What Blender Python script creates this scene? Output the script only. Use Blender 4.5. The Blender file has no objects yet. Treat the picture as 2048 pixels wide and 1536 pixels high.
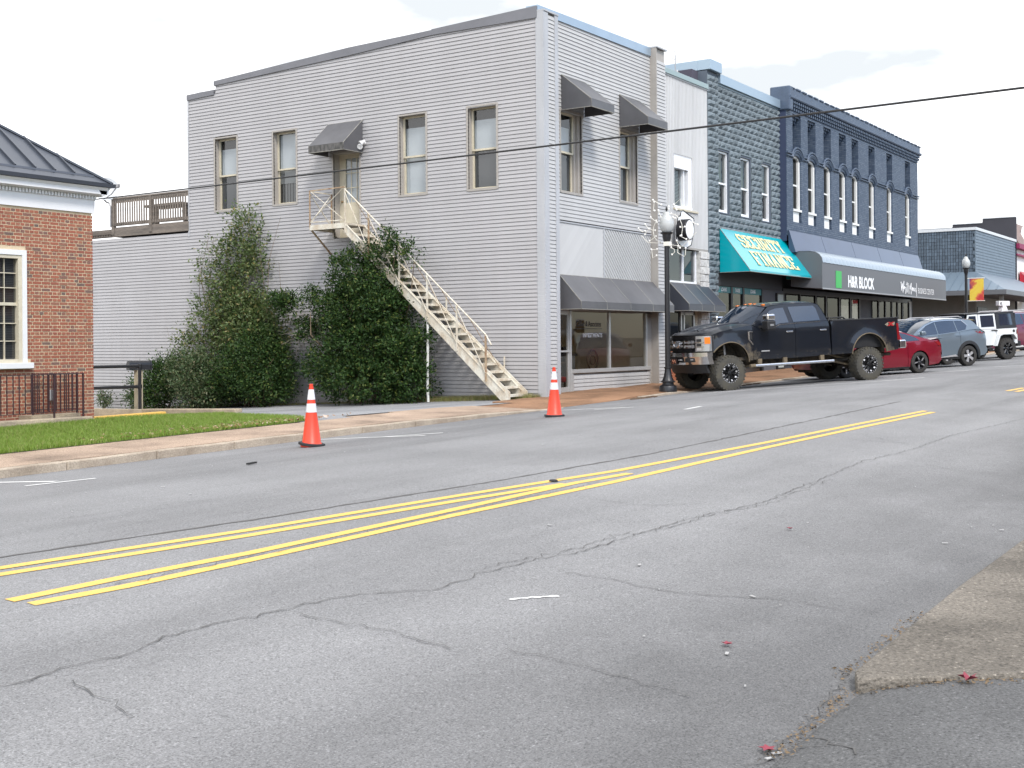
import bpy, bmesh, math, random
import numpy as np
from mathutils import Vector, Matrix
from mathutils.geometry import delaunay_2d_cdt
random.seed(7); RNG = np.random.default_rng(11)
SC = bpy.context.scene; COL = SC.collection
# ------------------------------------------------------------------ camera
AZ = math.atan2(1626, 2450); ROLL = .0083
F_ = Vector((math.cos(AZ), math.sin(AZ), 0)); R_ = Vector((math.sin(AZ), -math.cos(AZ), 0)); U_ = Vector((0, 0, 1))
CAM = Vector((-26.116, -16.529, 1.37))
cam = bpy.data.objects.new('camera', bpy.data.cameras.new('camera')); COL.objects.link(cam)
cx_ = R_ * math.cos(ROLL) - U_ * math.sin(ROLL); cy_ = R_ * math.sin(ROLL) + U_ * math.cos(ROLL)
mw = Matrix((cx_, cy_, -F_)).transposed().to_4x4(); mw.translation = CAM; cam.matrix_world = mw
cam.data.sensor_width = 36; cam.data.lens = 36 * 2450 / 2048; cam.data.shift_y = -82 / 2048
cam.data.clip_start = .1; cam.data.clip_end = 3000; SC.camera = cam
# ------------------------------------------------------------------ sky, sun, exposure
W = bpy.data.worlds.new('World'); SC.world = W; W.use_nodes = True
nt = W.node_tree; N = nt.nodes; L = nt.links; N.clear()
sky = N.new('ShaderNodeTexSky'); sky.sky_type = 'NISHITA'; sky.sun_disc = False
SUN_EL, SUN_AZ = math.radians(48), math.radians(215)      # azimuth measured from +Y towards +X
sky.sun_elevation = SUN_EL; sky.sun_rotation = SUN_AZ
tc = N.new('ShaderNodeTexCoord'); mp = N.new('ShaderNodeMapping'); mp.inputs['Scale'].default_value = (1, 1, 3.2); mp.inputs['Location'].default_value = (2.3, .4, 0)
L.new(tc.outputs['Generated'], mp.inputs['Vector'])
cn = N.new('ShaderNodeTexNoise'); cn.inputs['Scale'].default_value = 2.1; cn.inputs['Detail'].default_value = 7; cn.inputs['Roughness'].default_value = .55
L.new(mp.outputs['Vector'], cn.inputs['Vector'])
sep = N.new('ShaderNodeSeparateXYZ'); L.new(tc.outputs['Generated'], sep.inputs[0])
my = N.new('ShaderNodeMath'); my.operation = 'MULTIPLY_ADD'; my.inputs[1].default_value = .26; L.new(sep.outputs['Y'], my.inputs[0]); L.new(cn.outputs['Fac'], my.inputs[2])
cr = N.new('ShaderNodeValToRGB'); cr.color_ramp.elements[0].position = .33; cr.color_ramp.elements[1].position = .55
cr.color_ramp.elements[0].color = (.12, .12, .12, 1); L.new(my.outputs[0], cr.inputs[0])
sm = N.new('ShaderNodeVectorMath'); sm.operation = 'SCALE'; sm.inputs['Scale'].default_value = .14; L.new(sky.outputs[0], sm.inputs[0])
mx = N.new('ShaderNodeMix'); mx.data_type = 'RGBA'; 
c2 = N.new('ShaderNodeTexNoise'); c2.inputs['Scale'].default_value = 3.4; c2.inputs['Detail'].default_value = 6; c2.inputs['Roughness'].default_value = .5; L.new(mp.outputs['Vector'], c2.inputs['Vector'])
r2 = N.new('ShaderNodeValToRGB'); r2.color_ramp.elements[0].position = .50; r2.color_ramp.elements[0].color = (1, 1, 1.01, 1); r2.color_ramp.elements[1].position = .66; r2.color_ramp.elements[1].color = (.43, .455, .475, 1); L.new(c2.outputs['Fac'], r2.inputs[0]); L.new(r2.outputs[0], mx.inputs['B'])
L.new(cr.outputs[0], mx.inputs['Factor']); L.new(sm.outputs[0], mx.inputs['A'])
bg = N.new('ShaderNodeBackground'); bg.inputs['Strength'].default_value = 1.0; L.new(mx.outputs['Result'], bg.inputs['Color'])
wo = N.new('ShaderNodeOutputWorld'); L.new(bg.outputs[0], wo.inputs[0])
sun = bpy.data.objects.new('sun', bpy.data.lights.new('sun', 'SUN')); COL.objects.link(sun)
sun.data.energy = 1.5; sun.data.angle = math.radians(14); sun.data.color = (1, .96, .9)
sd = Vector((math.sin(SUN_AZ) * math.cos(SUN_EL), math.cos(SUN_AZ) * math.cos(SUN_EL), math.sin(SUN_EL)))
sun.rotation_euler = sd.to_track_quat('Z', 'Y').to_euler(); sun.location = (0, -30, 40)
vs = SC.view_settings; vs.view_transform = 'Standard'; vs.look = 'None'; vs.gamma = 1; vs.use_curve_mapping = False; vs.exposure = 1.05
SC.render.engine = 'CYCLES'
cy = SC.cycles; cy.max_bounces = 6; cy.diffuse_bounces = 3; cy.glossy_bounces = 4; cy.transmission_bounces = 4; cy.transparent_max_bounces = 10
cy.caustics_reflective = False; cy.caustics_refractive = False; cy.sample_clamp_indirect = 6
try:
    cy.use_denoising = True; cy.denoiser = 'OPENIMAGEDENOISE'
except Exception: pass
# ------------------------------------------------------------------ ground heights
def gut(x): return -.05 + .016 * x
def roadz(x, y): return gut(x) + .28 * (1 - (min(abs(y + 9), 6.6) / 6.6) ** 1.5)
def lerp(x, xs, ys): return float(np.interp(x, xs, ys))
def kerbh(x): return lerp(x, [-12, -8.5, -5, -3.4, -2.2, 0, .6, 3.4, 3.8, 8, 60], [.125, .12, .07, .02, .006, .012, .05, .06, .025, .05, .11])
def walkz(x, y): return gut(x) + kerbh(x) + .02 * (y + 2.4) + lerp(x, [-3, 0, 7, 60], [0, 0, .02, 0]) * max(0, (y + 2.4) / 2.4)
def drivez(x, y): return walkz(x, min(y, -.9)) - .04 * max(0, y + .9) + .02
# ------------------------------------------------------------------ materials
MATS = {}
def _n(nt, t): return nt.nodes.new(t)
def mat(name, col, rough=.6, metal=0., var=0., vscale=3., bump=0., bscale=40., spec=.5, coat=0., stretch=None, col2=None, grain=0., gscale=90.):
    """principled material; var: large blotches towards col2, grain: fine speckle, bump: fine relief (all in object space)"""
    if name in MATS: return MATS[name]
    m = bpy.data.materials.new(name); m.use_nodes = True; nt = m.node_tree; b = nt.nodes['Principled BSDF']
    b.inputs['Base Color'].default_value = (*col, 1); b.inputs['Roughness'].default_value = rough; b.inputs['Metallic'].default_value = metal
    b.inputs['Specular IOR Level'].default_value = spec
    if coat: b.inputs['Coat Weight'].default_value = coat; b.inputs['Coat Roughness'].default_value = .04
    tc = _n(nt, 'ShaderNodeTexCoord'); vec = tc.outputs['Object']
    if stretch:
        mp = _n(nt, 'ShaderNodeMapping'); mp.inputs['Scale'].default_value = stretch; nt.links.new(vec, mp.inputs['Vector']); vec = mp.outputs['Vector']
    cur = None
    if var:
        t = _n(nt, 'ShaderNodeTexNoise'); t.inputs['Scale'].default_value = vscale; t.inputs['Detail'].default_value = 6; t.inputs['Roughness'].default_value = .6; nt.links.new(vec, t.inputs['Vector'])
        rp = _n(nt, 'ShaderNodeValToRGB'); rp.color_ramp.elements[0].position = .38; rp.color_ramp.elements[1].position = .68
        c2 = col2 or tuple(c * .55 for c in col)
        rp.color_ramp.elements[0].color = (*col, 1); rp.color_ramp.elements[1].color = (*[a + (b_ - a) * var for a, b_ in zip(col, c2)], 1)
        nt.links.new(t.outputs['Fac'], rp.inputs[0]); cur = rp.outputs[0]
    if grain:
        t = _n(nt, 'ShaderNodeTexNoise'); t.inputs['Scale'].default_value = gscale; t.inputs['Detail'].default_value = 3; t.inputs['Roughness'].default_value = .7; nt.links.new(vec, t.inputs['Vector'])
        mr = _n(nt, 'ShaderNodeMapRange'); mr.inputs[1].default_value = .3; mr.inputs[2].default_value = .7; mr.inputs[3].default_value = 1 - grain; mr.inputs[4].default_value = 1 + grain
        nt.links.new(t.outputs['Fac'], mr.inputs[0])
        mm = _n(nt, 'ShaderNodeVectorMath'); mm.operation = 'SCALE'
        if cur: nt.links.new(cur, mm.inputs[0])
        else: mm.inputs[0].default_value = col
        nt.links.new(mr.outputs[0], mm.inputs['Scale']); cur = mm.outputs[0]
    if cur: nt.links.new(cur, b.inputs['Base Color'])
    if bump:
        t = _n(nt, 'ShaderNodeTexNoise'); t.inputs['Scale'].default_value = bscale; t.inputs['Detail'].default_value = 5; nt.links.new(vec, t.inputs['Vector'])
        bp = _n(nt, 'ShaderNodeBump'); bp.inputs['Strength'].default_value = bump; bp.inputs['Distance'].default_value = .02
        nt.links.new(t.outputs['Fac'], bp.inputs['Height']); nt.links.new(bp.outputs[0], b.inputs['Normal'])
    MATS[name] = m; return m
def bsdf(m): return m.node_tree.nodes['Principled BSDF']
def glass(name, tint=(.55, .6, .6), clear=.75, rough=.02, refl=1.0, refl0=.07):
    """pane: mirror-like film over a partly clear pane"""
    if name in MATS: return MATS[name]
    m = bpy.data.materials.new(name); m.use_nodes = True; nt = m.node_tree; nt.nodes.clear()
    tr = _n(nt, 'ShaderNodeBsdfTransparent'); tr.inputs[0].default_value = (*[t * clear for t in tint], 1)
    gl = _n(nt, 'ShaderNodeBsdfGlossy'); gl.inputs['Roughness'].default_value = rough; gl.inputs[0].default_value = (refl, refl, refl, 1)
    ge = _n(nt, 'ShaderNodeNewGeometry'); dt = _n(nt, 'ShaderNodeVectorMath'); dt.operation = 'DOT_PRODUCT'; nt.links.new(ge.outputs['Incoming'], dt.inputs[0]); nt.links.new(ge.outputs['Normal'], dt.inputs[1])
    ab = _n(nt, 'ShaderNodeMath'); ab.operation = 'ABSOLUTE'; nt.links.new(dt.outputs['Value'], ab.inputs[0]); iv = _n(nt, 'ShaderNodeMath'); iv.operation = 'SUBTRACT'; iv.inputs[0].default_value = 1; nt.links.new(ab.outputs[0], iv.inputs[1])
    pw = _n(nt, 'ShaderNodeMath'); pw.operation = 'POWER'; pw.inputs[1].default_value = 5; nt.links.new(iv.outputs[0], pw.inputs[0])
    mr = _n(nt, 'ShaderNodeMath'); mr.operation = 'MULTIPLY_ADD'; mr.inputs[1].default_value = .75; mr.inputs[2].default_value = refl0; nt.links.new(pw.outputs[0], mr.inputs[0])
    mx = _n(nt, 'ShaderNodeMixShader'); nt.links.new(mr.outputs[0], mx.inputs[0]); nt.links.new(tr.outputs[0], mx.inputs[1]); nt.links.new(gl.outputs[0], mx.inputs[2])
    o = _n(nt, 'ShaderNodeOutputMaterial'); nt.links.new(mx.outputs[0], o.inputs[0]); MATS[name] = m; return m
def island_tint(m, amt=.12, cols=None):
    """tint each piece (object / island) on its own"""
    nt = m.node_tree; b = bsdf(m)
    oi = _n(nt, 'ShaderNodeObjectInfo'); ge = _n(nt, 'ShaderNodeNewGeometry'); ad = _n(nt, 'ShaderNodeMath'); ad.operation = 'ADD'
    nt.links.new(oi.outputs['Random'], ad.inputs[0]); nt.links.new(ge.outputs['Random Per Island'], ad.inputs[1])
    fr = _n(nt, 'ShaderNodeMath'); fr.operation = 'FRACT'; nt.links.new(ad.outputs[0], fr.inputs[0])
    src = b.inputs['Base Color'].links[0].from_socket if b.inputs['Base Color'].links else None
    if cols:
        rp = _n(nt, 'ShaderNodeValToRGB'); rp.color_ramp.interpolation = 'LINEAR'
        while len(rp.color_ramp.elements) < len(cols): rp.color_ramp.elements.new(.5)
        for i, c in enumerate(cols):
            rp.color_ramp.elements[i].position = c[0]; rp.color_ramp.elements[i].color = (*c[1], 1)
        nt.links.new(fr.outputs[0], rp.inputs[0])
        if src is None: nt.links.new(rp.outputs[0], b.inputs['Base Color']); return
        mm = _n(nt, 'ShaderNodeMix'); mm.data_type = 'RGBA'; mm.blend_type = 'MULTIPLY'; mm.inputs['Factor'].default_value = 1
        nt.links.new(src, mm.inputs['A']); nt.links.new(rp.outputs[0], mm.inputs['B']); nt.links.new(mm.outputs['Result'], b.inputs['Base Color']); return
    mr = _n(nt, 'ShaderNodeMapRange'); mr.inputs[3].default_value = 1 - amt; mr.inputs[4].default_value = 1 + amt; nt.links.new(fr.outputs[0], mr.inputs[0])
    mm = _n(nt, 'ShaderNodeVectorMath'); mm.operation = 'SCALE'
    if src: nt.links.new(src, mm.inputs[0])
    else: mm.inputs[0].default_value = b.inputs['Base Color'].default_value[:3]
    nt.links.new(mr.outputs[0], mm.inputs['Scale']); nt.links.new(mm.outputs[0], b.inputs['Base Color'])
# ------------------------------------------------------------------ mesh builder
class MB:
    def __init__(s): s.v = []; s.f = []
    def add(s, vs, fs):
        o = len(s.v); s.v += [tuple(v) for v in vs]; s.f += [tuple(i + o for i in f) for f in fs]; return s
    def box(s, x0, x1, y0, y1, z0, z1):
        return s.add([(x0, y0, z0), (x1, y0, z0), (x1, y1, z0), (x0, y1, z0), (x0, y0, z1), (x1, y0, z1), (x1, y1, z1), (x0, y1, z1)],
                     [(0, 3, 2, 1), (4, 5, 6, 7), (0, 1, 5, 4), (1, 2, 6, 5), (2, 3, 7, 6), (3, 0, 4, 7)])
    def quad(s, *p): return s.add(p, [tuple(range(len(p)))])
    def prism(s, poly, ax, a, b):
        """polygon in the two other axes (cyclic order) extruded along axis ax from a to b"""
        def P(p, t): return {'x': (t, p[0], p[1]), 'y': (p[0], t, p[1]), 'z': (p[0], p[1], t)}[ax]
        n = len(poly); vs = [P(p, a) for p in poly] + [P(p, b) for p in poly]
        return s.add(vs, [tuple(range(n))[::-1], tuple(range(n, 2 * n))] + [(i, (i + 1) % n, n + (i + 1) % n, n + i) for i in range(n)])
    def tube(s, pts, r, n=8, r2=None, cap=True):
        pts = [Vector(p) for p in pts]; m = len(pts); vs = []; fs = []
        up = None
        for i, p in enumerate(pts):
            d = (pts[min(i + 1, m - 1)] - pts[max(i - 1, 0)]).normalized()
            if up is None or abs(d.dot(up)) > .99: up = Vector((0, 0, 1)) if abs(d.z) < .9 else Vector((1, 0, 0))
            a = d.cross(up).normalized(); b = a.cross(d).normalized(); up = b
            rr = r if r2 is None else r + (r2 - r) * i / max(1, m - 1)
            for k in range(n):
                t = 2 * math.pi * (k + .5) / n; vs.append(p + a * (rr * math.cos(t)) + b * (rr * math.sin(t)))
        for i in range(m - 1):
            for k in range(n): fs.append((i * n + k, i * n + (k + 1) % n, (i + 1) * n + (k + 1) % n, (i + 1) * n + k))
        if cap: fs += [tuple(range(n))[::-1], tuple(range((m - 1) * n, m * n))]
        return s.add(vs, fs)
    def bar(s, p, q, w, h=None, up=(0, 0, 1)):
        """rectangular bar from p to q, w wide, h high"""
        p = Vector(p); q = Vector(q); h = h or w; d = (q - p).normalized(); u = Vector(up)
        if abs(d.dot(u)) > .99: u = Vector((1, 0, 0))
        a = d.cross(u).normalized() * (w / 2); b = a.cross(d).normalized() * (h / 2)
        vs = [p - a - b, p + a - b, p + a + b, p - a + b, q - a - b, q + a - b, q + a + b, q - a + b]
        return s.add(vs, [(0, 3, 2, 1), (4, 5, 6, 7), (0, 1, 5, 4), (1, 2, 6, 5), (2, 3, 7, 6), (3, 0, 4, 7)][::1])
    def lathe(s, prof, c=(0, 0, 0), n=24, ax='z', a0=0, a1=2 * math.pi):
        full = abs(a1 - a0 - 2 * math.pi) < 1e-6; k = n if full else n + 1; vs = []; fs = []
        for r, h in prof:
            for i in range(k):
                t = a0 + (a1 - a0) * i / n; u, w = r * math.cos(t), r * math.sin(t)
                vs.append({'z': (c[0] + u, c[1] + w, c[2] + h), 'y': (c[0] + w, c[1] + h, c[2] + u), 'x': (c[0] + h, c[1] + u, c[2] + w)}[ax])
        for j in range(len(prof) - 1):
            for i in range(n):
                i2 = (i + 1) % k; fs.append((j * k + i, j * k + i2, (j + 1) * k + i2, (j + 1) * k + i))
        return s.add(vs, fs)
    def shift(s, d): s.v = [(x + d[0], y + d[1], z + d[2]) for x, y, z in s.v]; return s
    def xform(s, M): s.v = [tuple(M @ Vector(v)) for v in s.v]; return s
    def merge(s, o): return s.add(o.v, o.f)
    def mesh(s, name, m=None, smooth=None):
        me = bpy.data.meshes.new(name); me.from_pydata(s.v, [], s.f); me.update()
        bm = bmesh.new(); bm.from_mesh(me); bmesh.ops.recalc_face_normals(bm, faces=bm.faces[:]); bm.to_mesh(me); bm.free()
        if m: me.materials.append(m)
        if smooth:
            me.shade_smooth(); me.set_sharp_from_angle(angle=math.radians(smooth))
        return me
def ob(name, mb, m, parent=None, smooth=None, bevel=0, kind=None, label=None):
    """one mesh object; a part's vertices are given in world space unless its root is a local one"""
    if isinstance(mb, MB):
        if parent is not None:
            r = parent
            while r.parent: r = r.parent
            if not r.get('_loc') and tuple(r.location) != (0, 0, 0): mb.shift(-r.location)
        me = mb.mesh(name, m, smooth)
    else: me = mb
    o = bpy.data.objects.new(name, me); COL.objects.link(o)
    if parent is not None: o.parent = parent
    if bevel:
        md = o.modifiers.new('bevel', 'BEVEL'); md.width = bevel; md.segments = 2; md.limit_method = 'ANGLE'; md.angle_limit = math.radians(50)
    if kind: o['kind'] = kind
    if label: o['label'] = label
    return o
def tag(o, label, cat, group=None):
    o['label'] = label; o['category'] = cat
    if group: o['group'] = group
    return o
def thing(name, label, cat, loc=(0, 0, 0), group=None, local=False):
    o = bpy.data.objects.new(name, None); COL.objects.link(o); o.location = loc; o.empty_display_size = .3
    if local: o['_loc'] = 1
    return tag(o, label, cat, group)
def single(name, mb, m, label, cat, loc, group=None, **k):
    """a thing that is one mesh, origin at loc"""
    mb.shift((-loc[0], -loc[1], -loc[2])); o = ob(name, mb, m, **k); o.location = loc; return tag(o, label, cat, group)
def copy_tree(o, parent=None):
    c = o.copy(); COL.objects.link(c); c.parent = parent
    for ch in list(o.children): copy_tree(ch, c)
    return c
def clip(poly, a, b, c):
    """keep the part of a polygon with a*u+b*v<=c"""
    out = []
    for i in range(len(poly)):
        p, q = poly[i], poly[(i + 1) % len(poly)]; dp = a * p[0] + b * p[1] - c; dq = a * q[0] + b * q[1] - c
        if dp <= 0: out.append(p)
        if dp * dq < 0: t = dp / (dp - dq); out.append((p[0] + (q[0] - p[0]) * t, p[1] + (q[1] - p[1]) * t))
    return out
def text_mesh(s, size=1., offset=0., shear=0., ext=.01, spacing=1., sx=1., align='LEFT'):
    cu = bpy.data.curves.new('t', 'FONT'); cu.body = s; cu.size = size; cu.offset = offset; cu.shear = shear; cu.extrude = ext; cu.space_character = spacing; cu.align_x = align; cu.resolution_u = 4
    o = bpy.data.objects.new('t', cu); COL.objects.link(o); dg = bpy.context.evaluated_depsgraph_get(); me = bpy.data.meshes.new_from_object(o.evaluated_get(dg))
    b = MB(); b.add([(v.co.x * sx, v.co.y, v.co.z) for v in me.vertices], [tuple(p.vertices) for p in me.polygons])
    bpy.data.objects.remove(o); bpy.data.curves.remove(cu); bpy.data.meshes.remove(me); return b
def on_front(b, x, y, z):      # text (u right, v up) put on a wall that faces -Y
    b.v = [(x + u, y - w, z + v) for u, v, w in b.v]; return b
YA = [(-21.38, -9.09), (-21.19, -9.13), (-20.29, -9.29), (-19.24, -9.48), (-16.99, -9.77), (-14.5, -10.14), (-10.8, -10.39), (-7.83, -10.52), (-4.33, -10.71)]
YB = [(-21.5, -9.28), (-21.32, -9.32), (-20.44, -9.48), (-19.41, -9.65), (-17.23, -9.95), (-15.64, -10.2)]
YC = [(-21.72, -10.02), (-20.91, -10.06), (-19.9, -10.15), (-17.6, -10.22), (-15.54, -10.25), (-14.57, -10.36)]
YD = [(-21.7, -10.2), (-21.09, -10.28), (-20.08, -10.33), (-17.83, -10.39), (-15.21, -10.53), (-11.34, -10.61), (-8.43, -10.72), (-4.5, -10.89)]
YE = [(2.23, -10.72), (3.6, -10.8)]
YF = [(2.12, -10.93), (3.32, -10.98)]
SEAM = [(-21.15, -8.72), (-20.94, -8.76), (-18.91, -9.14), (-15.8, -9.52), (-12.86, -9.72), (-6.66, -9.73), (-2.36, -9.71)]
CRACKS = [[(-22.85, -11.47), (-22.59, -11.46), (-22.32, -11.43), (-22.04, -11.5), (-21.72, -11.39), (-21.39, -11.41), (-20.96, -11.48), (-20.43, -11.55), (-20.01, -11.88), (-19.49, -11.86), (-18.85, -11.93), (-18.46, -12.02), (-17.55, -12.04), (-16.51, -12.07), (-15.58, -12.23), (-13.73, -12.14), (-12.05, -12.02), (-10.24, -12.16), (-8.3, -12.11), (-4.7, -12.4)], [(-19.09, -12.28), (-19.05, -12.6), (-19.14, -13.01), (-19.05, -13.31), (-18.85, -13.69), (-18.86, -14.11)], [(-20.08, -14.54), (-20.71, -14.61), (-21.15, -14.62), (-21.34, -14.63), (-21.58, -14.61)], [(-21.3, -14.66), (-21.21, -14.8), (-21.13, -14.8), (-21.07, -14.7)], [(-21.2, -14.8), (-21.24, -14.92), (-21.29, -14.97)], [(-8.74, -4.53), (-8.53, -5.01), (-8.59, -5.75)], [(-9.79, -11.17), (-9.74, -11.76), (-9.33, -12.36)], [(-9.15, -11.17), (-9.83, -11.98)], [(-17.2, -5.37), (-16.55, -5.36)], [(-19.53, -7.5), (-18.86, -7.59), (-18.1, -7.79)], [(-20.96, -11.63), (-20.92, -12.2), (-20.99, -12.72)], [(-11.74, -12.68), (-12.05, -13.2), (-11.77, -13.76)], [(-1.32, -5.03), (-0.37, -5.81), (-0.32, -7.18)], [(-16.37, -10.9), (-16.35, -11.46), (-15.96, -11.86)], [(-17.73, -9.2), (-17.03, -9.33), (-16.35, -9.6)], [(-22.49, -11.63), (-22.56, -11.96), (-22.66, -12.26)], [(-20.81, -12.95), (-20.83, -13.47), (-20.9, -14.05)]]
WHITE = [[(-17.13, -2.64), (-17.03, -4.01)], [(-17.48, -4.06), (-16.69, -4.3)], [(-10.9, -2.53), (-10.66, -4.6)], [(-10.75, -3.75), (-10.11, -4.54)], [(-3.82, -2.37), (-3.59, -4.39)], [(-4.19, -3.99), (-3.62, -4.61)], [(2.3, -3.41), (5.07, -5.5), (6.37, -6.68), (8.07, -7.37)], [(10.62, -5.42), (13.11, -7.38)], [(-4.95, -6.41), (-4.03, -6.31)], [(15.94, -7.51), (17.09, -8.21)]]
PATCH = [(-19.93, -12.39), (-19.83, -12.44), (-19.74, -12.51), (-19.66, -12.57)]
LITTER = [(-17.41, -6.32), (-18.58, -12.57), (-17.71, -11.3), (-20.16, -13.91), (-16.34, -14.06), (-15.45, -14.29), (-21.4, -14.64), (-21.33, -14.64), (-6.92, -5.67), (-10.78, -7.52), (-9.78, -8.47), (-12.35, -7.86), (-13.52, -5.43), (-17.86, -7.25), (-18.92, -13.54)]
STICK = [(-15.22, -5.32), (-15.07, -5.32)]
PAD = [(-15.57, -10.02), (-15.53, -10.09)]
REDLEAF = [(-20.127, -15.118, -0.24), (-21.334, -14.602, -0.36), (-20.021, -13.852, -0.31), (-16.634, -12.916, -0.2)]
# ================================================================== SETTING
def sheet(name, xs, ys, zf, m, kind='structure', keep=None):
    b = MB(); nx, ny = len(xs), len(ys)
    b.v = [(x, y, zf(x, y)) for x in xs for y in ys]
    b.f = [(i * ny + j, (i + 1) * ny + j, (i + 1) * ny + j + 1, i * ny + j + 1) for i in range(nx - 1) for j in range(ny - 1)
           if keep is None or keep((xs[i] + xs[i + 1]) / 2, (ys[j] + ys[j + 1]) / 2)]
    return ob(name, b, m, kind=kind, smooth=60)
def fr(a, b, s): return list(np.arange(a, b + s * .5, s))
def asphalt(name, base, streaky=True, fine=95, chip=2.1, rel=.5):
    m = mat(name, base, .85, bump=rel, bscale=fine, spec=.25); nt = m.node_tree; b = bsdf(m); lk = nt.links.new
    tc = _n(nt, 'ShaderNodeTexCoord'); ob_ = tc.outputs['Object']
    def noise(scale, det, st=None, rough=.6):
        t = _n(nt, 'ShaderNodeTexNoise'); t.inputs['Scale'].default_value = scale; t.inputs['Detail'].default_value = det; t.inputs['Roughness'].default_value = rough
        if st:
            mp = _n(nt, 'ShaderNodeMapping'); mp.inputs['Scale'].default_value = st; lk(ob_, mp.inputs[0]); lk(mp.outputs[0], t.inputs['Vector'])
        else: lk(ob_, t.inputs['Vector'])
        return t.outputs['Fac']
    def ramp(f, stops):
        r = _n(nt, 'ShaderNodeValToRGB')
        while len(r.color_ramp.elements) < len(stops): r.color_ramp.elements.new(.5)
        for e, (p, c) in zip(r.color_ramp.elements, stops): e.position = p; e.color = (c, c, c, 1)
        lk(f, r.inputs[0]); return r.outputs[0]
    def mul(a, b_):
        x = _n(nt, 'ShaderNodeMix'); x.data_type = 'RGBA'; x.blend_type = 'MULTIPLY'; x.inputs['Factor'].default_value = 1; lk(a, x.inputs['A']); lk(b_, x.inputs['B']); return x.outputs['Result']
    streak = ramp(noise(1., 5, (.05, .55, 1) if streaky else (.9, .9, 1)), [(.36, .80), (.5, 1.0), (.66, 1.10)] if streaky else [(.34, .62), (.52, 1.0), (.66, 1.12)])       # wheel paths, oil, wear along the lanes
    blot = ramp(noise(.35, 6), [(.35, .86), (.65, 1.07)])
    spk = ramp(noise(fine, 2, None, .75), [(.32, .5), (.46, .95), (.58, 1.08), (.66, 1.3), (.74, chip)])  # stone chips
    spk2 = ramp(noise(38, 3, None, .8), [(.3, .82), (.7, 1.18)])
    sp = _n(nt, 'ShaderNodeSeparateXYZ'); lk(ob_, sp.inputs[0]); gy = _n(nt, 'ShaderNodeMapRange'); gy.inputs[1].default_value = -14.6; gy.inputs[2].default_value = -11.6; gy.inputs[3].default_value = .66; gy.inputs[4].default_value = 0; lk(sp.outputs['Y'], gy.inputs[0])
    gn = _n(nt, 'ShaderNodeMath'); gn.operation = 'MULTIPLY'; lk(gy.outputs[0], gn.inputs[0]); lk(noise(.6, 4), gn.inputs[1]); kerb_dark = ramp(gn.outputs[0], [(.06, 1.0), (.34, .58)])  # broad zone that darkens towards the near kerb, broken up by noise
    rgb = _n(nt, 'ShaderNodeRGB'); rgb.outputs[0].default_value = (*base, 1)
    lk(mul(mul(mul(mul(mul(rgb.outputs[0], kerb_dark), streak), blot), spk), spk2), b.inputs['Base Color']); return m
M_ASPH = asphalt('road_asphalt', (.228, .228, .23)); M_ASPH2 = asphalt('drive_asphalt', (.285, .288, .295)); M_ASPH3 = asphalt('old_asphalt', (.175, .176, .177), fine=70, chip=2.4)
M_GROUND = mat('ground_dirt', (.16, .15, .12), .95, var=.6, vscale=.4, grain=.2)
M_CONC = asphalt('aggregate_left', (.40, .30, .225), False, 60, 1.7, .7); M_CONC2 = asphalt('aggregate_right', (.30, .172, .10), False, 60, 1.7, .7)
M_KERB = mat('kerb_concrete', (.44, .37, .29), .9, var=.7, vscale=2.5, grain=.3, gscale=40, bump=.8, bscale=50, col2=(.24, .19, .14))
M_NEARP = asphalt('near_pavement', (.29, .26, .22), False, 46, 3.0, .9)
M_YEL = mat('yellow_paint', (.74, .44, .085), .6, var=.55, vscale=7, grain=.16, gscale=60, bump=.3, bscale=120, col2=(.55, .40, .12))
M_WHT = mat('white_paint', (.74, .74, .72), .65, var=.6, vscale=5, grain=.15, gscale=50, col2=(.42, .42, .42))
M_CRACK = mat('tar_crack', (.105, .102, .098), .95, var=.5, vscale=9)
gcl = lambda x: min(max(x, -60), 150)
sheet('ground', [-1500, -500, -150] + fr(-60, 150, 10) + [300, 700, 1800], [-1500, -500, -120, -60, -30, -16, -10, -3, 0, 8, 16, 30, 60, 200, 700, 1800],
      lambda x, y: gut(gcl(x)) - .32 - .04 * min(max(y, 0), 30) - (.0 if y < 60 else .6), M_GROUND)
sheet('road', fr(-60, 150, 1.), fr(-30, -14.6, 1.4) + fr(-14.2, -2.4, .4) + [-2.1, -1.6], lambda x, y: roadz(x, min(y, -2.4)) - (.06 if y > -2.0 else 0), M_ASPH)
def apz(x, y): return roadz(x, max(y, -14.6)) + .05 * min(1, max(0, (-14.62 - y) / .4))
def stripe(b, pts, w, dz=.004, seg=.4, wob=0., step=None):
    P = [Vector(p) for p in pts]; Q = []
    for a, c in zip(P, P[1:]):
        n = max(1, int((c - a).length / seg)); Q += [a.lerp(c, i / n) for i in range(n)]
    Q.append(P[-1]); vs = []
    for i, p in enumerate(Q):
        d = (Q[min(i + 1, len(Q) - 1)] - Q[max(i - 1, 0)]).normalized(); nrm = Vector((-d.y, d.x)); c = p + nrm * random.gauss(0, wob)
        ww = w * (1 if not wob else random.uniform(.4, 1.5)) / 2
        for s in (-1, 1): q = c + nrm * (s * ww); vs.append((q.x, q.y, apz(q.x, q.y) + dz))
    b.add(vs, [(2 * i, 2 * i + 1, 2 * i + 3, 2 * i + 2) for i in range(len(Q) - 1)]); return b
for nm, pts in (('far', YA), ('far', YB), ('near', YC), ('near', YD), ('far', YE), ('near', YF)):
    b = stripe(MB(), pts, .105, seg=.25); ob('yellow_line', b, M_YEL, kind='structure')
for pts in WHITE: ob('white_line', stripe(MB(), pts, .095, dz=.0045), M_WHT, kind='structure')
ob('white_line', stripe(MB(), PATCH, .03, dz=.0045, seg=.03, wob=.01), M_WHT, kind='structure')
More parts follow.
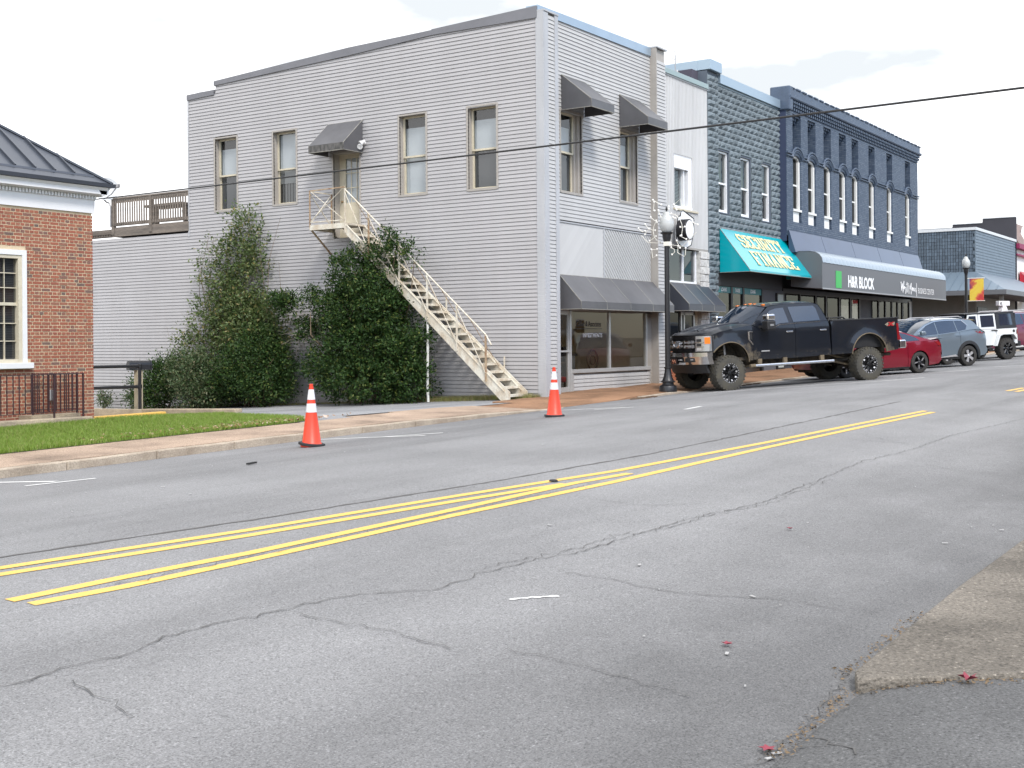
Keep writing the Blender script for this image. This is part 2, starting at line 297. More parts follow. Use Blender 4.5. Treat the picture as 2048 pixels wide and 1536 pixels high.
b = MB(); stripe(b, SEAM, .038, dz=.0025, seg=.12, wob=.008); ob('road_seam', b, M_CRACK, kind='structure')
b = MB()
for i, pts in enumerate(CRACKS):
    Z = .0075 + .0002 * i; w = .008 if i in (0, 2, 3, 4) else .006
    stripe(b, pts, w, dz=Z, seg=.06, wob=.016)
    if i == 0: stripe(b, [(x, y + .09) for x, y in pts[9:13]], .007, dz=.0072, seg=.07, wob=.03); stripe(b, [(x + .1, y - .06) for x, y in pts[12:16]], .007, dz=.0071, seg=.07, wob=.03)
    if i == 6: pass
# cracks that run along the yellow paint
for pts in (YD[1:4], YD[3:5], YD[5:7]): stripe(b, [(x, y + .075) for x, y in pts], .008, dz=.0095, seg=.06, wob=.022)
ob('road_cracks', b, M_CRACK, kind='structure')
# pavement on the far side: kerb stones in lengths, slab bays between joints
def strip(name, x0, x1, y0f, y1, zf, m, n=None, th=.25):
    xs = [x0 + (x1 - x0) * i / (n or 3) for i in range((n or 3) + 1)]; b = MB(); vs = []
    for x in xs: vs += [(x, y0f, zf(x, y0f)), (x, y1, zf(x, y1)), (x, y0f, zf(x, y0f) - th), (x, y1, zf(x, y1) - th)]
    f = []
    for i in range(len(xs) - 1):
        a = 4 * i; f += [(a, a + 4, a + 5, a + 1), (a, a + 2, a + 6, a + 4), (a + 1, a + 5, a + 7, a + 3)]
    f += [(0, 1, 3, 2), (len(vs) - 4, len(vs) - 2, len(vs) - 1, len(vs) - 3)]
    b.add(vs, f); return b
sw = thing('pavement', 'tan aggregate pavement with a worn concrete kerb along the far side of the road', 'pavement', (0, -1.5, 0)); del sw['label'], sw['category']; sw['kind'] = 'structure'
x = -40.
while x < 62:
    ln = 1.52 if x < 12 else 3.05; e = x + ln - .012
    back = -.9 if x < -8.2 else 0.05 if x > -3 else -.35 - .13 * abs(x + 5.6)
    if -3.1 < x < 0: back = .05
    ob('slab', strip('slab', x, e, -2.23, back, lambda X, Y: walkz(X, Y), M_CONC, 3), M_CONC if x < -4.4 else M_CONC2, sw)
    if not (-3.2 < x < .2): ob('kerb_stone', strip('kerb', x, e, -2.4, -2.235, lambda X, Y: walkz(X, -2.3) - .004 + .004 * math.sin(X * 3), M_KERB, 6), M_KERB, sw, bevel=.015)
    x += ln
b = MB()   # broken kerb and dirt piled in the gutter
for i in range(240):
    X = random.choice([random.uniform(.3, 1.6), random.uniform(4.2, 8.5)]); Y = -2.42 - abs(random.gauss(0, .05)); s = random.uniform(.01, .05); z = gut(X) + .006
    M = Matrix.Translation((X, Y, z + s * .3)) @ Matrix.Rotation(random.random() * 6, 4, 'Z') @ Matrix.Diagonal((s, s * .7, s * .45, 1))
    q = MB().box(-1, 1, -1, 1, -1, 1).xform(M); b.merge(q)
ob('gutter_debris', b, mat('debris', (.16, .11, .075), .95, var=.7, vscale=12), kind='stuff')
# parking apron in front of the side drive, and the drive itself
sheet('driveway', fr(-9.5, 0, .5) + [.3], [-1.2, -.9, -.5, 0, 1, 2, 3.5, 5, 7, 9, 11, 13, 15, 18, 24, 32], lambda x, y: drivez(x, y) - (.0 if y > -.6 else .03), M_ASPH2,
      keep=lambda x, y: (y > -.38 - .13 * abs(x + 5.6) * (1 if x < -3 else 0)) )
# lawn
LAWN = [(-40, -.88), (-9.9, -.88), (-9.2, -.72), (-8.55, .1), (-7.9, 1.6), (-7.2, 3.2), (-6.75, 4.2), (-9.3, 4.7), (-13, 4.5), (-40, 4.5)]
def lawnz(x, y): return walkz(x, -.9) + .0 - .018 * max(0, y + .9) + .005 - .06 * max(0, min(1, (x + 9.6) / 2.5)) * max(0, min(1, (y + .5) / 3))
def inside(p, poly):
    x, y = p; c = False
    for (x1, y1), (x2, y2) in zip(poly, poly[1:] + poly[:1]):
        if (y1 > y) != (y2 > y) and x < (x2 - x1) * (y - y1) / (y2 - y1) + x1: c = not c
    return c
M_SOIL = mat('lawn_soil', (.07, .085, .03), .95, var=.6, vscale=2, grain=.3, gscale=30)
b = MB(); n_ = len(LAWN); b.add([(x, y, lawnz(x, y)) for x, y in LAWN], [tuple(range(n_))])
me = b.mesh('lawn_ground', M_SOIL); bm = bmesh.new(); bm.from_mesh(me); bmesh.ops.triangulate(bm, faces=bm.faces[:]); bmesh.ops.subdivide_edges(bm, edges=bm.edges[:], cuts=6, use_grid_fill=True)
for v in bm.verts: v.co.z = lawnz(v.co.x, v.co.y)
bm.to_mesh(me); bm.free(); ob('lawn', me, None, kind='structure')
def blades(name, n, sampler, h, m, w=.006, lean=.45):
    pts = []
    while len(pts) < n:
        p = sampler()
        if p is not None: pts.append(p)
    P = np.array(pts); a = RNG.uniform(0, 6.283, n); hh = h * RNG.uniform(.55, 1.25, n); ln = RNG.normal(0, lean, (n, 2)) * hh[:, None]
    d = np.stack([np.cos(a), np.sin(a), np.zeros(n)], 1) * (w / 2)
    tip = P + np.concatenate([ln, hh[:, None]], 1); mid = P + np.concatenate([ln * .35, hh[:, None] * .6], 1)
    V = np.stack([P - d, P + d, mid + d * .8, mid - d * .8, tip], 1).reshape(-1, 3)
    k = np.arange(n) * 5
    F = np.concatenate([np.stack([k, k + 1, k + 2, k + 3], 1).ravel(), np.stack([k + 3, k + 2, k + 4], 1).ravel()])
    me = bpy.data.meshes.new(name); me.vertices.add(len(V)); me.vertices.foreach_set('co', V.ravel()); me.loops.add(len(F)); me.loops.foreach_set('vertex_index', F.astype(np.int32))
    ls = np.concatenate([np.arange(n) * 4, n * 4 + np.arange(n) * 3]); me.polygons.add(2 * n); me.polygons.foreach_set('loop_start', ls.astype(np.int32)); me.update(calc_edges=True); me.validate()
    me.materials.append(m); return me
def leafy(name, cols, rough=.5, trans=.35, spec=.5):
    m = bpy.data.materials.new(name); m.use_nodes = True; nt = m.node_tree; b = bsdf(m); b.inputs['Roughness'].default_value = rough; b.inputs['Specular IOR Level'].default_value = spec
    island_tint(m, cols=cols); src = b.inputs['Base Color'].links[0].from_socket
    t = _n(nt, 'ShaderNodeBsdfTranslucent'); nt.links.new(src, t.inputs[0]); x = _n(nt, 'ShaderNodeMixShader'); x.inputs[0].default_value = trans
    o = nt.nodes['Material Output']; nt.links.new(b.outputs[0], x.inputs[1]); nt.links.new(t.outputs[0], x.inputs[2]); nt.links.new(x.outputs[0], o.inputs[0]); MATS[name] = m; return m
M_GRASS = leafy('grass_blade', [(0, (.13, .215, .025)), (.45, (.225, .33, .045)), (.8, (.21, .33, .055)), (1, (.36, .34, .13))], .6)
def lawn_s():
    x = random.uniform(-17, -6.6) if random.random() < .96 else random.uniform(-22, -17); y = -.9 + 5.4 * random.random() ** 1.15
    return (x, y, lawnz(x, y)) if inside((x, y), LAWN) else None
ob('grass', blades('grass', 85000, lawn_s, .075, M_GRASS, .0085), None, kind='stuff')
M_WEED = leafy('dry_weed', [(0, (.20, .19, .06)), (.5, (.33, .27, .12)), (.8, (.16, .24, .05)), (1, (.42, .36, .2))], .8)
def weed_s():
    y = random.uniform(-.1, 4.6); x = -.02 - abs(random.gauss(0, .16)) - (.35 if y < 1 else .5) * random.random() ** 3
    return (x, y, drivez(x, y) - .02)
ob('weeds', blades('weeds', 6500, weed_s, .15, M_WEED, .007, .6), None, kind='stuff')
def weed2(): y = random.uniform(4.5, 15); x = -.05 - abs(random.gauss(0, .2)); return (x, y, drivez(x, y) - .02)
ob('weeds', blades('weeds', 3500, weed2, .09, M_WEED, .007, .7), None, kind='stuff')
M_DEAD = leafy('dead_leaf', [(0, (.20, .10, .045)), (.4, (.34, .20, .10)), (.75, (.48, .33, .22)), (1, (.62, .5, .42))], .8, .2)
def flat_leaves(n, samp, smin, smax):
    b = MB()
    for i in range(n):
        p = samp(); s = random.uniform(smin, smax); M = Matrix.Translation(p) @ Matrix.Rotation(random.random() * 6.28, 4, 'Z') @ Matrix.Rotation(random.gauss(0, .5), 4, 'X') @ Matrix.Rotation(random.gauss(0, .35), 4, 'Y')
        q = MB(); q.add([(-s, 0, 0), (-.3 * s, -.5 * s, .12 * s), (s, 0, .05 * s), (-.2 * s, .5 * s, .15 * s)], [(0, 1, 2), (0, 2, 3)]); b.merge(q.xform(M))
    return b
def lf():
    x = random.uniform(-14, -8.6); x = x if random.random() < .35 else random.gauss(-10.4, .9); y = -.85 + abs(random.gauss(0, .45))
    return Vector((x, y, lawnz(x, y) + .045))
ob('fallen_leaves', flat_leaves(420, lf, .025, .06), M_DEAD, kind='stuff')
# near pavement corner with its raised edge, bottom right of the view
NP = [(-20.36, -14.66), (-20.2, -14.6), (-18, -14.56), (-15, -14.58), (60, -14.58), (60, -24), (-14.0, -24), (-19.2, -16.3)]
npz = lambda x, y: roadz(x, -14.6) + .07 + .006 * (-14.6 - y)
b = MB(); b.add([(x, y, npz(x, y)) for x, y in NP] + [(x, y, npz(x, y) - .2) for x, y in NP], [tuple(range(8))] + [(i, (i + 1) % 8, 8 + (i + 1) % 8, 8 + i) for i in range(8)])
ob('near_pavement', b, M_NEARP, kind='structure', bevel=.02)
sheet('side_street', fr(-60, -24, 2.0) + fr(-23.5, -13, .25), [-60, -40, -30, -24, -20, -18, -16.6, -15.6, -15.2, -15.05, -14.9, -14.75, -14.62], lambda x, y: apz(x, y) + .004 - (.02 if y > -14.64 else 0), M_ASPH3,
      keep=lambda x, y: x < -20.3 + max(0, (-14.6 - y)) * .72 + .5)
def dirt_s():
    t = random.random(); c = random.choice([((-20.36, -14.62), (-21.4, -14.66)), ((-20.36, -14.64), (-19.9, -15.4)), ((-20.2, -14.52), (-18.6, -14.5))]); x = c[0][0] + (c[1][0] - c[0][0]) * t + random.gauss(0, .03); y = c[0][1] + (c[1][1] - c[0][1]) * t + random.gauss(0, .03)
    return Vector((x, y, apz(x, y) + .008))
ob('dead_twigs', flat_leaves(700, dirt_s, .003, .014), mat('twig', (.19, .135, .08), .9, var=.6, vscale=30), kind='stuff')
M_RED = mat('red_leaf', (.24, .035, .055), .6, var=.5, vscale=20)
for i, (x, y, z) in enumerate(REDLEAF):
    b = MB(); s = (.05, .04, .035, .03)[i]; Z = npz(x, y) if i == 0 else apz(x, y) + .01
    pts = [(math.cos(t) * s * (1 if k % 2 else .55), math.sin(t) * s * (1 if k % 2 else .55), .012 + (.02 if i == 0 else .004) * abs(math.sin(2 * t))) for k, t in enumerate(np.linspace(0, 2 * math.pi, 10, endpoint=False))]
    b.add(pts + [(0, 0, .004)], [(k, (k + 1) % 10, 10) for k in range(10)]); b.shift((x, y, Z))
    single('fallen_leaf', b, M_RED, ['curled red leaf lying on the edge of the near pavement', 'red leaf lying in the dirt seam at the bottom of the road', 'small red leaf lying alone on the near lane', 'smaller pinkish leaf lying on the road beyond the pavement corner'][i], 'leaf', (x, y, Z))
b = MB()
for x, y in LITTER:
    q = MB().box(-.022, .022, -.009, .009, 0, .004).xform(Matrix.Translation((x, y, roadz(x, y) + .008)) @ Matrix.Rotation(random.random() * 3, 4, 'Z')); b.merge(q)
for i in range(90):
    x = random.uniform(-21, -5); y = random.choice([random.uniform(-14.3, -12.5), random.uniform(-6, -2.6), random.uniform(-13, -4)]); s = random.uniform(.002, .008)
    b.merge(MB().box(-s, s, -s * .6, s * .6, 0, .006).xform(Matrix.Translation((x, y, roadz(x, y) + .008)) @ Matrix.Rotation(random.random() * 3, 4, 'Z')))
ob('road_litter', b, mat('litter', (.38, .375, .37), .7), kind='stuff')
b = MB(); b.bar((STICK[0][0], STICK[0][1], roadz(*STICK[0]) + .02), (STICK[1][0], STICK[1][1], roadz(*STICK[1]) + .025), .04, .02); single('black_strip', b, mat('rubber', (.02, .02, .02), .8), 'small strip of black rubber lying on the far lane', 'debris', (STICK[0][0], STICK[0][1], roadz(*STICK[0])))
b = MB(); b.lathe([(0, .02), (.035, .018), (.045, .01), (.048, 0)], (PAD[0][0], PAD[0][1], roadz(*PAD[0]) + .004), 10); single('road_marker', b, mat('rubber', (.02, .02, .02), .8), 'flat black disc lying on the yellow centre lines', 'debris', (PAD[0][0], PAD[0][1], roadz(*PAD[0])))
# ------------------------------------------------------------------ traffic cones
M_ORG = mat('cone_orange', (.72, .055, .022), .42, var=.25, vscale=5, spec=.5); M_REFL = mat('cone_sleeve', (.70, .71, .74), .3, var=.2, vscale=9); M_BLKR = mat('cone_base', (.025, .025, .028), .7)
def cone(x, y, rz, label, tilt):
    z = roadz(x, y) + .003; t = thing('traffic_cone', label, 'traffic cone', (x, y, z), 'orange traffic cones standing in the kerb lane')
    rad = lambda h: .145 - (.145 - .028) * (h - .03) / .90
    def seg(h0, h1, o=0.): return [(rad(h0) + o, h0), (rad(h1) + o, h1)]
    c = (x, y, z)
    b = MB().lathe([(.165, .0), (.168, .02), (rad(.03), .055)] + seg(.06, .50), c, 32); b.lathe(seg(.50, .655), c, 32); b.lathe(seg(.655, .71), c, 32); b.lathe(seg(.71, .86), c, 32); b.lathe(seg(.86, .925) + [(.032, .935), (.02, .94), (.018, .9)], c, 32)
    ob('cone_body', b, M_ORG, t, smooth=35)
    for h0, h1 in ((.515, .645), (.705, .855)): ob('reflective_sleeve', MB().lathe([(rad(h0) + .001, h0)] + seg(h0 + .002, h1, .0035) + [(rad(h1), h1 + .002)], c, 32), M_REFL, t, smooth=30)
    o = ob('base', MB().prism([(.2 * math.cos(a) * (1.0 if k % 2 else 1), .2 * math.sin(a)) for k, a in enumerate(np.linspace(math.pi / 8, 2 * math.pi + math.pi / 8, 8, endpoint=False))], 'z', 0, .04).xform(Matrix.Translation((x, y, z + tilt[0])) @ Matrix.Rotation(rz, 4, 'Z') @ Matrix.Rotation(tilt[1], 4, 'X')), M_BLKR, t, bevel=.006)
    return t
cone(-12.45, -3.83, .35, 'orange traffic cone with its black base ring riding up, nearer the lawn', (.018, .11))
cone(-6.3, -4.33, -.1, 'orange traffic cone flat on its black base, nearer the shop corner', (.0, .0))
# ================================================================== GREY SIDED CORNER BUILDING
def siding_mat(name, col, dirt=True):
    m = mat(name, col, .55, var=.35, vscale=.8, spec=.35, stretch=(1, 1, .35), col2=tuple(c * .8 for c in col)); island_tint(m, .03)
    if dirt:      # rain streaks and splash dirt low on the wall
        nt = m.node_tree; b = bsdf(m); src = b.inputs['Base Color'].links[0].from_socket
        tc = _n(nt, 'ShaderNodeTexCoord'); mp = _n(nt, 'ShaderNodeMapping'); mp.inputs['Scale'].default_value = (5, 5, .25); nt.links.new(tc.outputs['Object'], mp.inputs[0])
        t = _n(nt, 'ShaderNodeTexNoise'); t.inputs['Scale'].default_value = 1; t.inputs['Detail'].default_value = 6; nt.links.new(mp.outputs[0], t.inputs['Vector'])
        sp = _n(nt, 'ShaderNodeSeparateXYZ'); nt.links.new(tc.outputs['Object'], sp.inputs[0])
        mr = _n(nt, 'ShaderNodeMapRange'); mr.inputs[1].default_value = -.6; mr.inputs[2].default_value = 1.6; mr.inputs[3].default_value = .5; mr.inputs[4].default_value = .16; nt.links.new(sp.outputs['Z'], mr.inputs[0])
        mm = _n(nt, 'ShaderNodeMath'); mm.operation = 'MULTIPLY'; nt.links.new(mr.outputs[0], mm.inputs[0]); nt.links.new(t.outputs['Fac'], mm.inputs[1])
        x = _n(nt, 'ShaderNodeMix'); x.data_type = 'RGBA'; nt.links.new(mm.outputs[0], x.inputs['Factor']); nt.links.new(src, x.inputs['A']); x.inputs['B'].default_value = (.19, .165, .135, 1); nt.links.new(x.outputs['Result'], b.inputs['Base Color'])
    return m
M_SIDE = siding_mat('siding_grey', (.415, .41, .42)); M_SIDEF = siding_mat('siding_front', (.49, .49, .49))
M_TRIM = mat('trim_grey', (.44, .45, .47), .5, var=.3, vscale=2, stretch=(1, 1, .3)); M_TAUPE = mat('trim_taupe', (.37, .345, .315), .55, var=.3, vscale=2)
M_CREAM = mat('cream_sash', (.60, .545, .42), .6, var=.3, vscale=6); M_COPE = mat('coping_metal', (.185, .187, .205), .5, metal=.2, var=.3, vscale=1.5, spec=.4); M_COPEF = mat('coping_front', (.36, .45, .54), .35, metal=.4, var=.3, vscale=1)
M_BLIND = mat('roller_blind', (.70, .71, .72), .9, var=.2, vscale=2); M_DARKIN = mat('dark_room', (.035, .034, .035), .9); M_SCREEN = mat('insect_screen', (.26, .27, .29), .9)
M_GLASS = glass('window_glass', (.8, .84, .86), .92); M_GLASSD = glass('dim_glass', (.6, .62, .62), .75); M_VINYL = mat('awning_grey', (.105, .105, .112), .42, var=.5, vscale=1.5, spec=.4, bump=.06, bscale=6)
M_MOULD = mat('awning_worn', (.125, .12, .115), .7, var=1., vscale=14, col2=(.03, .03, .028), stretch=(1, 1, .4))
PIT = .1016; Z0 = -.92
B1 = thing('corner_building', 'two storey corner building clad in pale grey siding with dark parapet', 'building', (0, 0, 0))
core = MB().prism([(3.3, -1), (3.3, 3.02), (.3, 3.02), (.3, 9.5), (3, 9.5), (6.2, 9.35), (11.6, 9.15), (12.7, 8.95), (12.7, 4.8), (21, 4.8), (21, -1)], 'x', .32, 6.85)
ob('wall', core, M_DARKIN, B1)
W_L = [(10.66, 11.58, 5.47, 7.64), (8.24, 9.135, 5.49, 7.60), (3.515, 4.41, 5.42, 7.55), (1.225, 2.115, 5.40, 7.53)]
DOOR = (5.845, 6.80, 4.40, 6.75)
def roofline(y): return lerp(y, [0, 3, 6.2, 11.59, 11.6, 12.75], [9.60, 9.63, 9.48, 9.30, 9.06, 9.0])
def plank(ax, a0, a1, z0):
    """one siding course: ax 'x' lies on the side wall (x=0), 'y' on the front (y=0)"""
    P = lambda d, s, z: (d, s, z) if ax == 'x' else (s, d, z)
    pr = [(.03, z0), (-.021, z0), (-.006, z0 + .092), (.010, z0 + .092), (.010, z0 + PIT + .002)]
    b = MB(); vs = [P(d, a0, z) for d, z in pr] + [P(d, a1, z) for d, z in pr]
    b.add(vs, [(i, i + 1, 6 + i, 5 + i) for i in range(4)] + [(0, 4, 3, 2, 1), (5, 6, 7, 8, 9)]); return b
nplank = 0; extra = MB()
def put_plank(ax, a0, a1, z0, m):
    global nplank
    if nplank < 300: ob('siding_plank', plank(ax, a0, a1, z0), m, B1); nplank += 1
    else: extra.merge(plank(ax, a0, a1, z0))
def spans(a0, a1, z, ops):
    cur = a0; out = []
    for p, q, zb, zt in sorted(ops):
        if zb < z + PIT * .8 and zt > z + PIT * .2:
            if p - cur > .03: out.append((cur, p))
            cur = q
    if a1 - cur > .03: out.append((cur, a1))
    return out
k = 0
while True:
    z = Z0 + k * PIT; k += 1
    if z > 9.62: break
    if z < 4.86: sp = spans(.0, 20, z, [DOOR])
    else: sp = spans(.0, 12.75, z, W_L + [DOOR])
    for a, c in sp:
        c2 = c
        while c2 > a and roofline(c2) < z + .03: c2 -= .05
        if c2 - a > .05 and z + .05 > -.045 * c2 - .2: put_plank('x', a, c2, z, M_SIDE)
W_F = [(1.13, 2.2, 5.33, 7.42), (4.34, 5.36, 5.36, 7.36)]
k = 0
while True:
    z = Z0 + k * PIT; k += 1
    if z > 9.78: break
    if z > 4.52:
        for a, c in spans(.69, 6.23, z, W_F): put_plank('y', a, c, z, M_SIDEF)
    elif -.15 < z < .5:
        put_plank('y', 1.7, 6.1, z, M_SIDEF)
if extra.v: ob('siding_courses', extra, M_SIDEF, B1, kind='stuff')
for a, c in ((.2, .53), (6.27, 6.84)):       # pilasters, clad in short lengths
    b = MB()
    for k in range(106): 
        z = Z0 + .02 + k * PIT
        if z < 9.6: b.merge(plank('y', a, c, z).shift((0, -.2, 0)))
    ob('pilaster_siding', b, M_SIDEF, B1, kind='stuff')
ob('corner_trim', MB().box(-.028, .015, -.235, -.0, -.3, 9.72), M_TRIM, B1); ob('corner_trim', MB().box(.017, .2, -.237, -.17, -.3, 9.70), M_TRIM, B1)
ob('pilaster_trim', MB().box(.53, .69, -.232, -.002, -.3, 9.72), M_TRIM, B1); ob('pilaster_cap', MB().box(-.03, .70, -.25, .02, 9.72, 9.76), M_TRIM, B1)
ob('pilaster_flank', MB().box(6.23, 6.27, -.225, .03, -.2, 10.02), M_TAUPE, B1); ob('pilaster_back', MB().box(6.271, 6.86, -.17, .02, -.2, 10.0), M_TAUPE, B1); ob('pilaster_cap', MB().box(6.22, 6.9, -.26, .05, 10.02, 10.06), M_TRIM, B1)
ob('pilaster_back', MB().box(.016, .53, -.17, .02, -.2, 9.7), M_TAUPE, B1)
# parapet coping, stepped along the side
def cope(pts_t, pts_b, x0, x1): 
    return MB().prism(pts_t + pts_b[::-1], 'x', x0, x1)
for yt, yb in (([(-.04, 9.86), (3.27, 9.755)], [(-.04, 9.56), (3.27, 9.60)]), ([(3.272, 9.735), (6.17, 9.68)], [(3.272, 9.60), (6.17, 9.455)]), ([(6.172, 9.68), (11.59, 9.41)], [(6.172, 9.455), (11.59, 9.27)]), ([(11.592, 9.15), (12.80, 9.13)], [(11.592, 9.0), (12.80, 8.96)])):
    ob('coping', cope(yt, yb, -.05, .32), M_COPE, B1)
ob('coping', MB().prism([(.0, 9.70), (.0, 9.90), (6.23, 10.03), (6.23, 9.78)], 'y', -.05, .3), M_COPEF, B1); ob('roof', MB().box(.3, 6.8, .3, 12.7, 9.2, 9.25), M_COPE, B1)
ob('end_trim', MB().box(-.03, .3, 12.73, 12.79, 4.75, 8.98), M_TRIM, B1)
# second floor windows on the side wall
def sash_side(y0, y1, zb, zt, blind):
    w = ob('window', MB().box(-.03, .24, y0 - .055, y0, zb - .05, zt + .04).box(-.03, .24, y1, y1 + .055, zb - .05, zt + .04).box(-.03, .24, y0, y1, zt, zt + .045).box(-.03, .24, y0, y1, zb - .06, zb), M_TAUPE, B1)
    a, c = y0 + .0, y1 - .0; mid = zb + (zt - zb) * .485; f = .05
    ob('sash', MB().box(.15, .2, a, a + f, mid - .02, zt).box(.15, .2, c - f, c, mid - .02, zt).box(.15, .2, a + f, c - f, zt - f, zt).box(.13, .2, a + f, c - f, mid - .025, mid + .025), M_CREAM, w)
    ob('sash', MB().box(.185, .235, a, a + f, zb, mid - .026).box(.185, .235, c - f, c, zb, mid - .026).box(.185, .235, a + f, c - f, zb, zb + .055), M_CREAM, w)
    ob('pane', MB().quad((.175, a + f, mid), (.175, c - f, mid), (.175, c - f, zt - f), (.175, a + f, zt - f)), M_GLASS, w)
    ob('pane', MB().quad((.21, a + f, zb + .05), (.21, c - f, zb + .05), (.21, c - f, mid), (.21, a + f, mid)), M_GLASSD if blind != 2 else M_GLASS, w)
    top = zt - (.3 if blind != 1 else .06); bot = {0: mid, 1: zb + .62, 2: zb + .05}[blind]
    ob('blind', MB().box(.25, .256, a + .03, c - .03, bot, top), M_BLIND, w)
    if blind == 0: ob('screen', MB().box(.24, .244, a + .04, c - .04, zb + .05, mid - .02), M_SCREEN, w)
    if blind == 1:
        b = MB()
        for i in range(7): y = a + .08 + i * .11; b.box(.27, .275, y, y + .07, zb + .05, zb + .62)
        ob('curtain', b, mat('curtain', (.45, .45, .45), .9), w)
for (a, c, zb, zt), bl in zip(W_L, (0, 1, 2, 0)): sash_side(a, c, zb, zt, bl)
# door at the head of the stair
y0, y1, zb, zt = DOOR
fr_ = ob('door_frame', MB().box(-.03, .3, y0 - .05, y0, zb, zt).box(-.03, .3, y1, y1 + .05, zb, zt).box(-.03, .3, y0, y1, zt, zt + .06), M_TAUPE, B1)
d = ob('door', MB().box(.24, .29, y0, y1, zb, zb + .98).box(.24, .29, y0, y0 + .12, zb + .98, zt).box(.24, .29, y1 - .22, y1, zb + .98, zt).box(.24, .29, y0 + .12, y1 - .22, zt - .12, zt), M_CREAM, B1)
ob('pane', MB().quad((.265, y0 + .12, zb + .98), (.265, y1 - .22, zb + .98), (.265, y1 - .22, zt - .12), (.265, y0 + .12, zt - .12)), M_GLASS, d)
b = MB()
for i in (1, 2): yy = y0 + .12 + (y1 - y0 - .34) * i / 3; b.box(.25, .262, yy - .011, yy + .011, zb + .98, zt - .12)
for i in (1, 2): zz = zb + .98 + 1.25 * i / 3; b.box(.248, .260, y0 + .12, y1 - .22, zz - .011, zz + .011)
ob('glazing_bars', b, M_CREAM, d); ob('blind', MB().box(.30, .305, y0 + .1, y1 - .2, zb + .9, zt - .1), M_BLIND, d); ob('handle', MB().lathe([(0, 0), (.03, 0), (.035, -.03), (.0, -.06)], (.24, y1 - .1, zb + 1.02), 10, 'x'), mat('brass', (.3, .2, .1), .4, metal=.8), d)
def awning(name, parent, ax, a0, a1, zt, zv, zb, out, m, mv, label=None, wall=0., right=True, seams=0):
    """canvas awning: sloped top, valance, triangular cheeks; ax 'x' on the side wall, 'y' on the front"""
    P = (lambda d, s, z: (wall - d, s, z)) if ax == 'x' else (lambda d, s, z: (s, wall - d, z))
    t = .02; b = MB()
    def slab(pts):       # thin sheet with thickness t downward / inward
        c = Vector((0, 0, 0)); v = [Vector(P(*p)) for p in pts]; nr = (v[1] - v[0]).cross(v[2] - v[0]).normalized() * .008; n = len(v)
        b.add([p + nr for p in v] + [p - nr for p in v], [tuple(range(n)), tuple(range(n, 2 * n))[::-1]] + [(i, (i + 1) % n, n + (i + 1) % n, n + i) for i in range(n)])
    n = 10; sag = .02
    for i in range(n):      # top in strips so that it can sag a little between the hoops
        s0, s1 = a0 + (a1 - a0) * i / n, a0 + (a1 - a0) * (i + 1) / n
        slab([(0.01, s0, zt), (0.01, s1, zt), (out, s1, zv), (out, s0, zv)])
    o = ob(name, b, m, parent, label=label)
    b = MB(); slab([(0.01, a0 + .004, zt - .012), (out - .008, a0 + .004, zv - .01), (out - .008, a0 + .004, zb), (0.01, a0 + .004, zb)]); ob('cheek', b, m, o); b = MB(); slab([(0.01, a1 - .004, zt - .012), (out - .008, a1 - .004, zv - .01), (out - .008, a1 - .004, zb), (0.01, a1 - .004, zb)]); ob('cheek', b, m, o)
    b = MB(); slab([(out + .002, a0, zv), (out + .002, a1, zv), (out + .002, a1, zb), (out + .002, a0, zb)]); ob('valance', b, mv, o)
    b = MB(); q = lambda d, s, z: P(d, s, z)
    for s in (a0, a1): b.tube([q(.012, s, zt), q(out, s, zv), q(out, s, zb), q(.012, s, zb)], .011, 6)
    b.tube([q(out, a0, zb), q(out, a1, zb)], .014, 6); b.tube([q(.012, a0, zt), q(.012, a1, zt)], .012, 6)
    for i in range(1, seams + 1): s = a0 + (a1 - a0) * i / (seams + 1); b.tube([q(.012, s, zt + .008), q(out + .004, s, zv + .008), q(out + .012, s, zb)], .009, 5)
    ob('frame', b, mat('awning_piping', (.30, .29, .26), .7, var=.8, vscale=9), o); return o
awning('door_awning', B1, 'x', 5.71, 6.98, 7.60, 6.88, 6.69, .82, M_VINYL, M_MOULD, wall=-.02)
for a in (1.17, 4.32): awning('window_awning', B1, 'y', a, a + 1.2, 8.34, 7.62, 7.42, .9, M_VINYL, M_VINYL, wall=-.02)
awning('storefront_awning', B1, 'y', .97, 6.32, 3.13, 2.42, 2.23, .66, M_VINYL, M_VINYL, wall=-.03, seams=3)
fl = ob('floodlight', MB().lathe([(0, 0), (.045, 0), (.045, .06), (0, .06)], (-.09, 5.62, 6.95), 10, 'x'), mat('white_metal', (.8, .8, .8), .4), B1)
for dy, dz in ((-.07, .04), (.07, -.05)):
    q = MB().lathe([(0, .0), (.035, .0), (.045, .07), (.08, .15), (.075, .16), (0, .15)], (0, 0, 0), 14); q.xform(Matrix.Translation((-.13, 5.62 + dy, 6.95 + dz)) @ Matrix.Rotation(math.radians(-125), 4, 'Y') @ Matrix.Rotation(dy * 6, 4, 'X')); ob('lamp_head', q, mat('white_metal', (.8, .8, .8), .4), fl, smooth=40)
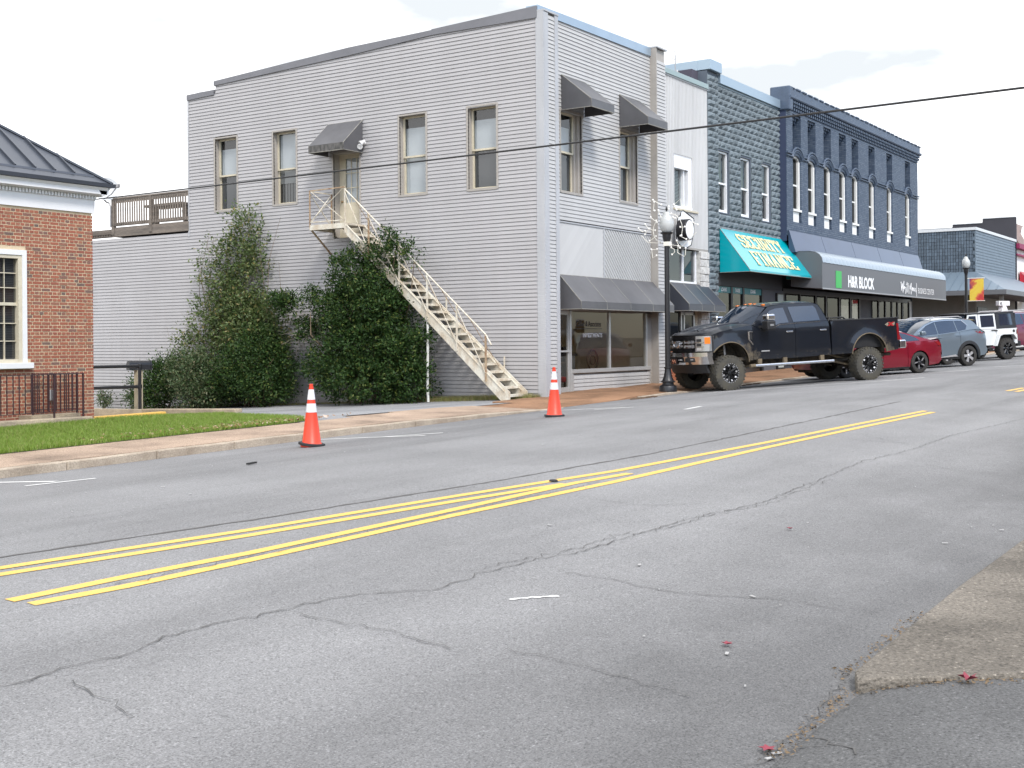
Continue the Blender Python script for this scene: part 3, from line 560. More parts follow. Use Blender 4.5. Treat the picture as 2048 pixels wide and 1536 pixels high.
# front windows
def sash_front(x0, x1, zb, zt):
    w = ob('window', MB().box(x0 - .05, x0, -.03, .26, zb - .05, zt + .04).box(x1, x1 + .05, -.03, .26, zb - .05, zt + .04).box(x0, x1, -.03, .26, zt, zt + .05).box(x0, x1, -.03, .26, zb - .06, zb).box(x1 - .09, x1 - .001, .05, .25, zb, zt).box(x1 - .18, x1 - .092, .12, .25, zb, zt), M_TAUPE, B1)
    a, c = x0, x1 - .18; mid = zb + (zt - zb) * .5; f = .05
    ob('sash', MB().box(a, a + f, .13, .18, mid, zt).box(c - f, c, .13, .18, mid, zt).box(a + f, c - f, .13, .18, zt - f, zt).box(a + f, c - f, .11, .18, mid - .025, mid + .025), M_CREAM, w); ob('sash', MB().box(a, a + f, .185, .235, zb, mid - .026).box(c - f, c, .185, .235, zb, mid - .026).box(a + f, c - f, .185, .235, zb, zb + .055), M_CREAM, w)
    ob('pane', MB().quad((a + f, .16, mid), (c - f, .16, mid), (c - f, .16, zt - f), (a + f, .16, zt - f)), M_GLASS, w); ob('pane', MB().quad((a + f, .21, zb + .05), (c - f, .21, zb + .05), (c - f, .21, mid), (a + f, .21, mid)), M_GLASSD, w)
    ob('blind', MB().box(a + .03, c - .03, .25, .256, mid, zt - .35), M_BLIND, w); ob('screen', MB().box(a + .03, c - .03, .246, .249, zb + .04, mid), M_SCREEN, w)
for a, c, zb, zt in W_F: sash_front(a, c, zb, zt)
# diagonal boards above the shop front
X0, X1, XM, ZB, ZT = .70, 6.2, 3.37, 3.12, 4.50
M_DIAG = siding_mat('diagonal_siding', (.49, .49, .485), False)
def boards(xa, xb, sgn):
    w = PIT * math.sqrt(2); n = int((xb - xa + ZT - ZB) / w) + 2
    for i in range(n):
        # strip between two 45 degree lines u = x*1 + sgn*z
        base = (xa + (ZB if sgn > 0 else -ZT)) + i * w; poly = [(xa, ZB), (xb, ZB), (xb, ZT), (xa, ZT)]
        p1 = clip(clip(poly, 1, sgn, base + w * .90), -1, -sgn, -base)
        if len(p1) > 2:
            b = MB(); n1 = len(p1); d = lambda p: -.004 - .013 * ((1 if sgn > 0 else 0) - sgn * ((p[0] + sgn * p[1] - base) / w))
            b.add([(x, d((x, z)), z) for x, z in p1] + [(x, .02, z) for x, z in p1], [tuple(range(n1))] + [(j, (j + 1) % n1, n1 + (j + 1) % n1, n1 + j) for j in range(n1)]); ob('diagonal_board', b, M_DIAG, B1)
boards(X0, XM - .02, -1); boards(XM + .02, X1, 1)
ob('board_backing', MB().box(X0, X1, .021, .1, ZB, ZT), M_TAUPE, B1); ob('trim', MB().box(XM - .025, XM + .025, -.032, .02, ZB, ZT).box(X0, 6.23, -.034, .02, ZT, ZT + .035).box(X0, 6.23, -.034, .02, ZB - .03, ZB), M_TRIM, B1)
# shop front
M_ALU = mat('aluminium', (.55, .55, .54), .4, metal=.5, var=.2, vscale=3); M_TILE = mat('ceiling', (.35, .33, .3), .9)
ob('fascia', MB().box(.69, 6.23, .02, .1, 2.20, 3.12), M_TAUPE, B1)
ob('room', MB().quad((.7, 3.2, -.2), (6.8, 3.2, -.2), (6.8, 3.2, 3), (.7, 3.2, 3)).quad((.7, .3, 2.9), (6.8, .3, 2.9), (6.8, 3.2, 2.9), (.7, 3.2, 2.9)).quad((.7, .1, -.1), (6.8, .1, -.1), (6.8, 3.2, -.1), (.7, 3.2, -.1)).quad((.7, .1, -.2), (.7, 3.2, -.2), (.7, 3.2, 3), (.7, .1, 3)).quad((6.8, .1, -.2), (6.8, 3.2, -.2), (6.8, 3.2, 3), (6.8, .1, 3)), mat('room_paint', (.75, .64, .48), .9), B1)
core2 = None
dr = ob('shop_door', MB().box(1.03, 1.09, .02, .07, .06, 2.2).box(1.47, 1.53, .02, .07, .06, 2.2).box(1.09, 1.47, .02, .07, 2.1, 2.2).box(1.09, 1.47, .02, .07, .06, .2), M_ALU, B1); ob('pane', MB().quad((1.09, .045, .2), (1.47, .045, .2), (1.47, .045, 2.1), (1.09, .045, 2.1)), glass('shop_glass', (.85, .84, .8), .9, refl0=.05), dr); ob('push_bar', MB().box(1.05, 1.5, -.02, .015, 1.12, 1.165), M_ALU, dr)
ob('shop_window', MB().box(1.53, 1.62, -.01, .09, -.02, 2.2).box(3.66, 3.75, -.005, .08, .66, 2.2).box(5.87, 5.96, -.005, .08, .66, 2.2).box(1.62, 6.08, -.05, .09, .56, .66).box(1.62, 1.70, -.02, .06, -.1, .56).box(6.06, 6.12, -.02, .06, -.1, .56), M_ALU, B1)
win = ob('shop_pane', MB().quad((1.62, .03, .66), (3.66, .03, .66), (3.66, .03, 2.2), (1.62, .03, 2.2)), MATS['shop_glass'], B1); ob('shop_pane', MB().quad((3.75, .03, .66), (5.87, .03, .66), (5.87, .03, 2.2), (3.75, .03, 2.2)), MATS['shop_glass'], B1)
ob('end_wall', MB().box(5.96, 6.23, .0, .1, .0, 2.2), M_TAUPE, B1); ob('kneewall_back', MB().box(1.62, 6.1, .04, .1, -.2, .56), M_TAUPE, B1)
M_INK = mat('window_lettering', (.03, .028, .028), .6); M_INKW = mat('window_lettering_white', (.75, .75, .75), .6)
ob('lettering', on_front(text_mesh('Collier & Associates', .21, .002, .1, .001, 1, .78), 1.9, .022, 1.80), M_INK, win); ob('lettering', on_front(text_mesh('INVESTMENTS', .15, .003, 0, .001, 1.15, 1.0), 2.25, .022, 1.51), M_INKW, win); ob('underline', MB().box(1.9, 3.3, .02, .0215, 1.73, 1.745), M_INK, win)
pn = mat('picture', (.42, .40, .30), .8, var=.6, vscale=2); fk = mat('dark_wood', (.05, .035, .03), .5)
p = thing('picture_frame', 'large dark framed picture hanging behind the shop window', 'picture', (3.6, 3.1, 1.6)); ob('frame', MB().box(2.9, 4.7, 3.1, 3.15, .95, 1.0).box(2.9, 4.7, 3.1, 3.15, 2.2, 2.25).box(2.9, 2.95, 3.1, 3.15, 1.0, 2.2).box(4.65, 4.7, 3.1, 3.15, 1.0, 2.2), fk, p); ob('print', MB().box(2.95, 4.65, 3.12, 3.15, 1.0, 2.2), pn, p)
p = thing('display_cabinet', 'pale panelled cabinet standing behind the shop window', 'cabinet', (3, 1.5, -.1)); ob('carcass', MB().box(2.1, 4.0, 1.3, 1.9, -.1, 1.0), mat('cabinet', (.33, .31, .28), .6), p, bevel=.01); ob('top', MB().box(2.05, 4.05, 1.25, 1.95, 1.0, 1.05), fk, p); ob('item', MB().box(2.5, 3.2, 1.4, 1.7, 1.05, 1.35).box(4.0 - .5, 4.0, 1.4, 1.6, 1.05, 1.25), fk, p)
p = thing('wicker_chair', 'round backed wicker chair seen through the right shop pane', 'chair', (5.0, 1.2, -.1)); ob('backrest', MB().lathe([(.3, -.03), (.34, 0), (.3, .03), (.26, 0), (.3, -.03)], (5.0, 1.3, .85), 20, 'y').lathe([(.14, -.02), (.16, 0), (.14, .02)], (5.0, 1.3, .85), 14, 'y'), mat('wicker', (.17, .11, .06), .7), p, smooth=40); ob('seat', MB().box(4.7, 5.3, .9, 1.4, .3, .42), MATS['wicker'], p, bevel=.02)
for sx in (-.25, .25):
    for sy in (.93, 1.35): ob('leg', MB().tube([(5 + sx, sy, -.1), (5 + sx, sy, .3)], .025, 6), MATS['wicker'], p)
p = thing('red_chair', 'red cushioned chair behind the left edge of the shop window', 'chair', (1.95, .7, -.1)); ob('seat', MB().box(1.7, 2.2, .5, 1.0, .3, .45), mat('red_cushion', (.30, .05, .05), .8), p, bevel=.04); ob('backrest', MB().box(1.7, 2.2, .95, 1.05, .45, 1.15), MATS['red_cushion'], p, bevel=.04)
for sx in (1.74, 2.16):
    for sy in (.54, .98): ob('leg', MB().box(sx - .02, sx + .02, sy - .02, sy + .02, -.1, .3), fk, p)
# low rear wing: timber roof deck behind a slatted railing
M_TIMB = mat('weathered_timber', (.23, .195, .165), .85, var=.8, vscale=2.2, stretch=(1, .25, 3), grain=.25, gscale=25, col2=(.10, .09, .08)); island_tint(M_TIMB, .15)
ob('wing_cap', MB().box(-.06, .32, 16.38, 21, 5.02, 5.1).box(-.03, .1, 16.38, 21, 4.93, 5.02), mat('old_cornice', (.12, .10, .085), .8), B1); ob('deck_board', MB().box(-.045, .05, 12.76, 16.36, 4.93, 5.23), M_TIMB, B1)
b = MB(); 
for i in range(30): y = 16.45 + i * .13; b.box(-.05, -.01, y, y + .06, 4.94, 5.01)
ob('cornice_block', b, MATS['old_cornice'], B1, kind='stuff')
D = thing('deck_railing', 'weathered timber railing round the roof deck of the grey building', 'railing', (-.03, 14.5, 5.23))
ob('rail', MB().box(-.075, .02, 12.77, 16.37, 6.15, 6.19).box(-.05, .0, 12.77, 16.37, 6.02, 6.148), M_TIMB, D); ob('rail', MB().box(-.05, .0, 12.77, 14.42, 5.27, 5.38), M_TIMB, D); ob('rail', MB().box(-.05, .0, 14.58, 16.3, 5.27, 5.38), M_TIMB, D)
for y in (14.5, 16.32): ob('post', MB().box(-.07, .03, y - .06, y + .06, 5.0, 6.149), M_TIMB, D)
y = 12.86
while y < 16.26:
    if abs(y - 14.5) > .09: ob('baluster', MB().box(-.085, -.051, y - .02, y + .02, 5.29, 6.10), M_TIMB, D)
    y += .113
t = thing('deck_table', 'weathered timber table and bench on the roof deck behind the railing', 'table', (1.2, 15, 5.2)); ob('top', MB().box(.5, 1.3, 13.7, 15.5, 5.88, 5.95), M_TIMB, t); ob('bench', MB().box(.35, .65, 12.9, 13.5, 5.58, 5.66), M_TIMB, t)
for y in (13.9, 15.3): ob('leg', MB().box(.8, .95, y - .05, y + .05, 5.2, 5.88), M_TIMB, t)
ob('leg', MB().box(.45, .55, 13.1, 13.3, 5.2, 5.58), M_TIMB, t); ob('deck', MB().box(.1, 6, 12.8, 18, 5.1, 5.2), M_TIMB, B1)
# satellite dish on the deck corner
t = thing('satellite_dish', 'grey satellite dish on a bent arm at the deck corner', 'dish', (-.1, 16.38, 5.9)); M_DISH = mat('dish_grey', (.50, .52, .54), .45); M_PIPE = mat('pipe_grey', (.33, .33, .34), .45, metal=.4)
ob('mast', MB().tube([(-.1, 16.38, 5.25), (-.1, 16.38, 5.9), (-.11, 16.42, 6.03), (-.14, 16.55, 6.08), (-.17, 16.62, 6.16), (-.17, 16.62, 6.3)], .03, 8), M_PIPE, t, smooth=50)
q = MB().lathe([(0, .0), (.15, .012), (.3, .045), (.40, .09), (.405, .08), (.3, .03), (0, -.012)], (0, 0, 0), 24); q.xform(Matrix.Translation((-.12, 16.56, 6.47)) @ Matrix.Rotation(math.radians(68), 4, 'X') @ Matrix.Rotation(math.radians(-35), 4, 'Y')); ob('dish', q, M_DISH, t, smooth=40)
ob('feed_arm', MB().tube([(-.17, 16.62, 6.17), (-.2, 16.2, 6.3), (-.22, 15.9, 6.52)], .02, 6), M_PIPE, t); ob('receiver', MB().box(-.27, -.17, 15.8, 15.95, 6.48, 6.60), M_PIPE, t, bevel=.015)
# ------------------------------------------------------------------ iron outside stair
M_STEEL = mat('cream_steel', (.66, .635, .55), .6, var=.75, vscale=4.5, col2=(.42, .32, .21), grain=.15, gscale=40, stretch=(1, 1, .6)); M_RUST = mat('rusty_steel', (.42, .33, .22), .75, var=1, vscale=8, col2=(.20, .09, .04))
S = thing('outside_stair', 'rusty cream iron stair climbing the side wall to the upper door', 'stair', (-.5, .4, 0))
XO, XI = -.92, -.13; yb, zb_, yt, zt_ = .42, .05, 5.58, 4.52; sl = (zt_ - zb_) / (yt - yb)
sz = lambda y: zb_ + (y - yb) * sl
for x in (XO, XI): ob('stringer', MB().prism([(yb - .16, sz(yb) - .12), (yb + .1, sz(yb) - .12), (yt + .05, sz(yt) - .1), (yt + .05, sz(yt) + .14), (yb - .16, sz(yb) + .1)][::1], 'x', x - .012, x + .012).prism([(yb, sz(yb) + .105), (yt, sz(yt) + .105), (yt, sz(yt) + .13), (yb, sz(yb) + .13)], 'x', x - .03, x + .03), M_STEEL, S)
nt_ = 23
for i in range(nt_):
    y = yb - .03 + (yt - yb) * i / nt_; z = sz(y) + .035; ob('tread', MB().box(XO + .014, XI - .014, y - .1, y + .12, z, z + .03).box(XO + .014, XI - .014, y - .1, y - .09, z - .03, z), M_STEEL, S)
posts = [5.57, 4.75, 3.72, 2.80, 1.86, .97]
for y in posts: ob('post', MB().bar((XO - .02, y, sz(y) - .12), (XO - .02, y, sz(y) + (1.06 if y < 5.5 else 1.1)), .045, .03), M_RUST if y in (4.75, .97) else M_STEEL, S)
for y in (4.75, 2.80, .97): ob('post', MB().bar((XI + .02, y, sz(y) - .05), (XI + .02, y, sz(y) + .5), .03), M_STEEL, S)
top = lambda y: (XO - .02, y, sz(y) + 1.06)
ob('handrail', MB().tube([top(5.57), top(.97), (XO - .02, .80, sz(.97) + .80)], .021, 8), M_STEEL, S, smooth=50)
for a, c in zip(posts, posts[1:]): ob('brace', MB().bar((XO - .04, a, sz(a) + 1.0), (XO - .04, c, sz(c) + .1), .03, .008), M_STEEL, S)
for y in (5.2, 3.25, 2.35, 1.45): ob('brace', MB().bar((XO - .03, y, sz(y) + 1.05), (XI, y - .35, sz(y - .35) + .1), .022, .008), M_RUST, S)
ob('support_pole', MB().tube([(XO + .03, 2.82, 2.2), (XO + .03, 2.85, .25), (XO + .03, 2.83, -.14)], .035, 8), mat('white_pole', (.72, .72, .68), .5, var=.3, vscale=5), S)
# landing
ya, yc, zl = 5.58, 6.86, 4.62
ob('landing_floor', MB().box(XO - .03, -.03, ya, yc, zl, zl + .05).box(XO - .035, XO - .0, ya, yc, zl - .09, zl - .002).box(XO, -.03, yc - .03, yc, zl - .09, zl - .002), M_STEEL, S)
for x, y in ((XO - .02, yc), (-.05, yc)): ob('post', MB().bar((x, y, zl - .05), (x, y, zl + 1.0), .03), M_RUST, S)
ob('landing_rail', MB().bar((XO - .02, ya, zl + 1.02), (XO - .02, yc, zl + 1.0), .03), M_RUST, S); ob('landing_rail', MB().bar((XO - .02, yc, zl + .99), (-.05, yc, zl + .99), .03), M_STEEL, S); ob('landing_rail', MB().bar((XO - .02, ya, zl + .13), (XO - .02, yc, zl + .13), .03), M_STEEL, S)
for p, q in (((XO - .03, ya + .05, zl + .15), (XO - .03, yc - .05, zl + .98)), ((XO - .045, yc - .05, zl + .15), (XO - .045, ya + .05, zl + .98)), ((XO, yc + .012, zl + .1), (-.06, yc + .012, zl + .95)), ((XO, yc + .022, zl + .95), (-.06, yc + .022, zl + .1))): ob('brace', MB().bar(p, q, .03, .008), M_STEEL, S)
for y in (ya + .1, yc - .02): ob('bracket', MB().bar((XO - .01, y, zl - .06), (-.04, y, zl - .75), .04), M_RUST, S)
DECO = [[(-1.753, 5.115), (-1.996, 4.97)], [(-1.789, 5.055), (-1.765, 4.831), (-1.801, 4.828)], [(-1.909, 4.828), (-1.993, 4.636)], [(-1.684, 4.662), (-1.863, 4.515)], [(-1.842, 4.561), (-1.776, 4.424), (-1.753, 4.296), (-1.787, 4.139), (-1.858, 4.045)], [(-1.516, 4.484), (-1.638, 4.354), (-1.811, 4.305)], [(-1.638, 4.354), (-1.587, 4.331), (-1.507, 4.213)], [(-1.838, 4.149), (-1.642, 4.037)], [(-1.965, 3.994), (-1.858, 4.045)], [(-1.691, 3.808), (-1.863, 3.806)], [(-1.705, 3.795), (-1.732, 3.587), (-1.847, 3.64)], [(-1.319, 4.386), (-1.449, 4.287), (-1.515, 4.31)], [(-2.357, 4.945), (-2.555, 5.096), (-2.588, 4.833)], [(-2.371, 4.944), (-2.44, 4.805)], [(-2.284, 4.719), (-2.397, 4.693), (-2.509, 4.597), (-2.584, 4.439), (-2.604, 4.298), (-2.574, 4.134)], [(-2.541, 4.352), (-2.674, 4.351)], [(-2.897, 4.458), (-3.042, 4.386)], [(-2.546, 4.123), (-2.713, 4.025)], [(-2.433, 4.002), (-2.529, 3.806)], [(-2.474, 3.859), (-2.458, 3.694), (-2.646, 3.584), (-2.682, 3.633), (-2.69, 3.798)], [(-2.276, 3.831), (-2.361, 3.788), (-2.374, 3.711), (-2.296, 3.645)], [(-2.215, 4.91), (-2.208, 4.846)], [(-2.34, 4.626), (-2.396, 4.591)]]
# ================================================================== BRICK BUILDING ON THE LEFT
M_MORT = mat('mortar', (.62, .50, .34), .95, var=.4, vscale=3, grain=.15); M_BRICK = mat('red_brick', (.9, .9, .9), .85, grain=.22, gscale=70, bump=.5, bscale=60)
island_tint(M_BRICK, cols=[(0, (.32, .105, .062)), (.3, (.37, .13, .077)), (.55, (.29, .095, .062)), (.78, (.34, .15, .09)), (.9, (.25, .115, .085)), (1, (.145, .105, .09))])
M_WPAINT = mat('white_woodwork', (.74, .74, .745), .5, var=.12, vscale=2); M_ROOF = mat('standing_seam_roof', (.075, .085, .105), .38, metal=.3, var=.25, vscale=1.2, spec=.5)
B2 = thing('brick_building', 'red brick building with white cornice and dark metal hip roof', 'building', (-9.56, 5, -.1))
BY = 5.0
ob('wall', MB().box(-11.155, -9.575, BY + .003, 12.9, -.6, 4.16).box(-26, -11.156, BY + .003, 12.9, -.6, 1.0).box(-26, -11.156, BY + .003, 12.9, 3.285, 4.16).box(-26, -11.156, BY + .16, 12.9, 1.0, 3.285).box(-26, -13.2, BY + .004, BY + .15, 1.0, 3.285), M_MORT, B2)
CH = .0677; WX, WZ0, WZ1 = -11.16, 1.06, 3.29
st, hd = [], []
for k in range(65):
    z = -.28 + k * CH
    if z + CH > 4.155: break
    w = .2075 if k % 2 else .104; x = -9.56
    if k % 2 == 0: hd.append((x, z, .036)); x -= .052
    while x > -13.2:
        l = w - .016; x0, x1 = x - l, x; x -= w
        if z > WZ0 - .13 and z < WZ1 + .02:
            lim = WX + (.1 if z < WZ0 + .02 and z > WZ0 - .13 else 0)
            if x1 > lim > x0:
                x0 = lim + .01
                if x1 - x0 < .03: continue
            elif x1 <= lim: continue
        (st if k % 2 else hd).append((x1, z, x1 - x0))
def brick_mesh(l, rnd=0): return MB().box(-l, 0, -.004 - rnd, .03, 0, CH - .0165)
std = brick_mesh(.1915).mesh('brick', M_BRICK); n_obj = 0; field = MB()
st.sort(key=lambda t: (t[0] < -11.9, abs(t[2] - .1915) > .002, t[0]))
base = Vector(B2.location)
for x, z, l in st:
    if n_obj < 300 and abs(l - .1915) < .002:
        o = bpy.data.objects.new('brick', std); COL.objects.link(o); o.parent = B2; o.location = Vector((x, BY + random.uniform(-.003, .003), z + random.uniform(-.0015, .0015))) - base; n_obj += 1
    else: field.merge(brick_mesh(l, random.uniform(-.003, .003)).shift((x, BY, z)))
for x, z, l in hd: field.merge(brick_mesh(l, random.uniform(-.003, .003)).shift((x, BY, z)))
ob('brick_headers', field, M_BRICK, B2, kind='stuff')
ob('brick_corner', MB().box(-9.574, -9.56, BY + .03, 12.9, -.5, 4.15), M_BRICK, B2)
ob('frieze', MB().box(-26, -9.52, BY - .035, 13.03, 4.16, 4.43), M_WPAINT, B2); ob('cornice', MB().prism([(BY - .05, 4.52), (BY - .24, 4.55), (BY - .24, 4.63), (BY - .29, 4.69), (BY + .2, 4.69), (BY + .2, 4.52)], 'x', -26, -9.37).prism([(-9.5, 4.52), (-9.33, 4.55), (-9.33, 4.63), (-9.28, 4.69), (-9.6, 4.69)], 'y', BY - .24, 13.3), M_WPAINT, B2)
ob('dentil_backing', MB().box(-26, -9.50, BY - .04, BY + .1, 4.43, 4.52), mat('dentil_shadow_white', (.7, .7, .7), .6), B2)
for i in range(46): x = -9.52 - i * .074; ob('dentil', MB().box(x - .045, x, BY - .085, BY - .041, 4.445, 4.519), M_WPAINT, B2)
RS = .75; ex, ey, ez = -9.27, BY - .30, 4.70
rp = lambda s, d: (ex - s, ey + d, ez + .06 + RS * d)
ob('gutter', MB().prism([(ey + .02, ez), (ey - .03, ez + .0), (ey - .05, ez + .075), (ey + .04, ez + .075)], 'x', -26, ex + .05).prism([(ex - .02, ez), (ex + .03, ez), (ex + .05, ez + .075), (ex - .04, ez + .075)], 'y', ey - .02, 13.3), M_ROOF, B2)
H = 4.2
ob('roof_slope', MB().quad((-26, ey, ez + .07), (ex, ey, ez + .07), (ex - H, ey + H, ez + .07 + RS * H), (-26, ey + H, ez + .07 + RS * H)), M_ROOF, B2); ob('roof_slope', MB().quad((ex, ey, ez + .07), (ex, ey + 8.6, ez + .07), (ex - H, ey + 4.4, ez + .07 + RS * H), (ex - H, ey + H, ez + .07 + RS * H)), M_ROOF, B2)
ob('hip_cap', MB().bar((ex, ey, ez + .09), (ex - H, ey + H, ez + .09 + RS * H), .11, .04), M_ROOF, B2); ob('roof_band', MB().quad((-26, ey + .16, ez + .07 + .16 * RS + .01), (ex - .33, ey + .16, ez + .07 + .16 * RS + .01), (ex - .33, ey + .19, ez + .07 + .19 * RS + .035), (-26, ey + .19, ez + .07 + .19 * RS + .035)), M_ROOF, B2)
for i in range(9):
    s = .79 + i * .458; d0, d1 = .2, min(s, H); x = ex - s
    if d1 > d0 + .1: ob('roof_seam', MB().bar((x, ey + d0, ez + .10 + RS * d0), (x, ey + d1, ez + .10 + RS * d1), .028, .05), M_ROOF, B2)
# its window
w = ob('window', MB().box(WX - .10, WX, BY - .05, BY + .1, WZ0, WZ1).box(-13.0, WX - .10, BY - .05, BY + .1, WZ1 - .10, WZ1), M_WPAINT, B2); ob('sill', MB().box(-13.2, WX + .10, BY - .12, BY + .06, WZ0 - .115, WZ0 - .001), M_WPAINT, w, bevel=.008); ob('frame', MB().box(WX - .18, WX - .101, BY - .03, BY + .12, WZ0, WZ1 - .1).box(-13, WX - .18, BY - .03, BY + .12, WZ1 - .17, WZ1 - .101).box(-13, WX - .18, BY - .02, BY + .12, WZ0, WZ0 + .07), M_CREAM, w)
gx = WX - .18; mid = 2.22
for i in range(7):
    x = gx - .005 - i * .26
    for zb, zt, n, off in ((mid + .03, WZ1 - .17, 3, .0), (WZ0 + .08, mid - .03, 3, .03)):
        for j in range(n):
            za, zc = zb + (zt - zb) * j / n, zb + (zt - zb) * (j + 1) / n; ob('pane', MB().quad((x - .25, BY + .05 + off, za + .01), (x, BY + .05 + off, za + .01), (x, BY + .05 + off, zc - .01), (x - .25, BY + .05 + off, zc - .01)), M_GLASSD, w)
b = MB(); b.box(-13, gx, BY + .03, BY + .09, mid - .03, mid + .03)
for i in range(1, 7): b.box(gx - .008 - i * .26, gx + .006 - i * .26, BY + .042, BY + .09, WZ0 + .07, WZ1 - .17)
for zb, zt in ((mid + .03, WZ1 - .17), (WZ0 + .08, mid - .03)):
    for j in (1, 2): z = zb + (zt - zb) * j / 3; b.box(-13, gx, BY + .046, BY + .088, z - .008, z + .008)
ob('glazing_bars', b, M_CREAM, w); b = MB()
for i in range(60): z = WZ0 + .06 + i * .034; b.box(-13, gx, BY + .105, BY + .109, z, z + .027)
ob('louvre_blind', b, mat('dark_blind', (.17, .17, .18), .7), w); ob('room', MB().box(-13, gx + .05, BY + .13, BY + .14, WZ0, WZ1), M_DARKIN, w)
ob('meter_box', MB().box(-10.66, -10.57, BY - .07, BY - .005, .28, .50), mat('meter_grey', (.36, .37, .38), .5), B2, bevel=.008)
# low wall with an iron railing in front
M_LIME = mat('plinth_stone', (.46, .38, .27), .9, var=.8, vscale=2.5, grain=.25, gscale=40, bump=.6, bscale=40, col2=(.24, .2, .15)); M_IRON = mat('railing_iron', (.045, .022, .026), .5, var=.4, vscale=20)
PY = 4.45
t = thing('low_wall', 'low tan concrete ramp wall below the iron railing', 'wall', (-11, PY, -.2)); ob('wall', MB().prism([(-26, -.5), (-10.08, -.5), (-10.06, -.1), (-10.14, -.045), (-26, .05)], 'y', PY - .14, PY + .12), M_LIME, t, bevel=.02); ob('step', MB().box(-11.35, -10.2, PY + .14, BY - .02, -.4, .02), M_LIME, t)
def railing(x0, x1, y, z0a, z0b, label, dx, posts):
    t = thing('iron_railing', label, 'railing', (x1, y, 0), 'iron railings by the brick wall'); zt = .83
    ob('rail', MB().bar((x0, y, zt + .01), (x1, y, zt - .01), .04, .014), M_IRON, t); ob('rail', MB().bar((x0, y, z0a), (x1, y, z0b), .035, .012), M_IRON, t)
    x = x1 - dx
    while x > x0:
        ob('baluster', MB().box(x - .0085, x + .0085, y - .0085, y + .0085, z0b - .02, zt), M_IRON, t); x -= dx
    for x in posts: ob('post', MB().box(x - .014, x + .014, y - .014, y + .014, -.1, zt + .01), M_IRON, t)
railing(-16, -10.24, PY, .02, .095, 'black iron railing along the front of the low wall', .1325, (-10.24, -10.92, -12.9)); railing(-11.15, -10.12, PY + .36, .13, .10, 'shorter black iron railing behind, close to the brick wall', .098, (-11.15, -10.12))
# ------------------------------------------------------------------ drive side: kerbs, pipe rail, post box
t = thing('raised_kerb', 'long tan concrete kerb at the back of the lawn, by the drive', 'kerb', (-6, 9, -.4)); ob('kerb', MB().prism([(-9.6, -.6), (-3.6, -.6), (-3.6, -.34), (-4.82, -.275), (-6.5, -.17), (-9.6, -.12)], 'y', 9.0, 9.25), M_LIME, t, bevel=.02); ob('kerb_end', MB().prism([(5.6, -.5), (5.6, -.18), (9.0, -.26), (9.0, -.5)], 'x', -5.0, -4.75), M_LIME, t, bevel=.02)
t = thing('yellow_kerb', 'yellow painted kerb beside the brick building corner', 'kerb', (-6.4, 7.6, -.4)); ob('kerb', MB().prism([(-9.4, -.6), (-5.4, -.6), (-5.4, -.27), (-9.4, -.30)], 'y', 7.6, 7.8), M_YEL, t, bevel=.02); ob('ramp_slab', MB().prism([(-9.4, -.42), (-5.2, -.42), (-5.2, -.36), (-9.4, -.36)], 'y', 7.82, 8.98), M_LIME, t)
M_BLKP = mat('black_pipe', (.014, .014, .016), .35, spec=.6)
t = thing('pipe_rail', 'black pipe handrail running out from behind the brick building', 'handrail', (-4.98, 9.1, -.3))
ob('post', MB().tube([(-4.98, 9.1, -.35), (-4.98, 9.1, .85)], .045, 10), M_BLKP, t, smooth=50)
for z in (.85, .32): ob('rail', MB().tube([(-9.4, 9.1, z + .02), (-4.98, 9.1, z)], .043, 10), M_BLKP, t, smooth=50); ob('joint', MB().lathe([(0, -.06), (.06, -.05), (.06, .05), (0, .06)], (-4.98, 9.1, z), 12), M_BLKP, t, smooth=40)
t = thing('letter_box', 'black letter box on a pale timber post beside the pipe rail', 'letter box', (-4.6, 9.55, -.4)); ob('post', MB().box(-4.72, -4.55, 9.5, 9.64, -.45, .74), mat('bare_timber', (.46, .40, .28), .85, var=.5, vscale=4, stretch=(1, 1, .2)), t)
q = MB().prism([(-.085, 0), (.085, 0), (.085, .12), (.075, .17), (.045, .205), (0, .22), (-.045, .205), (-.075, .17), (-.085, .12)], 'x', -.25, .27); q.xform(Matrix.Translation((-4.64, 9.57, .745)) @ Matrix.Rotation(math.radians(-14), 4, 'Z') @ Matrix.Diagonal((1.15, 1.15, 1.1, 1))); ob('box', q, M_BLKP, t, bevel=.004)
q = MB().prism([(-.095, -.01), (.095, -.01), (.095, .12), (.08, .18), (.045, .215), (0, .23), (-.045, .215), (-.08, .18), (-.095, .12)], 'x', .272, .30); q.xform(Matrix.Translation((-4.64, 9.57, .745)) @ Matrix.Rotation(math.radians(-14), 4, 'Z') @ Matrix.Diagonal((1.15, 1.15, 1.1, 1))); ob('door', q, M_BLKP, t)
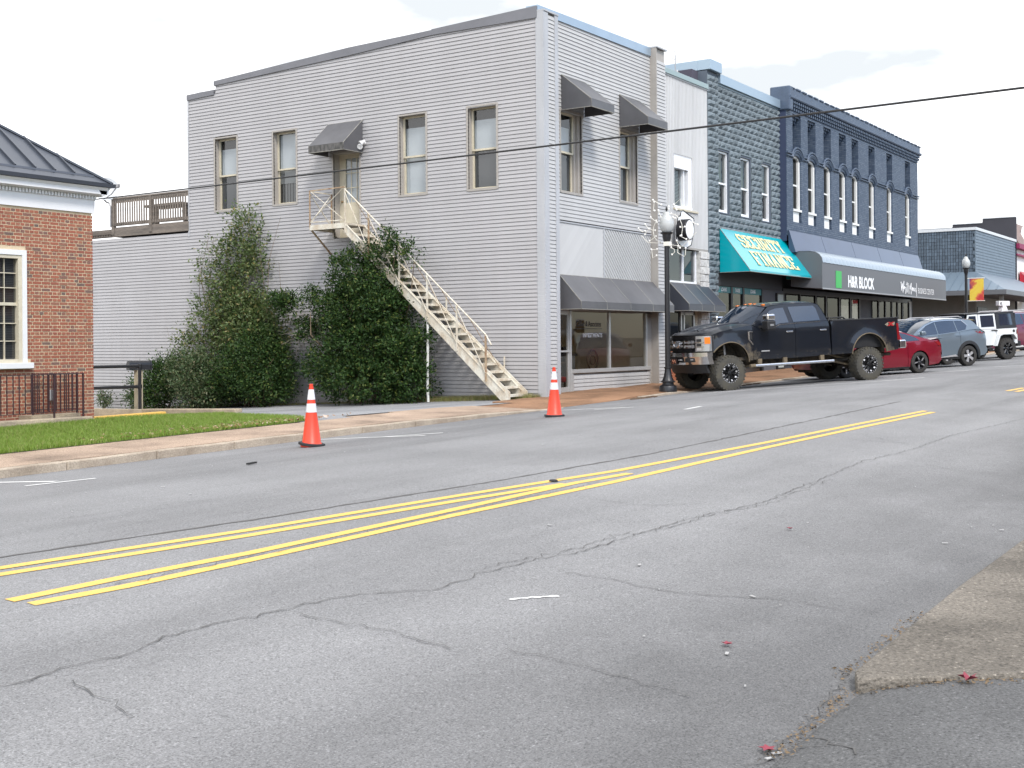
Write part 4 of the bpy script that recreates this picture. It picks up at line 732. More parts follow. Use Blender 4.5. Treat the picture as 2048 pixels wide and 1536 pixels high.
# ------------------------------------------------------------------ shrubs
def foliage(name, blobs, nspr, per, size, m, parent, spread=.16, flat=.62, hollow=.55, aspect=.5, seed=1):
    """leaf quads set in sprigs spread through ellipsoids; more of them near the outside"""
    r = np.random.default_rng(seed); B = np.array([bb[:6] for bb in blobs], float); wts = np.array([bb[3] * bb[4] * bb[5] * (bb[6] if len(bb) > 6 else 1) for bb in blobs]); wts /= wts.sum()
    k = r.choice(len(B), nspr, p=wts); d = r.normal(size=(nspr, 3)); d /= np.linalg.norm(d, axis=1)[:, None]; rad = 1 - hollow * r.random(nspr) ** 1.6
    C = B[k, :3] + d * B[k, 3:6] * (rad * (1 + r.normal(0, .09, nspr)))[:, None]; C[:, 0] = np.minimum(C[:, 0], -.03)
    C = np.repeat(C, per, 0); D = np.repeat(d, per, 0); n = len(C); sp = r.normal(0, spread, (n, 3)); sp[:, 2] *= .8; P = C + sp + D * np.abs(r.normal(0, spread * .5, n))[:, None]; P[:, 0] = np.minimum(P[:, 0], -.02)
    ax = r.normal(0, .6, (n, 3)) + D * .7 + np.array([0, 0, .15]); ax /= np.linalg.norm(ax, axis=1)[:, None]
    nr = r.normal(0, .5, (n, 3)) + D * .8 + np.array([0, 0, flat]); nr -= ax * (nr * ax).sum(1)[:, None]; nr /= np.linalg.norm(nr, axis=1)[:, None]; sd = np.cross(ax, nr)
    s = size * r.uniform(.6, 1.3, n)[:, None]
    V = np.stack([P, P + ax * s * .55 + sd * s * aspect * .5 + nr * s * .12, P + ax * s, P + ax * s * .55 - sd * s * aspect * .5 + nr * s * .12], 1).reshape(-1, 3); V -= np.array(parent.location)
    i = np.arange(n) * 4; F = np.stack([i, i + 1, i + 2, i, i + 2, i + 3], 1).ravel()
    me = bpy.data.meshes.new(name); me.vertices.add(len(V)); me.vertices.foreach_set('co', V.ravel()); me.loops.add(len(F)); me.loops.foreach_set('vertex_index', F.astype(np.int32)); me.polygons.add(2 * n); me.polygons.foreach_set('loop_start', (np.arange(2 * n) * 3).astype(np.int32)); me.update(calc_edges=True); me.materials.append(m)
    return ob(name, me, None, parent)
M_HOLLY = leafy('holly_leaf', [(0, (.013, .036, .009)), (.5, (.028, .066, .014)), (.85, (.048, .095, .02)), (1, (.13, .15, .035))], .55, .22, .28)
M_VINE = leafy('vine_leaf', [(0, (.055, .10, .028)), (.5, (.10, .15, .045)), (.85, (.16, .20, .075)), (1, (.26, .20, .07))], .5, .3)
M_SHRUB = leafy('shrub_leaf', [(0, (.03, .07, .02)), (.5, (.065, .105, .038)), (.85, (.12, .145, .065)), (1, (.20, .17, .09))], .5, .25)
M_BARK = mat('bark', (.16, .115, .075), .9, var=.8, vscale=9, bump=.5, bscale=40)
def twigs(b, n, base, tipf, r0=.012, r1=.003, bend=.15):
    for i in range(n):
        p = Vector(base(i)); q = Vector(tipf(i)); m1 = p.lerp(q, .4) + Vector((random.gauss(0, bend), random.gauss(0, bend), random.gauss(0, bend) * .5)); m2 = p.lerp(q, .75) + Vector((random.gauss(0, bend), random.gauss(0, bend), random.gauss(0, bend) * .5))
        for v in (m1, m2, q): v.x = min(v.x, -.03)
        b.tube([p, m1, m2, q], r0, 5, r1)
    return b
G = lambda y: drivez(-.8, y) - .02
t = thing('holly_bush', 'tall dark green holly bush growing up under the iron stair', 'bush', (-.85, 4.9, G(4.9)))
holly = [(-.95, 4.95, 3.25, .62, 1.05, .72), (-.85, 4.35, 3.75, .40, .65, .45), (-.75, 5.6, 3.3, .42, .5, .65), (-1.0, 5.0, 2.35, .78, 1.35, .75), (-.9, 5.85, 2.25, .6, .6, .65), (-.95, 4.1, 2.3, .6, .65, .65), (-1.05, 4.8, 1.25, .85, 1.6, .75), (-1.0, 3.7, 1.0, .65, .75, .7), (-1.1, 5.75, .75, .8, .75, .65), (-1.15, 4.7, .4, .85, 1.35, .6), (-1.0, 3.45, .35, .65, .75, .5), (-.7, 4.9, 1.9, .5, 1.3, 1.6)]
foliage('foliage', holly, 1900, 26, .086, M_HOLLY, t, .085, hollow=.5, seed=3)
foliage('foliage', [(-1.0, 3.35, 3.75, .12, .35, .25), (-.95, 6.75, .75, .5, .25, .3), (-1.0, 2.95, 1.55, .35, .3, .3), (-1.05, 3.05, .75, .4, .35, .3), (-1.0, 4.0, 4.2, .2, .35, .25), (-1.0, 6.75, 2.7, .3, .3, .35)], 330, 12, .085, M_HOLLY, t, .09, hollow=.9, seed=5)
b = twigs(MB(), 9, lambda i: (-.6 - .1 * (i % 3), 4.6 + .12 * i, G(5)), lambda i: (-.9 + random.gauss(0, .2), 3.4 + .38 * i, random.uniform(2, 4)), .035, .01, .2); ob('trunk', b, M_BARK, t)
t = thing('holly_branch', 'loose holly branch reaching left from the tall bush, with bare twigs', 'branch', (-.7, 7.6, G(7.6)))
foliage('foliage', [(-.75, 7.95, 2.55, .3, .55, .24), (-.75, 8.35, 2.68, .2, .35, .14), (-.7, 7.3, 2.0, .3, .35, .18), (-.8, 7.0, 1.72, .35, .45, .18)], 150, 20, .085, M_HOLLY, t, .085, hollow=.95, seed=8)
ob('twig', twigs(MB(), 34, lambda i: (-.7, 6.7, 1.5 + .02 * i), lambda i: (-.5 + random.gauss(0, .2), 7.2 + abs(random.gauss(.5, .5)), random.uniform(.7, 2.4)), .008, .003, .18), mat('grey_twig', (.30, .26, .22), .9), t)
t = thing('climbing_shrub', 'tall sparse climbing shrub leaning on the siding below the left window', 'shrub', (-.4, 10, G(10)))
vine = [(-.30, 10.1, 5.1, .16, .52, .55, 1.0), (-.32, 10.5, 4.2, .2, 1.15, .6, .8), (-.34, 9.75, 4.1, .2, .7, .9, .9), (-.36, 10.6, 3.2, .26, 1.5, .75, .85), (-.40, 10.2, 2.4, .3, 1.75, .7, 1.), (-.45, 9.6, 1.7, .4, 1.5, .7, 1.3), (-.4, 11.3, 1.6, .3, 1.4, .6, .55), (-.35, 12.6, 1.5, .25, .9, .45, .25), (-.42, 11.3, 2.2, .26, 1.1, .6, .4), (-.4, 8.5, 2.0, .25, .5, .6, .3), (-.36, 11.9, 3.9, .12, .25, .45, .6)]
foliage('foliage', vine, 1050, 14, .105, M_VINE, t, .11, hollow=.95, seed=11, flat=.3)
b = twigs(MB(), 26, lambda i: (-.35, 9.0 + .12 * i, G(10)), lambda i: (-.15 - .2 * random.random(), 8.8 + .14 * i + random.gauss(0, .3), random.uniform(1.5, 5.2)), .014, .004, .22); twigs(b, 22, lambda i: (-.4, 11 + random.random(), .6), lambda i: (-.3, 11.6 + abs(random.gauss(.8, .6)), random.uniform(1.0, 2.6)), .007, .002, .12); ob('stem', b, M_BARK, t)
t = thing('evergreen_shrub', 'round dark evergreen shrub at the foot of the climbing shrub', 'shrub', (-1, 9.0, G(9)))
foliage('foliage', [(-.9, 9.1, .75, .75, 1.15, .75), (-.95, 8.6, .25, .7, .9, .5), (-.9, 9.9, .3, .7, .8, .5), (-.7, 9.0, 1.5, .45, .7, .5), (-.8, 8.15, .9, .4, .4, .5)], 1350, 14, .085, M_HOLLY, t, .11, seed=14); ob('stem', twigs(MB(), 6, lambda i: (-.8, 8.6 + .2 * i, G(9)), lambda i: (-.9, 8.3 + .3 * i, 1), .03, .01), M_BARK, t)
t = thing('spreading_shrub', 'low mixed green shrub left of the evergreen, with paler leaves', 'shrub', (-1.2, 11.2, G(11)))
foliage('foliage', [(-1.2, 11.1, .35, .75, .85, .75), (-1.0, 11.6, .75, .6, .75, .45), (-1.25, 10.6, .0, .6, .7, .4)], 900, 12, .085, M_SHRUB, t, .12, seed=17); ob('stem', twigs(MB(), 6, lambda i: (-1, 10.8 + .15 * i, G(11)), lambda i: (-1.1, 10.6 + .3 * i, .8), .02, .006), M_BARK, t)
t = thing('dark_shrub', 'dense dark shrub beside the letter box post', 'shrub', (-1.2, 12.8, G(12.8)))
foliage('foliage', [(-1.2, 12.9, .15, .7, .75, .7), (-1.1, 12.4, .55, .55, .6, .5), (-1.25, 13.1, -.1, .5, .5, .4)], 850, 13, .075, M_HOLLY, t, .10, seed=19); ob('stem', twigs(MB(), 5, lambda i: (-1, 12.6 + .1 * i, G(12.8)), lambda i: (-1.1, 12.4 + .2 * i, .5), .02, .006), M_BARK, t)
for y, lab, sd in ((16.35, 'small upright plant by the wall next to the brick corner', 23), (14.95, 'small leafy plant by the wall left of the letter box', 29)):
    t = thing('young_plant', lab, 'plant', (-.45, y, -.68), 'young plants along the rear wall'); foliage('foliage', [(-.45, y, -.35, .2, .3, .35)], 70, 9, .075, M_SHRUB, t, .07, hollow=1, seed=sd); ob('stem', twigs(MB(), 9, lambda i: (-.45, y, -.68), lambda i: (-.45 + random.gauss(0, .12), y + random.gauss(0, .22), random.uniform(-.25, .1)), .008, .003, .03), M_BARK, t)
# ------------------------------------------------------------------ street lamps
M_LAMP = mat('lamp_black', (.012, .012, .014), .4, spec=.5, coat=.2); M_GLOBE = mat('lamp_globe', (.62, .64, .63), .25, spec=.6, var=.15, vscale=6); bsdf(M_GLOBE).inputs['Transmission Weight'].default_value = .25
def lamp(x, y, label):
    z = walkz(x, y); t = thing('street_lamp', label, 'street lamp', (x, y, z), 'acorn globe street lamps along the kerb'); c = (x, y, z)
    ob('base', MB().lathe([(0, 0), (.235, 0), (.235, .10), (.215, .15), (.15, .19), (.145, .235), (.19, .25), (.19, .275), (.155, .29), (.11, .40), (.085, .55), (.082, .60), (.098, .61), (.098, .64), (.07, .65)], c, 16), M_LAMP, t, smooth=30)
    ob('pole', MB().lathe([(.072, .6), (.068, 3.95), (.075, 3.96), (.075, 4.02)], c, 16), M_LAMP, t, smooth=30); ob('collar', MB().lathe([(.07, 3.82), (.075, 3.9), (.10, 3.98), (.115, 4.05), (.118, 4.12), (.165, 4.15), (.17, 4.18), (.12, 4.185), (0, 4.185)], c, 16), M_LAMP, t, smooth=30)
    ob('globe', MB().lathe([(.115, 4.187), (.165, 4.25), (.19, 4.36), (.187, 4.45), (.165, 4.54), (.12, 4.60), (.105, 4.62), (.10, 4.66), (.06, 4.71), (.03, 4.725), (0, 4.73)], c, 24), M_GLOBE, t, smooth=60); ob('finial', MB().lathe([(0, 4.725), (.03, 4.73), (.018, 4.75), (.032, 4.78), (.028, 4.81), (.01, 4.86), (0, 4.88)], c, 10), M_LAMP, t, smooth=40); return t
lamp(2.94, -2.15, 'black street lamp with acorn globe in front of the grey corner building'); lamp(34.5, -2.3, 'black street lamp far up the street with a banner hanging on it')
t = thing('light_decoration', 'white wire snowflake decoration with bulbs fixed to the nearer street lamp', 'decoration', (2.94, -2.15, 3.9)); M_WIRE = mat('white_wire', (.8, .78, .70), .5); b = MB(); bulbs = MB()
for pts in DECO:
    P = [(2.94, y, z) for y, z in pts]; b.tube(P, .008, 5)
    for p in (P[0], P[-1]): bulbs.lathe([(0, -.02), (.022, -.01), (.026, .01), (.015, .03), (0, .035)], p, 8)
b.tube([(2.94, -2.15, 3.93), (2.94, -2.6, 3.85), (2.94, -3.0, 4.2)], .008, 5); b.tube([(2.94, -2.15, 3.95), (2.94, -1.6, 4.0), (2.94, -1.4, 4.2)], .008, 5)
ob('wire', b, M_WIRE, t); ob('bulbs', bulbs, mat('white_bulb', (.85, .84, .80), .3), t, kind='stuff'); ob('bracket', MB().box(2.84, 2.98, -2.27, -2.1, 3.88, 3.99), M_WIRE, t)
t = thing('street_banner', 'yellow and red autumn banner hung on the far street lamp', 'banner', (34.5, -2.75, 3.7))
mb = mat('banner_cloth', (.72, .45, .06), .7); nt_ = mb.node_tree; x_ = bsdf(mb)
tc = _n(nt_, 'ShaderNodeTexCoord'); tx = _n(nt_, 'ShaderNodeTexNoise'); tx.inputs['Scale'].default_value = 3.2; tx.inputs['Detail'].default_value = 4; nt_.links.new(tc.outputs['Object'], tx.inputs['Vector']); sp_ = _n(nt_, 'ShaderNodeSeparateXYZ'); nt_.links.new(tc.outputs['Object'], sp_.inputs[0])
m1 = _n(nt_, 'ShaderNodeMath'); m1.operation = 'ADD'; nt_.links.new(sp_.outputs['Y'], m1.inputs[0]); nt_.links.new(sp_.outputs['Z'], m1.inputs[1]); m2 = _n(nt_, 'ShaderNodeMath'); m2.operation = 'MULTIPLY_ADD'; m2.inputs[1].default_value = .55; nt_.links.new(m1.outputs[0], m2.inputs[0]); nt_.links.new(tx.outputs['Fac'], m2.inputs[2])
rp_ = _n(nt_, 'ShaderNodeValToRGB'); 
for i, (p_, c_) in enumerate([(.15, (.55, .05, .05)), (.27, (.75, .22, .08)), (.38, (.78, .55, .06)), (.6, (.80, .60, .08)), (.70, (.60, .12, .06)), (.85, (.25, .05, .12))]):
    e = rp_.color_ramp.elements[i] if i < 2 else rp_.color_ramp.elements.new(p_); e.position = p_; e.color = (*c_, 1)
nt_.links.new(m2.outputs[0], rp_.inputs[0]); nt_.links.new(rp_.outputs[0], x_.inputs['Base Color'])
ob('cloth', MB().box(34.49, 34.51, -3.1, -2.46, 3.2, 4.25), mb, t)
for z in (3.19, 4.26): ob('rod', MB().tube([(34.5, -2.3, z), (34.5, -3.15, z)], .018, 6), M_WIRE, t)
# ------------------------------------------------------------------ overhead cable
a, c = Vector((-5.11, 11.5, 5.36)), Vector((-9.28, -14.77, 4.71)); d = c - a; P = [a - d * .8 + (d * 2.6) * (i / 24) for i in range(25)]
for i, p in enumerate(P): p.z += -.16 * (1 - ((i - 12) / 12) ** 2) + .05
single('overhead_cable', MB().tube(P, .017, 6), mat('cable', (.015, .015, .017), .6), 'black overhead cable crossing the street in front of the buildings', 'cable', tuple(a), smooth=50)
# ================================================================== WHITE METAL CLAD SHOP
M_WCLAD = mat('white_cladding', (.62, .62, .62), .5, metal=.1, var=.35, vscale=1.2, stretch=(1, 1, .2)); M_GRNCAP = mat('green_cap', (.30, .38, .38), .4, metal=.3); M_WVIN = mat('white_vinyl', (.82, .83, .85), .4); M_BLK = mat('black_frame', (.012, .012, .014), .45); M_ROUGH = mat('white_rough_stone', (.66, .65, .62), .9, var=.6, vscale=6, bump=1.0, bscale=12, col2=(.3, .29, .28))
B3 = thing('white_shop', 'narrow shop with white ribbed metal cladding between grey and blue fronts', 'building', (8.6, 0, .1))
ob('wall', MB().box(6.92, 10.2, .32, 12, -.3, 9.4), M_DARKIN, B3)
ob('parapet_cap', MB().box(6.9, 10.2, -.09, .4, 9.46, 9.62), M_GRNCAP, B3, bevel=.01); ob('parapet_trim', MB().box(6.9, 10.2, -.06, .3, 9.42, 9.458), M_TRIM, B3)
def ribbed(x0, x1, z0, z1, pitch=.1, y=0):
    n = max(1, round((x1 - x0) / pitch)); xs = []; 
    for i in range(n):
        a = x0 + (x1 - x0) * i / n; p = (x1 - x0) / n; xs += [(a, y - .002), (a + p * .45, y - .002), (a + p * .55, y - .04), (a + p * .9, y - .04)]
    xs.append((x1, y - .002)); b = MB(); v = [(x, yy, z0) for x, yy in xs] + [(x, yy, z1) for x, yy in xs]; k = len(xs); b.add(v, [(i, i + 1, k + i + 1, k + i) for i in range(k - 1)]); return b
for a, c, z0, z1 in ((6.92, 7.76, 4.3, 9.42), (7.76, 9.05, 7.12, 9.42), (9.05, 10.18, 4.3, 9.42), (7.76, 9.05, 4.3, 5.5)): ob('cladding_sheet', ribbed(a, c, z0, z1), M_WCLAD, B3)
ob('sheet_trim', MB().box(6.92, 10.18, -.035, .02, 4.24, 4.30), M_TAUPE, B3)
w = ob('window', MB().box(8.82, 9.05, -.0, .2, 5.5, 7.12).box(7.76, 8.82, -.0, .2, 6.70, 7.12).box(7.76, 7.82, -.0, .2, 5.56, 6.7).box(7.76, 9.05, -.03, .2, 5.46, 5.54).box(8.60, 8.66, .06, .2, 5.56, 6.7), M_WVIN, B3); ob('sill', MB().box(7.7, 9.4, -.07, .02, 5.40, 5.455), M_CREAM, w)
ob('pane', MB().quad((7.82, .15, 5.54), (8.82, .15, 5.54), (8.82, .15, 6.7), (7.82, .15, 6.7)), M_GLASS, w); b = MB()
for i in range(26): z = 5.55 + i * .044; b.quad((7.84, .20, z), (8.6, .20, z), (8.6, .225, z + .026), (7.84, .225, z + .026))
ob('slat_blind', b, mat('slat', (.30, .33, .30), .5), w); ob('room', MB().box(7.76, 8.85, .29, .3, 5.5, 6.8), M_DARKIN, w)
ob('stone_pier', MB().box(9.52, 10.19, -.03, .25, .1, 4.24), M_ROUGH, B3)
for i in range(17):
    z = .15 + i * .24
    for x0, x1 in (((9.53, 9.84), (9.86, 10.18)) if i % 2 else ((9.53, 9.7), (9.72, 10.05), (10.07, 10.18))): ob('stone', MB().box(x0, x1, -.06 - random.uniform(0, .03), .0, z, z + .225), M_ROUGH, B3, bevel=.015)
w = ob('upper_shopfront', MB().box(7.5, 7.56, .05, .15, 3.2, 4.24).box(8.46, 8.54, .05, .15, 3.2, 4.24).box(9.38, 9.46, .05, .15, 3.2, 4.24).box(7.5, 9.46, .04, .16, 3.16, 3.24).box(6.92, 7.0, .05, .15, 3.2, 4.24), M_WVIN, B3)
for a, c in ((7.0, 7.5), (7.56, 8.46), (8.54, 9.38)): ob('pane', MB().quad((a, .1, 3.24), (c, .1, 3.24), (c, .1, 4.24), (a, .1, 4.24)), M_GLASSD, w); ob('board', MB().box(a, c, .14, .16, 3.24, 4.24), mat('grey_board', (.17, .19, .22), .7), w)
awning('shop_awning', B3, 'y', 7.42, 10.1, 3.17, 2.50, 2.30, .66, mat('awning_charcoal', (.055, .06, .075), .4, spec=.45, var=.3, vscale=2), MATS['awning_charcoal'], seams=2)
b = ob('shopfront_frame', MB().box(8.26, 8.34, .02, .12, .1, 3.1).box(8.5, 8.58, .04, .12, .1, 3.1).box(9.2, 9.3, .04, .12, .1, 3.1).box(8.34, 9.3, .04, .12, 2.2, 2.3), M_ALU, B3); ob('fascia', MB().box(6.92, 9.5, .06, .12, 2.3, 3.15), mat('dark_fascia', (.03, .03, .035), .6), B3)
for a, c, z in ((6.95, 8.26, 1.24), (8.58, 9.2, .2)): ob('pane', MB().quad((a, .07, z), (c, .07, z), (c, .07, 2.3), (a, .07, 2.3)), glass('dark_glass', (.3, .33, .34), .6, refl=.6, refl0=.05), b)
ob('cream_panel', MB().box(9.31, 9.5, .03, .12, .1, 3.1), M_CREAM, B3)
ob('brick_backing', MB().box(6.92, 8.26, .03, .2, -.1, 1.20), M_MORT, B3); ob('coping_stone', MB().box(6.92, 8.28, -.04, .2, 1.20, 1.25), M_KERB, B3)
M_BRK2 = mat('knee_brick', (.9, .9, .9), .85, grain=.2, gscale=60); island_tint(M_BRK2, cols=[(0, (.42, .14, .06)), (.6, (.33, .10, .05)), (1, (.25, .085, .06))])
sb = MB().box(-.195, 0, -.005, .03, 0, .058).mesh('brick', M_BRK2)
for k in range(18):
    x = 8.25 - (.1 if k % 2 else 0)
    while x > 7.0:
        o = bpy.data.objects.new('brick', sb); COL.objects.link(o); o.parent = B3; o.location = (x - 8.6, .028, -.02 + k * .0677 - .1); x -= .205
# projecting round sign
t = thing('round_sign', 'white cut out sign with a round drum face projecting from the white shop', 'sign', (8.0, -.2, 4.7)); M_SWHT = mat('sign_white', (.85, .85, .85), .35)
out = [(7.724, 5.228), (7.76, 5.335), (7.914, 5.366), (8.067, 5.331), (8.638, 5.183), (8.672, 5.133), (8.601, 5.059), (8.644, 4.941), (8.594, 4.696), (8.501, 4.448), (8.446, 4.339), (8.08, 4.227), (8.029, 4.238), (7.706, 4.278), (7.49, 4.383), (7.424, 4.438), (7.43, 4.777), (7.52, 5.093), (7.588, 5.158), (7.724, 5.199)]
ob('plate', MB().prism(out, 'y', -.25, -.22), M_SWHT, t); ob('outline', MB().tube([(u, -.252, v) for u, v in out + out[:1]], .017, 5), M_BLK, t)
dc = (7.70, -.25, 4.75); ob('drum', MB().lathe([(0, 0), (.31, 0), (.325, -.02), (.325, -.30), (.31, -.32), (.285, -.32)], dc, 28, 'y'), M_BLK, t, smooth=40); ob('face', MB().lathe([(.29, -.30), (.285, -.318), (.2, -.33), (0, -.335)], dc, 28, 'y'), M_SWHT, t)
ob('arm', MB().tube([(8.0, -.02, 4.9), (8.0, -.22, 4.9)], .02, 6), M_BLK, t); ob('arm', MB().tube([(8.0, -.02, 4.5), (8.0, -.22, 4.5)], .02, 6), M_BLK, t)
t = thing('roof_antenna', 'small grey aerial on the roof edge of the white shop', 'aerial', (9.2, .6, 9.6)); ob('mast', MB().tube([(9.2, .6, 9.5), (9.2, .6, 10.45)], .018, 6).tube([(9.2, .6, 9.75), (9.35, .6, 10.0), (9.45, .55, 9.85)], .03, 6), M_PIPE, t); ob('loop', MB().tube([(9.2 - .12 + .14 * math.cos(a), .6, 10.45 + .14 * math.sin(a)) for a in np.linspace(0, 6.283, 16)], .007, 4), M_PIPE, t)
# ================================================================== GREY STONE FRONT WITH TEAL AWNING
M_BLOCK = mat('grey_block', (.165, .20, .222), .75, var=.4, vscale=5, bump=.7, bscale=14, spec=.35); island_tint(M_BLOCK, .16); M_CAP = mat('blue_grey_cap', (.33, .42, .50), .35, metal=.35)
M_CAPD = mat('cap_side', (.20, .26, .30), .4, metal=.3); M_TEAL = mat('teal_vinyl', (.0, .36, .42), .16, spec=.6); M_TEALD = mat('teal_band', (.0, .16, .18), .4); M_YLET = mat('yellow_letters', (.86, .76, .42), .45)
B4 = thing('stone_shop', 'grey rock faced block shop with teal awning and three tall windows', 'building', (13.5, 0, .2))
ob('wall', MB().box(10.22, 16.7, .34, 14, 3.25, 9.85).box(10.22, 16.7, 2.3, 14, -.3, 3.25).box(15.1, 16.7, .34, 2.3, -.3, 3.25).box(10.22, 10.9, .34, 2.3, -.3, 3.25).box(10.22, 11.05, -.02, .3, 3.6, 10.1).box(10.22, 10.95, -.02, .3, .0, 3.6), mat('block_mortar', (.09, .11, .14), .8), B4)
ob('party_wall', MB().box(9.78, 10.24, .3, 14, 9.3, 10.1), mat('party_wall_dark', (.07, .065, .09), .9), B4)
ob('pier_cap', MB().box(10.2, 11.1, -.16, .3, 10.12, 10.45).box(10.2, 10.6, .3, 6, 10.12, 10.45), M_CAP, B4, bevel=.008); ob('coping', MB().box(11.1, 16.66, -.10, .5, 9.82, 10.12), M_CAP, B4); ob('coping_drip', MB().box(11.1, 16.66, -.03, .4, 9.75, 9.815), M_CAPD, B4)
W_S = [(11.1, 11.93, 5.62, 7.64), (12.95, 13.78, 5.62, 7.64), (14.82, 15.62, 5.62, 7.64)]
def block_mesh(l, h):
    """rock faced: a bevelled, bulging front"""
    b = MB(); e = .012; n, m = 4, 3; vs = []
    for i in range(n + 1):
        for j in range(m + 1):
            u, v = i / n, j / m; edge = min(u, 1 - u, v, 1 - v); y = -.012 if edge == 0 else -.045 - random.uniform(0, .03); vs.append((u * l, y, v * h))
    f = [(i * (m + 1) + j, (i + 1) * (m + 1) + j, (i + 1) * (m + 1) + j + 1, i * (m + 1) + j + 1) for i in range(n) for j in range(m)]; b.add(vs, f)
    b.add([(0, .02, 0), (l, .02, 0), (l, .02, h), (0, .02, h), (0, -.012, 0), (l, -.012, 0), (l, -.012, h), (0, -.012, h)], [(0, 4, 5, 1), (1, 5, 6, 2), (2, 6, 7, 3), (3, 7, 4, 0)]); return b
ob('wall_face', MB().box(11.05, 16.66, .021, .3, 7.70, 9.74).box(11.05, 16.66, .021, .3, 4.9, 5.58).box(11.99, 12.89, .021, .3, 5.58, 7.7).box(13.84, 14.76, .021, .3, 5.58, 7.7).box(15.68, 16.66, .021, .3, 5.58, 7.7), MATS['block_mortar'], B4)
std4 = [block_mesh(.395, .190).mesh('stone_block', M_BLOCK) for i in range(5)]; ends = MB(); nb = 0
for k in range(26):
    z = 4.76 + k * .2; x = 11.06 - (.2 if k % 2 else 0)
    while x < 16.64:
        a, c = max(x, 11.06), min(x + .395, 16.64); x += .405; segs = [(a, c)]
        if z + .15 > 9.74: continue
        for wa, wc, wb, wt in W_S:
            if wb - .07 < z + .1 < wt + .07: segs = [q for s0, s1 in segs for q in ((s0, min(s1, wa - .06)), (max(s0, wc + .06), s1)) if q[1] - q[0] > .05]
        for a2, c2 in segs:
            if abs(c2 - a2 - .395) < .002 and nb < 270:
                o = bpy.data.objects.new('stone_block', random.choice(std4)); COL.objects.link(o); o.parent = B4; o.location = (a2 - 13.5, .0, z - .2); nb += 1
            else: ends.merge(block_mesh(c2 - a2, .19).shift((a2, 0, z)))
for k in range(49):      # the pier
    z = .2 + k * .2
    if z > 9.95: break
    for a, c in (((10.23, 10.62), (10.63, 11.04)) if k % 2 else ((10.23, 10.83), (10.84, 11.04))):
        if z < 3.5: c = min(c, 10.94)
        ends.merge(block_mesh(c - a, .19).shift((a, -.02, z)))
ob('block_ends', ends, M_BLOCK, B4, kind='stuff')
ob('lintel', MB().box(11.05, 12.0, -.02, .02, 7.71, 7.93).box(12.88, 13.86, -.02, .02, 7.71, 7.93).box(14.75, 15.7, -.02, .02, 7.71, 7.93), M_BLOCK, B4)
def white_sash(par, x0, x1, zb, zt, y, mid=None, f=.06):
    mid = mid or (zb + zt) / 2
    w = ob('window', MB().box(x0, x0 + f, y, y + .14, zb, zt).box(x1 - f, x1, y, y + .14, zb, zt).box(x0 + f, x1 - f, y, y + .14, zt - f, zt).box(x0 + f, x1 - f, y - .02, y + .14, zb, zb + f * .7), M_WVIN, par)
    ob('sash', MB().box(x0 + f, x1 - f, y + .03, y + .1, mid - .03, mid + .03).box(x0 + f, x1 - f, y + .07, y + .1, zb + f, zb + f + .05), M_WVIN, w)
    ob('pane', MB().quad((x0 + f, y + .06, mid), (x1 - f, y + .06, mid), (x1 - f, y + .06, zt - f), (x0 + f, y + .06, zt - f)), M_GLASSD, w); ob('pane', MB().quad((x0 + f, y + .09, zb + f), (x1 - f, y + .09, zb + f), (x1 - f, y + .09, mid), (x0 + f, y + .09, mid)), M_GLASSD, w)
    return w
for x0, x1, zb, zt in W_S:
    w = white_sash(B4, x0, x1, zb, zt, .06, 6.59); ob('curtain', MB().box(x0 + .3, x1 - .04, .26, .27, 6.6, zt - .1), mat('green_blind', (.28, .33, .25), .8), w); ob('reveal', MB().box(x0 - .05, x0 - .002, .0, .3, zb - .04, zt + .06).box(x1 + .002, x1 + .05, .0, .3, zb - .04, zt + .06).box(x0 - .002, x1 + .002, .0, .3, zt + .002, zt + .06).box(x0 - .002, x1 + .002, .0, .3, zb - .04, zb - .002), MATS['block_mortar'], w)
aw = awning('teal_awning', B4, 'y', 11.06, 16.98, 5.07, 3.68, 3.62, 1.05, M_TEAL, M_TEAL, wall=-.04)
